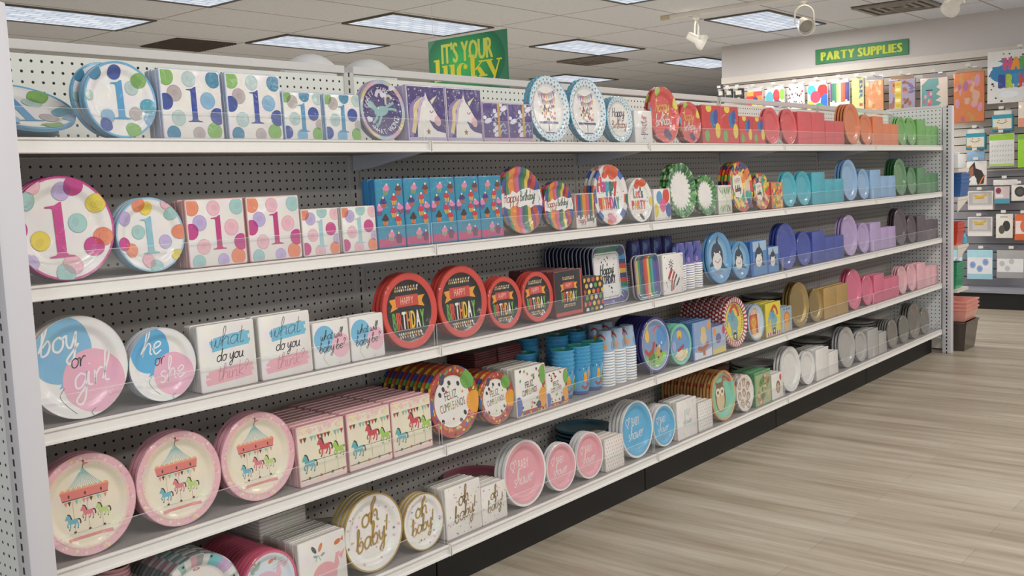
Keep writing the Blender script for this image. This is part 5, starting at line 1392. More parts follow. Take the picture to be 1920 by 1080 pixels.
FACINGS = [
    (0, 'P7', 'dots1b', 0.2653, 2, 'white plate pack with blue figure 1', 'beside the flat dotted plates'),
    (0, 'L', 'dots1b', 0.4424, 2, 'lunch napkin pack with dark blue 1', 'beside the blue-rimmed plates'),
    (0, 'L', 'dots1b', 0.622, 2, 'lunch napkin pack with dark blue 1', 'next to the small dotted napkins'),
    (0, 'B', 'dots1bb', 0.7734, 2, 'small napkin pack with light blue 1', 'beside the larger dotted napkins'),
    (0, 'B', 'dots1bb', 0.9112, 2, 'small napkin pack with light blue 1', 'beside the unicorn plate'),
    (0, 'P7', 'unicorn', 1.07, 2, 'purple unicorn plate pack with rainbow rim', 'between dotted napkins and unicorn napkins'),
    (0, 'L', 'unicornL', 1.241, 2, 'purple unicorn napkin pack', 'beside the round unicorn plates'),
    (0, 'L', 'unicornL', 1.4083, 2, 'purple unicorn napkin pack', 'beside the small unicorn napkins'),
    (0, 'B', 'unicornB', 1.5553, 2, 'small purple unicorn-print napkin pack', 'beside the larger unicorn napkins'),
    (0, 'B', 'unicornB', 1.6828, 2, 'small purple unicorn-print napkin pack', 'beside the lacy cake plates'),
    (0, 'P9', 'lacecake', 1.8613, 2, 'lacy blue-edged cake plate pack', 'next to the purple napkins'),
    (0, 'P9', 'lacecake', 2.0908, 2, 'lacy blue-edged cake plate pack', 'next to the small lacy plates'),
    (0, 'P7', 'lacehb', 2.2933, 3, 'small lacy Happy Birthday plate pack', 'between cake plates and cake napkin'),
    (0, 'B', 'cakeB', 2.4448, 2, 'small white cake napkin pack', 'between lacy plates and red plates'),
    (0, 'P9', 'redhb', 2.6233, 2, 'red Happy Birthday dinner plate pack', 'behind the cake napkin'),
    (0, 'P7', 'redhb', 2.8258, 3, 'small red Happy Birthday plate pack', 'beside the red balloon napkins'),
    (0, 'L', 'redball', 2.9968, 2, 'red balloon napkin pack', 'next to the small red plates'),
    (0, 'L', 'redball', 3.1633, 2, 'red balloon napkin pack', 'next to the small balloon napkins'),
    (0, 'B', 'redball', 3.317, 2, 'small red balloon napkin pack', 'beside the large balloon napkins'),
    (0, 'B', 'redball', 3.4466, 2, 'small red balloon napkin pack', 'beside the coral plates'),
    (0, 'P7', 'coral', 3.5981, 2, 'coral red plate pack', 'next to the balloon napkins'),
    (0, 'P7', 'coral', 3.7945, 2, 'coral red plate pack', 'next to the coral napkins'),
    (0, 'L', 'coralN', 3.9655, 2, 'plain coral red napkin pack', 'beside the coral plates'),
    (0, 'L', 'coralN', 4.1339, 2, 'plain coral red napkin pack', 'beside the small coral napkins'),
    (0, 'B', 'coralN', 4.2859, 2, 'small coral red napkin pack', 'beside the large coral napkins'),
    (0, 'B', 'coralN', 4.4134, 2, 'small coral red napkin pack', 'beside the orange plates'),
    (0, 'P9', 'orange', 4.6235, 4, 'orange dinner plate pack', 'between coral and orange napkins'),
    (0, 'P7', 'orange', 4.826, 2, 'small orange plate pack', 'beside the orange dinner plates'),
    (0, 'L', 'orangeN', 4.997, 2, 'plain orange napkin pack', 'beside the small orange plates'),
    (0, 'B', 'orangeN', 5.144, 2, 'small orange napkin pack', 'beside the large orange napkins'),
    (0, 'B', 'orangeN', 5.2715, 2, 'small orange napkin pack', 'beside the lime green plates'),
    (0, 'P7', 'lime', 5.423, 3, 'lime green plate pack', 'beside the orange napkins'),
    (0, 'P7', 'lime', 5.5985, 2, 'lime green plate pack', 'beside the lime napkins'),
    (0, 'L', 'limeN', 5.7695, 2, 'plain lime green napkin pack', 'beside the lime plates'),
    (0, 'B', 'limeN', 5.9165, 2, 'small lime green napkin pack', 'beside the large lime napkins'),
    (0, 'B', 'limeN', 6.044, 2, 'small lime green napkin pack', 'against the far end panel'),
    (1, 'P9', 'dots1p', 0.1107, 3, 'white dinner plate pack with magenta figure 1', 'against the near end post'),
    (1, 'P7', 'dots1ps', 0.3132, 3, 'small blue-rimmed plate pack with blue figure 1', 'beside the magenta figure plates'),
    (1, 'L', 'dots1p', 0.4847, 2, 'lunch napkin pack with magenta figure 1', 'beside the blue-rimmed plates'),
    (1, 'L', 'dots1p', 0.6588, 2, 'lunch napkin pack with magenta figure 1', 'beside the small dotted napkins'),
    (1, 'B', 'dots1pb', 0.8095, 2, 'small dotted napkin pack with pale blue 1', 'beside the magenta napkins'),
    (1, 'B', 'dots1pb', 0.947, 2, 'small dotted napkin pack with pale blue 1', 'beside the cupcake towels'),
    (1, 'T', 'cupcake', 1.0713, 2, 'blue cupcake guest towel pack', 'nearest the dotted napkins'),
    (1, 'T', 'cupcake', 1.1828, 2, 'blue cupcake guest towel pack', 'second of the cupcake row'),
    (1, 'T', 'cupcake', 1.2941, 2, 'blue cupcake guest towel pack', 'middle of the cupcake row'),
    (1, 'T', 'cupcake', 1.4055, 2, 'blue cupcake guest towel pack', 'fourth of the cupcake row'),
    (1, 'T', 'cupcake', 1.5168, 2, 'blue cupcake guest towel pack', 'nearest the rainbow plates'),
    (1, 'P9', 'rainhb', 1.687, 2, 'rainbow-striped Happy Birthday dinner plate pack', 'beside the cupcake towels'),
    (1, 'P7', 'rainhb', 1.8892, 2, 'small rainbow-striped Happy Birthday plate pack', 'beside the rainbow dinner plates'),
    (1, 'B', 'rainN', 2.0404, 2, 'small rainbow-striped Happy Birthday napkin pack', 'beside the small rainbow plates'),
    (1, 'P9', 'letters', 2.2185, 3, 'white Happy Birthday plate pack in cut-out letters', 'beside the striped napkins'),
    (1, 'P7', 'letsparty', 2.4205, 3, "small white Let's Party plate pack", 'beside the cut-out letter plates'),
    (1, 'B', 'balloonB', 2.5715, 2, 'small white balloon napkin pack', "beside the Let's Party plates"),
    (1, 'P9', 'leaf', 2.7495, 3, 'green palm leaf dinner plate pack', 'beside the balloon napkins'),
    (1, 'P7', 'leaf', 2.9514, 2, 'small green palm leaf plate pack', 'beside the leaf dinner plates'),
    (1, 'B', 'leafN', 3.1023, 2, 'small white leaf napkin pack', 'beside the small leaf plates'),
    (1, 'P9', 'pop', 3.2801, 4, 'bright patchwork birthday dinner plate pack', 'beside the leaf napkins'),
    (1, 'P7', 'pop', 3.4819, 2, 'small bright patchwork birthday plate pack', 'beside the patchwork dinner plates'),
    (1, 'B', 'popN', 3.6327, 2, 'small bright patchwork napkin pack', 'beside the turquoise plates'),
    (1, 'P7', 'turq', 3.7834, 2, 'turquoise plate pack', 'beside the patchwork napkins'),
    (1, 'P7', 'turq', 3.9581, 2, 'turquoise plate pack', 'beside the turquoise napkins'),
    (1, 'L', 'turqN', 4.1283, 2, 'plain turquoise napkin pack', 'beside the turquoise plates'),
    (1, 'B', 'turqN', 4.2744, 2, 'small turquoise napkin pack', 'beside the large turquoise napkins'),
    (1, 'B', 'turqN', 4.401, 2, 'small turquoise napkin pack', 'beside the sky blue plates'),
    (1, 'P9', 'sky', 4.5785, 3, 'sky blue dinner plate pack', 'beside the turquoise napkins'),
    (1, 'P7', 'sky', 4.7801, 2, 'small sky blue plate pack', 'beside the sky blue dinner plates'),
    (1, 'L', 'skyN', 4.9501, 2, 'plain sky blue napkin pack', 'beside the small sky blue plates'),
    (1, 'B', 'skyN', 5.0961, 2, 'small sky blue napkin pack', 'beside the large sky blue napkins'),
    (1, 'B', 'skyN', 5.2226, 2, 'small sky blue napkin pack', 'beside the dark green plates'),
    (1, 'P9', 'forest', 5.4001, 4, 'dark green dinner plate pack', 'beside the sky blue napkins'),
    (1, 'P7', 'forest', 5.6016, 2, 'small green plate pack', 'beside the dark green dinner plates'),
    (1, 'L', 'forestN', 5.7716, 2, 'plain green napkin pack', 'beside the small green plates'),
    (1, 'B', 'forestN', 5.9175, 2, 'small green napkin pack', 'beside the large green napkins'),
    (1, 'B', 'forestN', 6.044, 2, 'small green napkin pack', 'against the far end panel'),
    (2, 'P9', 'boygirl', 0.1166, 3, 'boy or girl dinner plate pack', 'against the near end post'),
    (2, 'P7', 'heshe', 0.3191, 3, 'small he or she plate pack', 'beside the boy or girl plates'),
    (2, 'L', 'think', 0.4929, 2, 'what do you think napkin pack', 'beside the he or she plates'),
    (2, 'L', 'think', 0.67, 2, 'what do you think napkin pack', 'beside the small baby napkins'),
    (2, 'B', 'baby', 0.8229, 2, 'small what will baby be napkin pack', 'beside the larger white napkins'),
    (2, 'B', 'baby', 0.9539, 2, 'small what will baby be napkin pack', 'beside the red-rimmed plates'),
    (2, 'P9', 'hbblack', 1.1386, 3, 'red-rimmed black Happy Birthday dinner plate pack', 'beside the baby napkins'),
    (2, 'P9', 'hbblack', 1.3712, 3, 'red-rimmed black Happy Birthday dinner plate pack', 'beside the smaller red-rimmed plates'),
    (2, 'P7', 'hbblack', 1.5737, 3, 'small red-rimmed black Happy Birthday plate pack', 'beside the large red-rimmed plates'),
    (2, 'P7', 'hbblack', 1.7492, 3, 'small red-rimmed black Happy Birthday plate pack', 'beside the black birthday napkin'),
    (2, 'L', 'hbN', 1.9202, 7, 'black Happy Birthday napkin pack', 'beside the red-rimmed plates'),
    (2, 'B', 'hbdots', 2.071, 3, 'black napkin pack with coloured dots', 'beside the black birthday napkins'),
    (2, 'S9', 'starsq', 2.26, 13, 'square rainbow-edged Happy Birthday plate pack', 'behind the dotted black napkins'),
    (2, 'S7', 'rainsq', 2.4631, 2, 'small square rainbow-striped plate pack', 'beside the star-print square plates'),
    (2, 'L', 'hat', 2.6441, 2, 'white napkin pack with striped party hat', 'beside the rainbow square plates'),
    (2, 'P9', 'shark', 3.0598, 2, 'blue shark dinner plate pack', 'beside the wrapped paper cups'),
    (2, 'P7', 'shark', 3.2562, 3, 'small blue shark plate pack', 'beside the shark dinner plates'),
    (2, 'L', 'sharkN', 3.427, 2, 'blue shark napkin pack', 'beside the small shark plates'),
    (2, 'B', 'sharkN', 3.5737, 2, 'small blue shark napkin pack', 'beside the royal blue plates'),
    (2, 'P9', 'royal', 3.7519, 3, 'royal blue dinner plate pack', 'beside the shark napkins'),
    (2, 'P7', 'royal', 3.954, 2, 'small royal blue plate pack', 'beside the royal blue dinner plates'),
    (2, 'L', 'royalN', 4.1246, 2, 'plain royal blue napkin pack', 'beside the small royal blue plates'),
    (2, 'B', 'royalN', 4.2711, 2, 'small royal blue napkin pack', 'beside the large royal blue napkins'),
    (2, 'B', 'royalN', 4.3981, 2, 'small royal blue napkin pack', 'beside the lavender plates'),
    (2, 'P9', 'lav', 4.576, 3, 'lavender dinner plate pack', 'beside the royal blue napkins'),
    (2, 'P7', 'lav', 4.7779, 2, 'small lavender plate pack', 'beside the lavender dinner plates'),
    (2, 'L', 'lavN', 4.9482, 2, 'plain lavender napkin pack', 'beside the small lavender plates'),
    (2, 'B', 'lavN', 5.0945, 2, 'small lavender napkin pack', 'beside the large lavender napkins'),
    (2, 'B', 'lavN', 5.2213, 2, 'small lavender napkin pack', 'beside the plum plates'),
    (2, 'P9', 'plum', 5.3991, 3, 'dark plum dinner plate pack', 'beside the lavender napkins'),
    (2, 'P7', 'plum', 5.6008, 2, 'small dark plum plate pack', 'beside the plum dinner plates'),
    (2, 'L', 'plumN', 5.771, 2, 'plain plum napkin pack', 'beside the small plum plates'),
    (2, 'B', 'plumN', 5.9173, 2, 'small plum napkin pack', 'beside the large plum napkins'),
    (2, 'B', 'plumN', 6.044, 2, 'small plum napkin pack', 'against the far end panel'),
    (3, 'P9', 'carousel', 0.111, 3, 'pink-rimmed carousel dinner plate pack', 'against the near end post'),
    (3, 'P9', 'carousel', 0.3405, 3, 'pink-rimmed carousel dinner plate pack', 'in the middle carousel stack'),
    (3, 'P9', 'carousel', 0.57, 3, 'pink-rimmed carousel dinner plate pack', 'beside the carousel napkins'),
    (3, 'L', 'carouselN', 0.768, 8, 'cream carousel horse napkin pack', 'beside the carousel plates'),
    (3, 'L', 'carouselN', 0.9419, 9, 'cream carousel horse napkin pack', 'in the middle carousel napkin row'),
    (3, 'L', 'carouselN', 1.1115, 9, 'cream carousel horse napkin pack', 'beside the Feliz Cumpleanos plates'),
    (3, 'P9', 'feliz', 1.3095, 14, 'red balloon Feliz Cumpleanos dinner plate pack', 'beside the carousel napkins'),
    (3, 'P7', 'feliz', 1.512, 8, 'small red balloon Feliz Cumpleanos plate pack', 'beside the Feliz dinner plates'),
    (3, 'L', 'felizN', 1.683, 5, 'Feliz Cumpleanos balloon napkin pack', 'beside the small Feliz plates'),
    (3, 'B', 'felizN', 1.83, 4, 'small Feliz Cumpleanos balloon napkin pack', 'beside the blue cups'),
    (3, 'P9', 'kite', 2.512, 9, 'navy-rimmed picnic scene dinner plate pack', 'beside the wrapped cups'),
    (3, 'P7', 'kite2', 2.7027, 8, 'small mint-rimmed beach scene plate pack', 'beside the navy-rimmed plates'),
    (3, 'L', 'kiteN', 2.8735, 6, 'blue scene napkin pack', 'beside the mint-rimmed plates'),
    (3, 'B', 'kiteN', 3.0203, 4, 'small blue scene napkin pack', 'beside the circus plates'),
    (3, 'P9', 'circus', 3.1985, 14, 'red-checked circus elephant dinner plate pack', 'beside the blue scene napkins'),
    (3, 'P7', 'lion', 3.4007, 5, 'small circus lion plate pack', 'beside the elephant plates'),
    (3, 'L', 'elephN', 3.5713, 4, 'yellow elephant napkin pack', 'beside the lion plates'),
    (3, 'B', 'lionN', 3.7178, 3, 'small lion napkin pack', 'beside the gold plates'),
    (3, 'P9', 'gold', 3.8958, 3, 'gold dinner plate pack', 'beside the lion napkins'),
    (3, 'P7', 'gold', 4.0977, 2, 'small gold plate pack', 'beside the gold dinner plates'),
    (3, 'L', 'goldN', 4.2681, 2, 'plain gold napkin pack', 'beside the small gold plates'),
    (3, 'L', 'goldN', 4.4339, 2, 'plain gold napkin pack', 'beside the hot pink plates'),
    (3, 'P9', 'hot', 4.6312, 3, 'hot pink dinner plate pack', 'beside the gold napkins'),
    (3, 'P7', 'hot', 4.8329, 2, 'small hot pink plate pack', 'beside the hot pink dinner plates'),
    (3, 'L', 'hotN', 5.0031, 2, 'plain hot pink napkin pack', 'beside the small hot pink plates'),
    (3, 'B', 'hotN', 5.1493, 2, 'small hot pink napkin pack', 'beside the large hot pink napkins'),
    (3, 'B', 'hotN', 5.2759, 2, 'small hot pink napkin pack', 'beside the pale pink plates'),
    (3, 'P7', 'pale', 5.4266, 3, 'pale pink plate pack', 'beside the hot pink napkins'),
    (3, 'P7', 'pale', 5.6012, 2, 'pale pink plate pack', 'beside the pale pink napkins'),
    (3, 'L', 'paleN', 5.7713, 2, 'plain pale pink napkin pack', 'beside the pale pink plates'),
    (3, 'B', 'paleN', 5.9174, 2, 'small pale pink napkin pack', 'beside the large pale pink napkins'),
    (3, 'B', 'paleN', 6.044, 2, 'small pale pink napkin pack', 'against the far end panel'),
    (4, 'P9', 'seamix', 0.3744, 12, 'grey and aqua sea animal dinner plate pack', 'beside the pink-rimmed whale plates'),
    (4, 'P7', 'whale', 0.5769, 15, 'small pink-rimmed whale plate pack', 'beside the sea animal plates'),
    (4, 'L', 'whaleN', 0.7479, 5, 'white pink whale napkin pack', 'beside the pink-rimmed whale plates'),
    (4, 'P9', 'ohbaby', 0.9459, 4, 'gold-rimmed oh baby dinner plate pack', 'beside the whale napkins'),
    (4, 'P7', 'ohbaby', 1.1484, 3, 'small gold-rimmed oh baby plate pack', 'beside the oh baby dinner plates'),
    (4, 'L', 'ohbabyN', 1.3194, 3, 'white oh baby napkin pack', 'beside the small oh baby plates'),
    (4, 'B', 'ohbabyN', 1.4664, 4, 'small white oh baby napkin pack', 'beside the pink shower plates'),
    (4, 'P9', 'showerp', 1.6449, 3, 'pink Baby Shower dinner plate pack', 'beside the oh baby napkins'),
    (4, 'P7', 'showerp', 1.8474, 2, 'small pink Baby Shower plate pack', 'beside the pink dinner plates'),
    (4, 'P7', 'showerp', 2.0229, 3, 'small pink Baby Shower plate pack', 'beside the dotted napkins'),
    (4, 'B', 'spotN', 2.1744, 5, 'small pink-dotted white napkin pack', 'between pink and blue shower plates'),
    (4, 'P9', 'showerb', 2.3529, 4, 'blue Baby Shower dinner plate pack', 'beside the pink-dotted napkins'),
    (4, 'P7', 'showerb', 2.5554, 4, 'small blue Baby Shower plate pack', 'beside the blue dinner plates'),
    (4, 'L', 'showerN', 2.7264, 3, 'white Baby Shower napkin pack', 'beside the small blue shower plates'),
    (4, 'B', 'spotNb', 2.883, 3, 'small blue-dotted white napkin pack', 'beside the owl plates'),
    (4, 'P9', 'owl', 3.0736, 16, 'orange-rimmed green owl dinner plate pack', 'beside the blue-dotted napkins'),
    (4, 'P7', 'wood', 3.2772, 6, 'small white woodland animal plate pack', 'beside the owl plates'),
    (4, 'L', 'woodN', 3.4482, 4, 'green woodland animal napkin pack', 'beside the woodland plates'),
    (4, 'B', 'woodB', 3.6049, 3, 'small white hedgehog napkin pack', 'beside the plain white plates'),
    (4, 'P9', 'white', 3.7848, 3, 'plain white dinner plate pack', 'beside the hedgehog napkins'),
    (4, 'P7', 'white', 3.9873, 2, 'small plain white plate pack', 'beside the white dinner plates'),
    (4, 'L', 'whiteN', 4.1583, 4, 'plain white napkin pack', 'beside the small white plates'),
    (4, 'B', 'whiteN', 4.3053, 4, 'small plain white napkin pack', 'beside the silver plates'),
    (4, 'P9', 'silver', 4.5234, 3, 'silver grey dinner plate pack', 'beside the white napkins'),
    (4, 'P7', 'silver', 4.7295, 2, 'small silver grey plate pack', 'beside the silver dinner plates'),
    (4, 'L', 'silverN', 4.9005, 3, 'plain silver grey napkin pack', 'beside the small silver plates'),
    (4, 'B', 'silverN', 5.0574, 2, 'small silver grey napkin pack', 'beside the dark grey plates'),
    (4, 'P7', 'steel', 5.2495, 8, 'dark grey plate pack', 'beside the silver napkins'),
    (4, 'P7', 'steel', 5.4567, 2, 'dark grey plate pack', 'beside the large grey dinner plates'),
    (4, 'P9', 'steel', 5.6616, 4, 'large dark grey dinner plate pack', 'near the far end panel'),
    (4, 'P7', 'steel', 5.8641, 2, 'dark grey plate pack', 'beside the clear bag'),
]
for F in FACINGS: facing(*F)

def flat_stack(kind, dn, x, y, lv, n, desc, rotz=0.0, tilt=0.0, group=None, dz0=0.0):
    """packs lying flat on the shelf, face up"""
    if kind in 'LB' and dn in NAMEFIX: dn = NAMEFIX[dn]
    me = body_mesh(kind, dn); art = art_mesh(kind, dn); name, cat = CATS[kind[0]]
    if dn in PLASTICS: name = 'plastic_plate_pack'
    R = KSIZE[kind]
    th = (0.10*R+PITCH[kind]*0.86) if kind[0] == 'P' else R[2]
    hgt = R*2 if kind[0] == 'P' else R[1]
    for k in range(n):
        z = ZT[lv]+0.001+th+k*PITCH[kind]+dz0
        M = Matrix.Translation((x, y, z)) @ Matrix.Rotation(tilt, 4, 'X') @ Matrix.Rotation(rotz, 4, 'Z') @ Matrix.Rotation(-PI/2, 4, 'X') @ Matrix.Translation((0, 0, -hgt/2))
        o = place(me, name); o.matrix_world = M
        what = 'topmost' if k == n-1 else ORD[k].replace('front', 'lowest')
        tag(o, (desc if n == 1 else '%s %s' % (what+(' pack of' if True else ''), desc)) + ', ' + SHELF_WORD[lv], cat, group or desc)
        if k == n-1 and art is not None: place(art, 'printed_face', o)

flat_stack('P9', 'dots1b', 0.085, 0.223, 0, 1, 'flat blue-dotted plates at the near end')
o = place(plate_mesh('P9', 'dots1b'), 'paper_plate_pack', None, (0.084, 0.030, ZT[0]+0.022), (-1.05, 0, 0.0))
tag(o, 'blue-dotted dinner plate pack leaning far back by the near end post', 'plates'); place(art_mesh('P9', 'dots1b'), 'printed_face', o)
# a dotted plate leaning sideways behind the upright one
o = place(body_mesh('P7', 'dots1b'), 'paper_plate_pack', None, (0.262, 0.062, ZT[0]+0.006), (-0.16, -0.05, 0.10)); tag(o, 'blue-dotted plate pack leaning askew behind the upright dotted plates, top shelf', 'plates')
place(art_mesh('P7', 'dots1b'), 'printed_face', o)
flat_stack('P9', 'ohbaby', 0.925, 0.222, 4, 5, 'oh baby plates lying flat behind the standing ones')

# napkins and plates lying flat at the back of the shelves
design('tealp', '#3f7f94', '#3a7286', None, PLASTIC)
flat_stack('L', 'whaleN', 0.735, 0.255, 4, 7, 'white napkins lying flat behind the pink whale plates', 0.02)
flat_stack('B', 'hbN', 1.665, 0.270, 3, 8, 'dark red napkins lying flat behind the Feliz plates, left pile', 0.05)
flat_stack('B', 'hbN', 1.800, 0.268, 3, 8, 'dark red napkins lying flat behind the Feliz plates, right pile', -0.04)
flat_stack('P9', 'hot', 1.600, 0.222, 4, 5, 'deep pink plates lying flat behind the oh baby napkins')
flat_stack('P9', 'tealp', 2.260, 0.222, 4, 7, 'dark teal plates lying flat behind the small pink plates')
design('brownN', '#8a5a3f', '#7a4f38', None, NAPKIN)
flat_stack('B', 'brownN', 3.400, 0.270, 4, 7, 'brown napkins lying flat behind the owl plates')
flat_stack('P9', 'silver', 3.760, 0.223, 4, 8, 'grey plates lying flat behind the hedgehog napkins')
flat_stack('P9', 'steel', 4.480, 0.223, 4, 9, 'dark plates lying flat behind the white napkins')
flat_stack('P9', 'steel', 5.160, 0.223, 4, 10, 'dark plates lying flat behind the silver napkins')
flat_stack('P9', 'steel', 3.900, 0.223, 3, 9, 'dark gold plates lying flat behind the lion napkins')

# ------------------------------------------------------------------ cups
def cup_mesh(r0, r1, h, outer, inner, fn=None):
    mb = MB(); n = 28
    P = [(r0*0.96, 0.0), (r0, 0.002), (r0+(r1-r0)*.12, h*.12), (r0+(r1-r0)*.5, h*.5), (r0+(r1-r0)*.78, h*.78), (r1-0.0006, h*.93), (r1+0.0016, h*.955), (r1+0.0016, h), (r1-0.0012, h), (r0*.96, 0.006), (0.001, 0.006)]
    for r, z in P:
        for a in range(n): t = 2*PI*a/n; mb.v.append((r*math.cos(t), r*math.sin(t), z))
    for i in range(len(P)-1):
        for a in range(n):
            a2 = (a+1) % n
            c = inner if i >= 7 else (fn(i, a, n) if fn else outer)
            mb.f.append([i*n+a, i*n+a2, (i+1)*n+a2, (i+1)*n+a]); mb.c.append(lin(c)); mb.m.append(0)
    mb.f.append(list(range(n))[::-1]); mb.c.append(lin(outer)); mb.m.append(0)
    return mb
def cup_art(r0, r1, h, fn):
    """print wrapped round the cup: x is the angle, y the height"""
    a = Art(); fn(a); mb = MB()
    for idx, (pts, fs, col) in enumerate(a.items):
        out = []
        for x, y in pts:
            y = max(0.02, min(0.90, y)); r = r0+(r1-r0)*y+0.0004+0.00003*idx; t = x
            out.append((r*math.cos(t), r*math.sin(t), y*h))
        b = len(mb.v); mb.v += out
        for f in fs: mb.f.append([b+i for i in f]); mb.c.append(col); mb.m.append(0)
    return mb
def party_cup(a):
    for k in range(3):
        o = -PI/2-2.1+2.1*k
        a.ell(o-.35,.52,.22,.12,'#e8a03a'); a.ell(o-.38,.66,.15,.08,'#eeb04a'); a.stroke([(o-.75,.30),(o-.3,.22),(o+.15,.34)],.09,'#a9463a'); a.ell(o+.55,.30,.22,.14,'#9fc44a'); a.ell(o+.5,.44,.16,.1,'#b4d25a')
        a.disc(o+.5,.60,.08,'#e2b4a4',8)
        for q in range(8): t = q*.785; a.ell(o+.5+.15*math.cos(t),.60+.085*math.sin(t),.07,.04,'#efe4dc',0,8)
        for q in range(6): a.dot(o-.9+q*.32,.82+.03*(q % 2),.035,['#23405a','#efe9e4'][q % 2],6)
        a.stroke([(o-.1,.34),(o-.1,.60)],.03,'#5a8a3a')
CUPM = PRINT
def blue_fn(i, a, n): return '#3a4a98' if i < 2 else '#49a9da'
plc = cup_mesh(0.032, 0.043, 0.118, '#49a9da', '#2fa394', blue_fn).mesh('cup', [PLASTIC], smooth=True)
plca = cup_art(0.032, 0.043, 0.118, party_cup).mesh('cup_print', [MATTE])
def cup_stack(x, y, lv, n, step, lab, me, art, cat='cups', group=None, inv=False, h=0.118, tilt=0.0, name='cup_stack'):
    t = empty(name, (x, y, ZT[lv]+0.001), (tilt, 0, 0)); tag(t, lab, cat, group)
    for k in range(n):
        if not inv: c = place(me, 'cup', t, (0, 0, k*step), (0, 0, 0.5*k))
        else: c = place(me, 'cup', t, (0, 0, h+k*step), (PI, 0, 0.4*k))
        if art is not None and (not inv or k == n-1): place(art, 'cup_print', c)
    return t
GB = 'blue plastic cups on the fourth shelf'
cup_stack(1.942, 0.078, 3, 5, 0.0155, 'front stack of blue plastic cups beside the small Feliz napkins', plc, plca, group=GB)
cup_stack(2.033, 0.070, 3, 6, 0.0130, 'middle front stack of blue plastic cups with flower print', plc, plca, group=GB)
cup_stack(2.124, 0.074, 3, 6, 0.0130, 'front stack of blue plastic cups beside the wrapped paper cups', plc, plca, group=GB)
cup_stack(1.872, 0.200, 3, 5, 0.0130, 'stack of blue plastic cups behind the Feliz napkins', plc, plca, group=GB)
cup_stack(2.065, 0.195, 3, 7, 0.0150, 'tall stack of blue plastic cups behind the flower print stack', plc, plca, group=GB)
cup_stack(2.185, 0.200, 3, 7, 0.0150, 'tall blue plastic cup stack at the back beside the paper cups', plc, plca, group=GB)
cup_stack(1.965, 0.262, 3, 7, 0.0150, 'rearmost stack of blue plastic cups against the pegboard', plc, plca, group=GB)
def kid_cup(a):
    for k in range(3):
        o = -PI/2-2.1+2.1*k
        a.stroke([(o-.5,.72),(o-.1,.82),(o+.4,.74),(o+.6,.60)],.10,'#b4483f'); a.ell(o+.1,.40,.22,.14,'#ecb23f'); a.ell(o-.5,.34,.25,.18,'#7f9cc4'); a.ell(o+.6,.3,.2,.14,'#d8a070')
pap = cup_mesh(0.027, 0.036, 0.088, '#a9bfd2', '#f0ece6', lambda i, a, n: '#f1eeea' if i >= 5 else '#9fb6cc').mesh('cup', [PRINT], smooth=True)
def kid_flip(a):
    kid_cup(a)
    a.items = [([(-x, 1-y) for x, y in p], [tuple(reversed(f)) for f in fs], c) for p, fs, c in a.items]
papa = cup_art(0.027, 0.036, 0.088, kid_flip).mesh('cup_print', [MATTE])
GP = 'wrapped paper cups on the fourth shelf'
for i, (cx, cy, lab) in enumerate(((2.208, 0.074, 'wrapped paper cup stack beside the blue plastic cups, printed cup on top'), (2.285, 0.074, 'middle one of three front wrapped paper cup stacks'), (2.361, 0.074, 'wrapped paper cup stack beside the navy-rimmed plates, printed cup on top'))):
    cup_stack(cx, cy, 3, 13, 0.0105, lab, pap, papa, group=GP, inv=True, h=0.088, name='paper_cup_stack')
for i, (cx, cy, lab) in enumerate(((2.280, 0.166, 'rear wrapped paper cup stack behind the middle front stack'), (2.357, 0.168, 'rear wrapped paper cup stack behind the stack beside the navy-rimmed plates'), (2.30, 0.256, 'wrapped paper cup stack deepest on the shelf against the pegboard'))):
    cup_stack(cx, cy, 3, 14, 0.0105, lab, pap, papa, group=GP, inv=True, h=0.088, name='paper_cup_stack')
def purple_print(a):
    for k in range(3):
        o = -PI/2-2.1+2.1*k; a.stroke([(o-.5,.3),(o,.6),(o+.4,.85)],.16,'#3a3f8a'); a.ell(o+.4,.3,.3,.16,'#7fa0cc'); a.ell(o-.5,.75,.2,.12,'#9a86b8')
pur = cup_mesh(0.0260, 0.0328, 0.100, '#54549c', '#efeae6', lambda i, a, n: '#f1eeea' if i >= 5 else '#58589f').mesh('cup', [PRINT], smooth=True)
pura = cup_art(0.0260, 0.0328, 0.100, purple_print).mesh('cup_print', [MATTE])
GS = 'wrapped purple paper cups on the third shelf'
for i, (cx, lab) in enumerate(((2.774, 'wrapped purple paper cup stack beside the party hat napkin'), (2.845, 'middle one of the front wrapped purple paper cup stacks'), (2.916, 'wrapped purple paper cup stack beside the blue shark plates'))):
    cup_stack(cx, 0.075, 2, 11, 0.0100, lab, pur, pura, group=GS, inv=True, h=0.100, name='paper_cup_stack')
for i, (cx, cy, lab) in enumerate(((2.62, 0.20, 'dark purple cup stack behind the square rainbow plates'), (2.72, 0.21, 'dark purple cup stack behind the party hat napkin'), (2.82, 0.215, 'dark purple cup stack behind the front wrapped cups'), (2.92, 0.22, 'dark purple cup stack nearest the shark plates, at the back'))):
    cup_stack(cx, cy, 2, 13, 0.0100, lab, pur, pura, group=GS, inv=True, h=0.100, name='paper_cup_stack')
pnk = cup_mesh(0.028, 0.037, 0.095, '#e2aab4', '#d89aa6').mesh('cup', [PRINT], smooth=True)
cup_stack(0.205, 0.130, 4, 16, 0.0095, 'pale pink paper cup stack at the bottom edge below the carousel plates', pnk, None, h=0.095, name='paper_cup_stack')

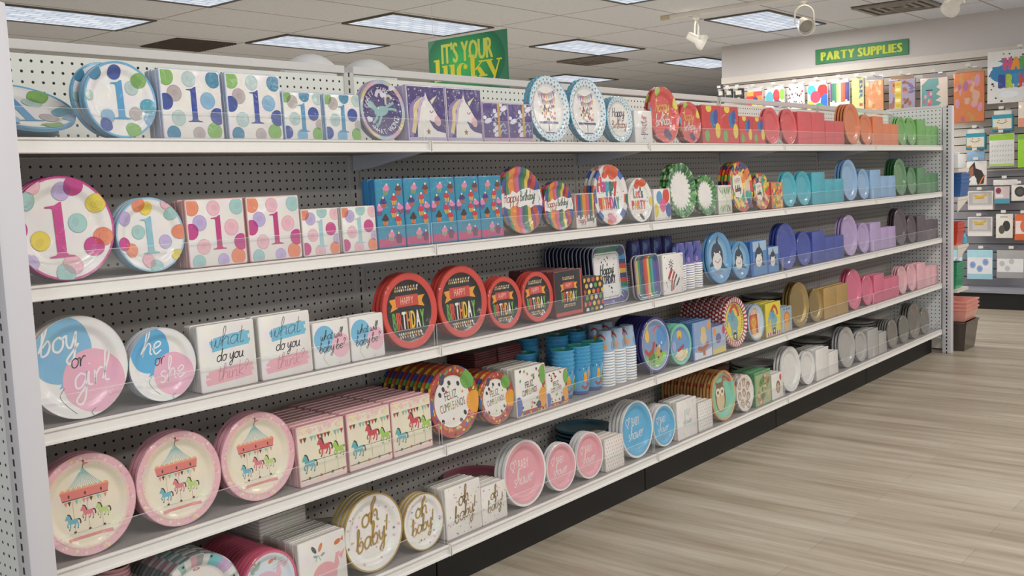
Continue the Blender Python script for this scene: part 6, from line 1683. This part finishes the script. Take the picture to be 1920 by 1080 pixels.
# clear bag of cutlery at the far end of the bottom shelf
mb = MB()
for i in range(9):
    a = i*0.7; p = [(5.985+0.012*math.cos(a), 0.07+0.01*i, ZT[4]+0.012), (5.985+0.02*math.cos(a+1), 0.08+0.01*i, ZT[4]+0.09), (5.985+0.035*math.cos(a+2), 0.075+0.01*i, ZT[4]+0.15)]
    mb.tube(p, 0.006, 6)
t = empty('cutlery_bag', (0, 0, 0)); tag(t, 'clear bag of grey plastic cutlery by the far end panel, bottom shelf', 'cutlery')
mb.build('cutlery', plain('grey_cutlery', '#8f9296', 0.3), t)
mb = MB(); mb.box(5.945, 6.045, 0.055, 0.175, ZT[4]+0.002, ZT[4]+0.185, bev=0.02); mb.build('clear_bag', FILM, t, smooth=True)

# white bundles standing on the shelf of the far side, showing above the pegboard
mb = MB(); mb.box(0.02, 5*W-0.02, DEP+0.03, DEP+0.36, 1.380, 1.4045); o = mb.build('rear_shelf', WHITE_STEEL); tag(o, 'white shelf on the hidden far side of the pegboard', 'shelf')
def ribbed(nr, R, H):
    mb = MB(); n = 40; P = [(R*.9, 0), (R, .01), (R*1.02, H*.6)]
    for i in range(1, 9):
        t = i/9*PI/2; P.append((R*1.02*math.cos(t), H*.6+H*.4*math.sin(t)))
    P.append((0.001, H))
    vs = []
    for i, (r, z) in enumerate(P):
        for a in range(n):
            th = 2*PI*a/n; rr = r*(1+0.03*math.cos(nr*th)); vs.append((rr*math.cos(th), rr*math.sin(th), z))
    fs = [(i*n+a, i*n+(a+1) % n, (i+1)*n+(a+1) % n, (i+1)*n+a) for i in range(len(P)-1) for a in range(n)]+[tuple(range(n))[::-1]]
    mb.add(vs, fs, '#f2f1ef'); return mb
wb = ribbed(18, 0.112, 0.312).mesh('bundle', [MATTE], smooth=True)
for x, lab in ((1.215, 'white ribbed bundle behind the pegboard top, above the small dotted napkins'), (1.465, 'white ribbed bundle behind the pegboard top, above the unicorn plate')):
    o = place(wb, 'wrapped_bundle', None, (x, 0.52, 1.4055)); tag(o, lab, 'wrapped bundle', 'white bundles behind the pegboard')

# ------------------------------------------------------------------ signs
SIGN_G = plain('green_sign_board', '#2b7d4a', 0.45); SIGN_D = plain('deep_green_sign_board', '#1e8058', 0.5)
def art_on(a, w, h, mat, parent, name, front=-0.0004, lim=1.0):
    """print a unit design on an upright board whose face looks along -y"""
    mb = MB(); step = min(0.00004, 0.002/max(len(a.items), 1))
    for idx, (pts, fs, col) in enumerate(a.items):
        b = len(mb.v)
        for x, y in pts:
            x = max(-lim, min(lim, x)); y = max(-lim, min(lim, y)); mb.v.append((x*w/2, front-step*idx, y*h/2))
        for f in fs: mb.f.append([b+i for i in f]); mb.c.append(col); mb.m.append(0)
    return mb.build(name, mat, parent)
RZ = -PI/2
t = empty('party_supplies_sign', (WALLX-0.042, 1.597, 2.404), (0, 0, RZ)); tag(t, 'green sign reading PARTY SUPPLIES in yellow letters on the grey fascia', 'sign')
mb = MB(); mb.box(-0.458, 0.458, 0, 0.010, -0.0735, 0.0735, bev=0.004); mb.build('board', SIGN_G, t)
a = Art(); a.text('PARTY SUPPLIES', 0.0, -0.56, 1.10, '#d3df4f', sx=0.095, track=0.20, bold=0.010, fit=1.72)
art_on(a, 0.916, 0.147, MATTE, t, 'lettering')

t = empty('lucky_sign', (4.0, 2.33, 2.238), (0, 0, RZ)); tag(t, "hanging green sign reading IT'S YOUR lucky in yellow letters", 'sign')
mb = MB(); mb.box(-0.345, 0.345, 0, 0.006, -0.56, 0.0, bev=0.0015); mb.build('board', SIGN_D, t)
a = Art(); Y = '#f2ea3a'
# soft lighter glow printed behind the words
for i in range(14):
    t_ = i/13; c = '#%02x%02x%02x' % (int(30+34*t_), int(128+78*t_), int(88+16*t_)); a.ell(-0.06, 0.42, 1.0-0.055*i, 0.85-0.05*i, c, 0, 32)
a.text("IT'S YOUR", 0.0, 0.43, 0.44, '#e6ee62', sx=0.40, bold=0.022, track=0.10, fit=1.28)
def lucky(a, x, y, kx, ky, c):
    # fat-faced lower case with slab serifs
    f = lambda u, v: (x+u*kx, y+v*ky)
    R = lambda u0, v0, u1, v1: a.rect(*f(u0, v0), *f(u1, v1), c)
    R(.08,0,.28,1.0); R(0,.92,.28,1.0); R(0,0,.36,.08)                                     # l
    R(.46,.2,.66,.70); R(.39,.63,.66,.70); a.poly([f(.46,.24), f(.66,.24), f(.70,.12), f(.80,.12), f(.80,.02), f(.62,-.02), f(.50,.06)], c); R(.80,.0,1.0,.70); R(.74,.63,1.0,.70); R(.80,0,1.08,.08)   # u
    P = [f(1.36+.27*math.cos(t), .34+.37*math.sin(t)) for t in [math.radians(50+13*q) for q in range(21)]]; Q = [f(1.42+.12*math.cos(t), .34+.31*math.sin(t)) for t in [math.radians(310-13*q) for q in range(21)]]
    for q in range(20): a._p([P[q], P[q+1], Q[19-q], Q[20-q]], [(0,1,2,3)], c)
    a.ell(*f(1.52,.52), .10*kx, .10*ky, c, 0, 14)   # c
    R(1.76,0,1.96,1.0); R(1.68,.92,1.96,1.0); R(1.69,0,2.03,.08); a.poly([f(1.94,.34), f(2.26,.66), f(2.33,.66), f(1.99,.28)], c); a.poly([f(2.02,.44), f(2.20,.44), f(2.46,.04), f(2.22,.04)], c); R(2.14,.63,2.42,.70); R(2.14,0,2.52,.08)  # k
    a.poly([f(2.48,.66), f(2.70,.66), f(2.92,.10), f(2.82,-.08)], c); a.poly([f(3.06,.66), f(3.12,.66), f(2.82,-.28), f(2.70,-.36), f(2.78,-.10)], c); R(2.42,.63,2.78,.70); R(2.96,.63,3.20,.70); a.ell(*f(2.66,-.28), .09*kx, .09*ky, c, 0, 12)   # y
lucky(a, -0.86, 0.02, 0.54, 0.52, Y)
art_on(a, 0.69, 0.56, MATTE, t, 'lettering').location = (0, 0, -0.28)
mb = MB()
for x in (-0.30, 0.30): mb.tube([(x, 0.003, -0.012), (x, 0.003, CEIL-2.238)], 0.0012, 5)
mb.build('hanging_wire', GREY_STEEL, t)

# ------------------------------------------------------------------ the slatwall display
CHROME = plain('chrome_hook', '#b9b9bb', 0.25, metal=0.8)
hook_mb = MB(); hook_mb.tube([(0, 0.005, 0), (0, -0.20, 0.0), (0, -0.215, 0.012)], 0.0028, 6); hook_mb.box(-0.02, 0.02, 0, 0.006, -0.02, 0.02); hookm = hook_mb.mesh('hook', CHROME)
tick_mb = MB(); tick_mb.box(-0.02, 0.02, -0.222, -0.219, 0.006, 0.030); tickm = tick_mb.mesh('price_tag', plain('price_tag_card', '#d9d6d0', 0.5))
def hook(y, z, what):
    o = place(hookm, 'peg_hook', None, (WALLX-0.001, y, z), (0, 0, RZ)); tag(o, 'chrome hook holding %s' % what, 'hook', 'slatwall hooks')
    place(tickm, 'price_tag', o)
WALLITEMS = []
def wall_pack(name, cat, lab, y0, y1, z0, z1, base, art, n=2, th=0.014, mat=None, header=None, hooked=True, what=None, x=8.765, group=None, bev=0.005, bag=False):
    """a packet hanging from a hook; y0 is its left edge seen from the aisle"""
    w = y0-y1; h = z1-z0; yc = (y0+y1)/2; mat = mat or PRINT
    mb = MB(); mb.box(-w/2, w/2, 0, th, 0, h-(0.0 if not header else 0.035), base, bev=min(bev, th*.45)); me = mb.mesh('packet', mat, smooth=True)
    am = None
    if art:
        a = Art(); art(a); mb = MB(); step = min(0.00002, 0.002/max(len(a.items), 1)); hh = h-(0.0 if not header else 0.035)
        for idx, (pts, fs, col) in enumerate(a.items):
            b = len(mb.v)
            for u, v in pts:
                u = max(-.96, min(.96, u)); v = max(-.97, min(.97, v)); mb.v.append((u*w/2, -0.0004-step*idx, hh/2+v*hh/2))
            for f in fs: mb.f.append([b+i for i in f]); mb.c.append(col); mb.m.append(0)
        am = mb.mesh('printed_face', mat)
    for k in range(n):
        o = place(me, name, None, (x+k*(th+0.004), yc+(0.004*k), z0-0.004*k), (0, 0, RZ))
        tag(o, lab if k == 0 else 'pack just behind the %s' % (what or lab), cat, group or (what or lab))
        if k == 0 and am is not None: place(am, 'printed_face', o)
        if header:
            mb = MB(); mb.box(-w*.42, w*.42, th*.3, th*.3+0.002, h-0.036, h, header, bev=0.0008); mb.build('header_card', MATTE, o)
    if hooked: hook(yc, z1+0.006, 'the '+(what or lab))

def w_red(a): a.rect(-.96,-.97,.96,.97,'#d9382f'); a.rect(-.3,-.97,.9,-.2,'#f0cf2f'); a.rect(.3,-.6,.95,.5,'#e58a2a'); a.ell(.1,.1,.3,.3,'#34407a'); a.rect(-.9,.5,-.1,.97,'#eab43a')
def w_bal(a): a.rect(-.96,-.97,.96,.97,'#e2e6e8'); a.ell(-.55,.1,.4,.7,'#4fb4cc'); a.ell(.15,.3,.35,.7,'#d9303a'); a.ell(.75,.4,.3,.6,'#8fc83f'); a.ell(.2,-.6,.5,.4,'#38306a'); a.ell(.85,-.7,.3,.3,'#ecd23f')
def w_dots(a): confetti(a, 30, ['#c9506a','#7a5a7a','#3a3a44'], .09, .95, False)
def w_blob(a): a.rect(-.96,-.97,.96,.97,'#f0ece6'); a.ell(-.6,.6,.4,.42,'#4fc0dc'); a.ell(.5,.45,.5,.6,'#e2343a'); a.ell(-.2,0,.5,.5,'#e84a6a'); a.ell(.75,-.4,.45,.6,'#2f6fd0'); a.ell(-.7,-.7,.4,.4,'#f0dc4a'); a.ell(.15,-.85,.45,.35,'#2fa85a')
def w_strp(a):
    C = ['#7a4a8a','#2f8f6a','#3f9f7a','#ecd26a','#f0e8d0','#c9783a','#d9603a','#5a3a8a','#34407a']
    for i, c in enumerate(C): a.rect(-.96+1.92*i/9,-.4+.1*math.sin(i*2),-.96+1.92*(i+1)/9,.97,c)
def w_let(a):
    a.rect(-.96,-.97,.96,.97,'#cfd28a')
    for i, (c, k) in enumerate((('B','#5a4a7a'),('R','#4a6a9a'),('I','#c9506a'))): a.text(c,.28,.62-.55*i,.5,k,sx=1.2,rot=-PI/2,bold=.05)
    a.rect(-.96,-.97,.96,-.75,'#8fc4a0')
def w_foil(c, cols): 
    def f(a):
        a.rect(-.96,-.97,.96,.97,c)
        for i in range(26): a.ell(rnd.uniform(-.8,.8), rnd.uniform(-.9,.9), rnd.uniform(.08,.3), rnd.uniform(.05,.22), rnd.choice(cols), rnd.random()*3, 10)
    return f
def w_teal(a):
    a.rect(-.96,-.97,.96,.97,'#e2cfc2'); a.poly([(-.9,-.97),(-.9,.6),(-.4,.95),(.3,.95),(.35,.6),(.15,.45),(.45,.3),(.15,.05),(.5,-.1),(.1,-.3),(.55,-.45),(.1,-.75),(.5,-.97)],'#6f9fa0')
    for i in range(12): a.ell(rnd.uniform(-.75,-.2), rnd.uniform(-.8,.2), .1, .12, rnd.choice(['#d9786a','#e2a9b0','#c9609a']), n=8)
    a.stroke([(-.6,.3),(-.1,.3)],.06,'#2f4a50',False)
wall_pack('gift_bag_pack', 'party bags', 'small black and gold bell packet, leftmost on the slatwall', 3.075, 3.000, 2.03, 2.17, '#1f1c1c', lambda a: (a.rect(-.6,.1,.6,.7,'#d9d2c4'), a.rect(-.3,-.97,.3,-.3,'#cfae5a')), what='leftmost black and gold packet', group='black and gold packets')
wall_pack('gift_bag_pack', 'party bags', 'small black and gold bell packet, middle of three', 2.985, 2.900, 2.03, 2.165, '#1f1c1c', lambda a: (a.rect(-.6,.1,.6,.7,'#d9d2c4'), a.rect(-.3,-.97,.3,-.3,'#cfae5a')), what='middle black and gold packet', group='black and gold packets')
wall_pack('gift_bag_pack', 'party bags', 'small black and gold bell packet beside the red bags', 2.885, 2.775, 2.02, 2.16, '#1f1c1c', lambda a: (a.rect(-.6,.1,.6,.7,'#d9d2c4'), a.rect(-.3,-.97,.3,-.3,'#cfae5a')), what='third black and gold packet', group='black and gold packets')
wall_pack('party_bag_pack', 'party bags', 'red and yellow party bag packet on the slatwall', 2.745, 2.560, 1.93, 2.150, '#d9d4ce', w_red, header='#d6d6d6')
wall_pack('party_bag_pack', 'party bags', 'balloon-print bag packet in teal, red and green', 2.530, 2.320, 1.93, 2.150, '#dcdcdc', w_bal, header='#d6d6d6')
wall_pack('party_bag_pack', 'party bags', 'white bag packet with coloured dots', 2.290, 2.110, 1.90, 2.155, '#f0ece8', w_dots, header='#dcdcdc')
wall_pack('party_bag_pack', 'party bags', 'white bag packet with big bright blobs', 2.080, 1.870, 1.88, 2.155, '#f0ece6', w_blob, header='#d9d9d9')
wall_pack('party_bag_pack', 'party bags', 'striped bag packet like coloured pencils', 1.850, 1.650, 1.86, 2.155, '#efe9e2', w_strp, header='#d9d9d9')
wall_pack('banner_pack', 'banners', 'yellow-green packet with sideways banner letters', 1.632, 1.512, 1.80, 2.145, '#cfd28a', w_let)
wall_pack('banner_pack', 'banners', 'shiny peach and orange foil packet', 1.500, 1.325, 1.78, 2.145, '#e0a070', w_foil('#e09a6a', ['#f0c090','#e8b4a0','#d98a4a','#e8d9a0']), mat=FILMY, header='#a9a9ac')
wall_pack('foil_balloon_pack', 'balloons', 'shiny yellow and bronze foil letter packet', 1.275, 1.030, 1.77, 2.130, '#9f93a9', lambda a: (w_foil('#a59ab0', ['#8a5a4a','#a56a5a','#c98a70','#7a6a90'])(a), a.rect(-.55,-.97,-.05,.9,'#dcc45a'), [a.ell(-.3,-.8+.3*i,.22,.1,['#efe6a0','#cdb040'][i % 2]) for i in range(6)]), mat=FILMY, header='#a98a70')
wall_pack('foil_balloon_pack', 'balloons', 'teal scalloped foil packet with pale side', 0.985, 0.740, 1.76, 2.115, '#d8c8be', w_teal, mat=FILMY, header='#a9a0a0')
wall_pack('foil_balloon_pack', 'balloons', 'large orange and pink foil packet', 0.690, 0.430, 1.655, 2.135, '#df8a52', w_foil('#df8350', ['#e0a0b4','#d99ab4','#e2b09a','#c99a5a','#b8709a']), mat=FILMY, header='#b4a494', th=0.02)
# birthday balloon letters on a patterned sheet
def w_happy(a):
    confetti(a, 60, ['#2a2a33','#55555f'], .035, .95, False)
    a.ell(-.15,.12,.78,.42,'#2f86b8'); a.ell(-.5,.35,.35,.3,'#2f86b8'); a.ell(.4,.42,.5,.36,'#2f86b8'); a.ell(-.35,-.68,.3,.14,'#e9eef4'); a.ell(-.75,.5,.22,.1,'#e9eef4')
    a.text('HAPPY',.05,.25,.46,['#d94f7f','#ee9a34','#5fa84a','#d9404a','#6a4a9a'],sx=.52,bold=.06); a.text('BIRTHDAY',.1,-.42,.50,['#34489c','#3a4aa4','#b4cf3f','#3f93c4','#d9483f','#ee9a34','#5fa84a','#d94f7f'],sx=.42,bold=.05)
wall_pack('foil_balloon_pack', 'balloons', 'white sheet with blue HAPPY BIRTHDAY balloon letters', 0.405, -0.135, 1.800, 2.255, '#e6e4e2', w_happy, n=1, th=0.01)
TEALBOX = lambda a: (a.rect(-.97,.55,.97,.97,'#2f9bb0'), a.rect(-.97,-.97,.97,-.72,'#2f86a0'), a.rect(-.9,-.72,.9,.5,'#ece0cc'), a.stroke([(-.5,.1),(0,-.1),(.5,.15)],.07,'#6a5a4a'), a.rect(-.9,-.72,-.4,-.5,'#d9903a'), a.dot(-.3,.3,.06,'#5a4a40'), a.dot(.35,.3,.06,'#5a4a40'))
wall_pack('craft_kit', 'craft kits', 'teal-lidded kit box under the birthday balloon letters', 0.365, 0.195, 1.555, 1.735, '#2f9bb0', TEALBOX, n=2, th=0.035, header='#e9e4dc', group='teal kit boxes')
wall_pack('craft_kit', 'craft kits', 'teal-lidded kit box beside the green packet', 0.585, 0.420, 1.405, 1.585, '#2f9bb0', TEALBOX, n=2, th=0.035, header='#e9e4dc', group='teal kit boxes')
wall_pack('pattern_pack', 'craft packets', 'white packet with bright green top under the teal kit', 0.385, 0.180, 1.245, 1.530, '#dfe0dc', lambda a: (a.rect(-.96,.62,.96,.97,'#9bd433'), a.rect(-.96,-.97,.96,-.85,'#a8d45a'), [a.stroke([(-.8+.22*i,-.7+.3*j),(-.72+.22*i,-.58+.3*j)],.05,'#b4b4b8',False) for i in range(8) for j in range(4)]), group='green topped packets')
wall_pack('pattern_pack', 'craft packets', 'bright green packet cut off at the picture edge', 0.150, -0.06, 1.225, 1.515, '#9bd433', lambda a: a.rect(-.96,.7,.96,.97,'#86c02f'), group='green topped packets', n=1)
wall_pack('craft_packet', 'craft packets', 'peach packet at the picture edge beside the upper teal kit', 0.150, 0.0, 1.58, 1.80, '#efe0d0', lambda a: a.rect(-.96,-.97,.96,-.3,'#ee9a7a'), n=1)
wall_pack('craft_packet', 'craft packets', 'light blue packet above the fox mask', 0.575, 0.425, 1.305, 1.385, '#8fb4d4', None, n=1, th=0.02)
wall_pack('mask_pack', 'masks', 'white packet with a black and orange animal mask', 0.575, 0.405, 1.085, 1.300, '#e8e3dd', lambda a: (a.poly([(-.9,.3),(-.2,.95),(-.1,.4),(.5,.2),(.8,-.3),(.7,-.9),(.1,-.97),(-.2,-.2),(-.7,-.3)],'#2a2523'), a.poly([(-.9,.3),(-.35,.6),(-.3,-.1),(-.6,-.4)],'#a9684a'), a.stroke([(.3,-.95),(.55,-.5),(.85,-.2)],.12,'#ea7f3a'), a.ell(-.3,-.6,.3,.3,'#f0ece8')))
wall_pack('card_pack', 'craft packets', 'long white header card above the rosette packets', 0.350, 0.150, 1.075, 1.125, '#e9e6e2', None, n=1, th=0.01)
wall_pack('rosette_pack', 'decorations', 'pink and teal rosette packet under the header card', 0.340, 0.215, 0.915, 1.065, '#d8c4c4', lambda a: (a.disc(-.45,.5,.36,'#8a3048'), a.rect(-.96,-.97,.96,-.45,'#3f9cb4'), a.rect(-.8,-.3,.2,.05,'#efe8e4')), n=2)
wall_pack('rosette_pack', 'decorations', 'white packet with one large dark rosette', 0.200, 0.065, 0.935, 1.075, '#e9e5e0', lambda a: (a.disc(.05,.15,.66,'#3a3632',20), a.disc(.05,.15,.4,'#55504a',16)), n=2)
GOLDBOX = lambda a: (a.rect(-.9,-.45,.9,.9,'#b9b4b2'), a.rect(-.6,-.3,.6,.7,'#cfc9c4'), a.stroke([(-.5,.5),(0,.35),(.5,.6)],.22,'#d9b23a'), a.stroke([(-.4,.2),(.3,.25)],.12,'#c9a030'), a.rect(-.96,-.97,.96,-.6,'#efe8e2'))
wall_pack('gold_banner_box', 'decorations', 'white box with gold lettering, the upper of two', 0.565, 0.350, 0.860, 1.030, '#dfd9d4', GOLDBOX, th=0.04, n=2, group='gold lettering boxes')
wall_pack('gold_banner_box', 'decorations', 'white box with gold lettering, the lower of two', 0.565, 0.355, 0.620, 0.795, '#dfd9d4', GOLDBOX, th=0.04, n=2, group='gold lettering boxes')
wall_pack('rosette_pack', 'decorations', 'cream packet with two dark rosettes', 0.325, 0.185, 0.605, 0.820, '#ece6da', lambda a: (a.disc(.25,.0,.45,'#33302c',18), a.disc(-.3,-.3,.36,'#55504a',16), a.stroke([(-.5,.75),(.4,.75)],.05,'#6a6460',False)), n=2)
wall_pack('rosette_pack', 'decorations', 'orange packet with an orange rosette at the picture edge', 0.170, 0.02, 0.585, 0.815, '#e2672f', lambda a: (a.rect(-.9,-.5,.9,.5,'#efe2dc'), a.disc(.1,.1,.5,'#e2704a',18)), n=2)
BLUEP = lambda a: (a.rect(-.96,-.62,.96,.5,'#eaeaec'), [a.disc(x,y,.24,'#93a9d6',16) for x,y in ((-.55,-.02),(.45,.18),(0,-.28))], [a.disc(x,y,.12,'#7f98cc',12) for x,y in ((-.55,-.02),(.45,.18),(0,-.28))])
wall_pack('honeycomb_pack', 'decorations', 'pale blue packet with three blue paper balls', 0.550, 0.333, 0.235, 0.500, '#a9d6e0', BLUEP, n=2, group='paper ball packets', x=8.70)
wall_pack('honeycomb_pack', 'decorations', 'pale blue paper ball packet half hidden by the end shelves', 0.765, 0.590, 0.237, 0.500, '#a9d6e0', BLUEP, n=2, group='paper ball packets', x=8.70)
wall_pack('honeycomb_pack', 'decorations', 'silver packet with grey paper balls at the picture edge', 0.300, 0.075, 0.250, 0.500, '#a9a6a4', lambda a: (a.rect(-.96,-.55,.96,.4,'#e9e7e6'), [a.disc(x,y,.2,'#c4c4c2',14) for x,y in ((-.6,.05),(.1,.2),(-.2,-.3))]), n=2, x=8.70)

# ------------------------------------------------------------------ the end-cap shelves beyond the far end panel
CREAM = plain('cream_shelf_steel', '#d9d0c4', 0.45)
mb = MB(); mb.box(0, 0.02, -0.30, 0.42, 0.02, 1.62); o = mb.build('end_cap_unit', CREAM, None, (6.17, 0.30, 0)); tag(o, 'cream end-cap back panel hidden behind the far end panel', 'shelving')
for z, lab in ((1.245, 'topmost cream end-cap shelf, under the white canister'), (1.055, 'cream end-cap shelf under the blue bins'), (0.725, 'cream end-cap shelf under the orange-red bins'), (0.425, 'lowest cream end-cap shelf, under the green bins')):
    mb = MB(); mb.box(0.021, 0.27, -0.385, 0.44, -0.02, 0); o = mb.build('end_cap_shelf', CREAM, None, (6.17, 0.30, z)); tag(o, lab, 'shelf', 'cream end-cap shelves')
    mb = MB(); mb.add([(0.021, -0.383, -0.021), (0.021, -0.383, -0.10), (0.26, -0.383, -0.022), (0.021, -0.379, -0.021), (0.021, -0.379, -0.10), (0.26, -0.379, -0.022)], [(0,1,2),(5,4,3),(0,3,4,1),(1,4,5,2),(2,5,3,0)]); mb.build('bracket', CREAM, o) if 0.5 < z < 1.2 else None
def bins(x, y, z, col, n, w, d, h, lab, step, cat='bins', name='storage_bin'):
    """nested open tubs with a rolled rim"""
    mb = MB(); q = 0.012
    def loop(s, zz): return [(-w/2*s, -d/2*s, zz), (w/2*s, -d/2*s, zz), (w/2*s, d/2*s, zz), (-w/2*s, d/2*s, zz)]
    L = [loop(.82, 0), loop(.96, h-q), loop(1.0, h-q), loop(1.0, h), loop(.94, h), loop(.80, .004)]
    for l in L: mb.v += l
    for i in range(len(L)-1):
        for k in range(4): mb.f.append([i*4+k, i*4+(k+1) % 4, (i+1)*4+(k+1) % 4, (i+1)*4+k]); mb.c.append(lin(col)); mb.m.append(0)
    for r in ([3,2,1,0], [20,21,22,23]): mb.f.append(r); mb.c.append(lin(col)); mb.m.append(0)
    me = mb.mesh('bin', PLASTIC)
    for k in range(n):
        o = place(me, name, None, (x, y, z+k*step)); tag(o, (lab if n == 1 else '%s %s' % (['lowest', 'middle', 'topmost'][k] if n == 3 else ORD[k], lab)), cat, lab)
bins(6.325, -0.005, 1.056, '#2f66a8', 3, 0.20, 0.185, 0.105, 'blue bin in the nested pile on the end-cap shelf', 0.028)
bins(6.300, 0.010, 0.726, '#d9482f', 3, 0.16, 0.175, 0.105, 'orange-red bin in the nested pile on the end-cap shelf', 0.026)
bins(6.315, 0.010, 0.426, '#2f9c6a', 3, 0.18, 0.16, 0.110, 'green bin in the nested pile on the end-cap shelf', 0.035)
bins(6.355, -0.010, 0.001, '#4a4038', 1, 0.30, 0.26, 0.200, 'dark brown bin on the floor under the pink bins', 0)
bins(6.355, -0.010, 0.203, '#eea291', 3, 0.30, 0.26, 0.090, 'salmon pink bin in the pile by the far end post', 0.026)
mb = MB(); mb.box(-0.09, 0.09, -0.07, 0.07, 0, 0.10, '#efeeec', bev=0.018); o = mb.build('white_canister', PLASTIC, None, (6.325, -0.005, 1.247), smooth=True); tag(o, 'white rounded canister on the topmost end-cap shelf', 'canister')
mb = MB(); mb.lathe([(0.03, 0.0995), (0.05, 0.101), (0.05, 0.112), (0.03, 0.114)], 20, '#dcdad6', cap=True); mb.build('lid', PLASTIC, o, smooth=True)
mb = MB(); mb.lathe([(0.016, 0), (0.02, 0.002), (0.02, 0.05), (0.008, 0.065), (0.008, 0.075)], 16, '#4fb4cc', cap=True)
o = mb.build('spray_bottle', PLASTIC, None, (6.405, -0.062, 0.7265), smooth=True); tag(o, 'small light blue bottle beside the orange-red bins', 'bottle')
mb = MB(); mb.lathe([(0.009, 0.0755), (0.009, 0.095), (0.005, 0.1)], 12, '#2a2a30', cap=True); mb.build('cap', PLASTIC, o)
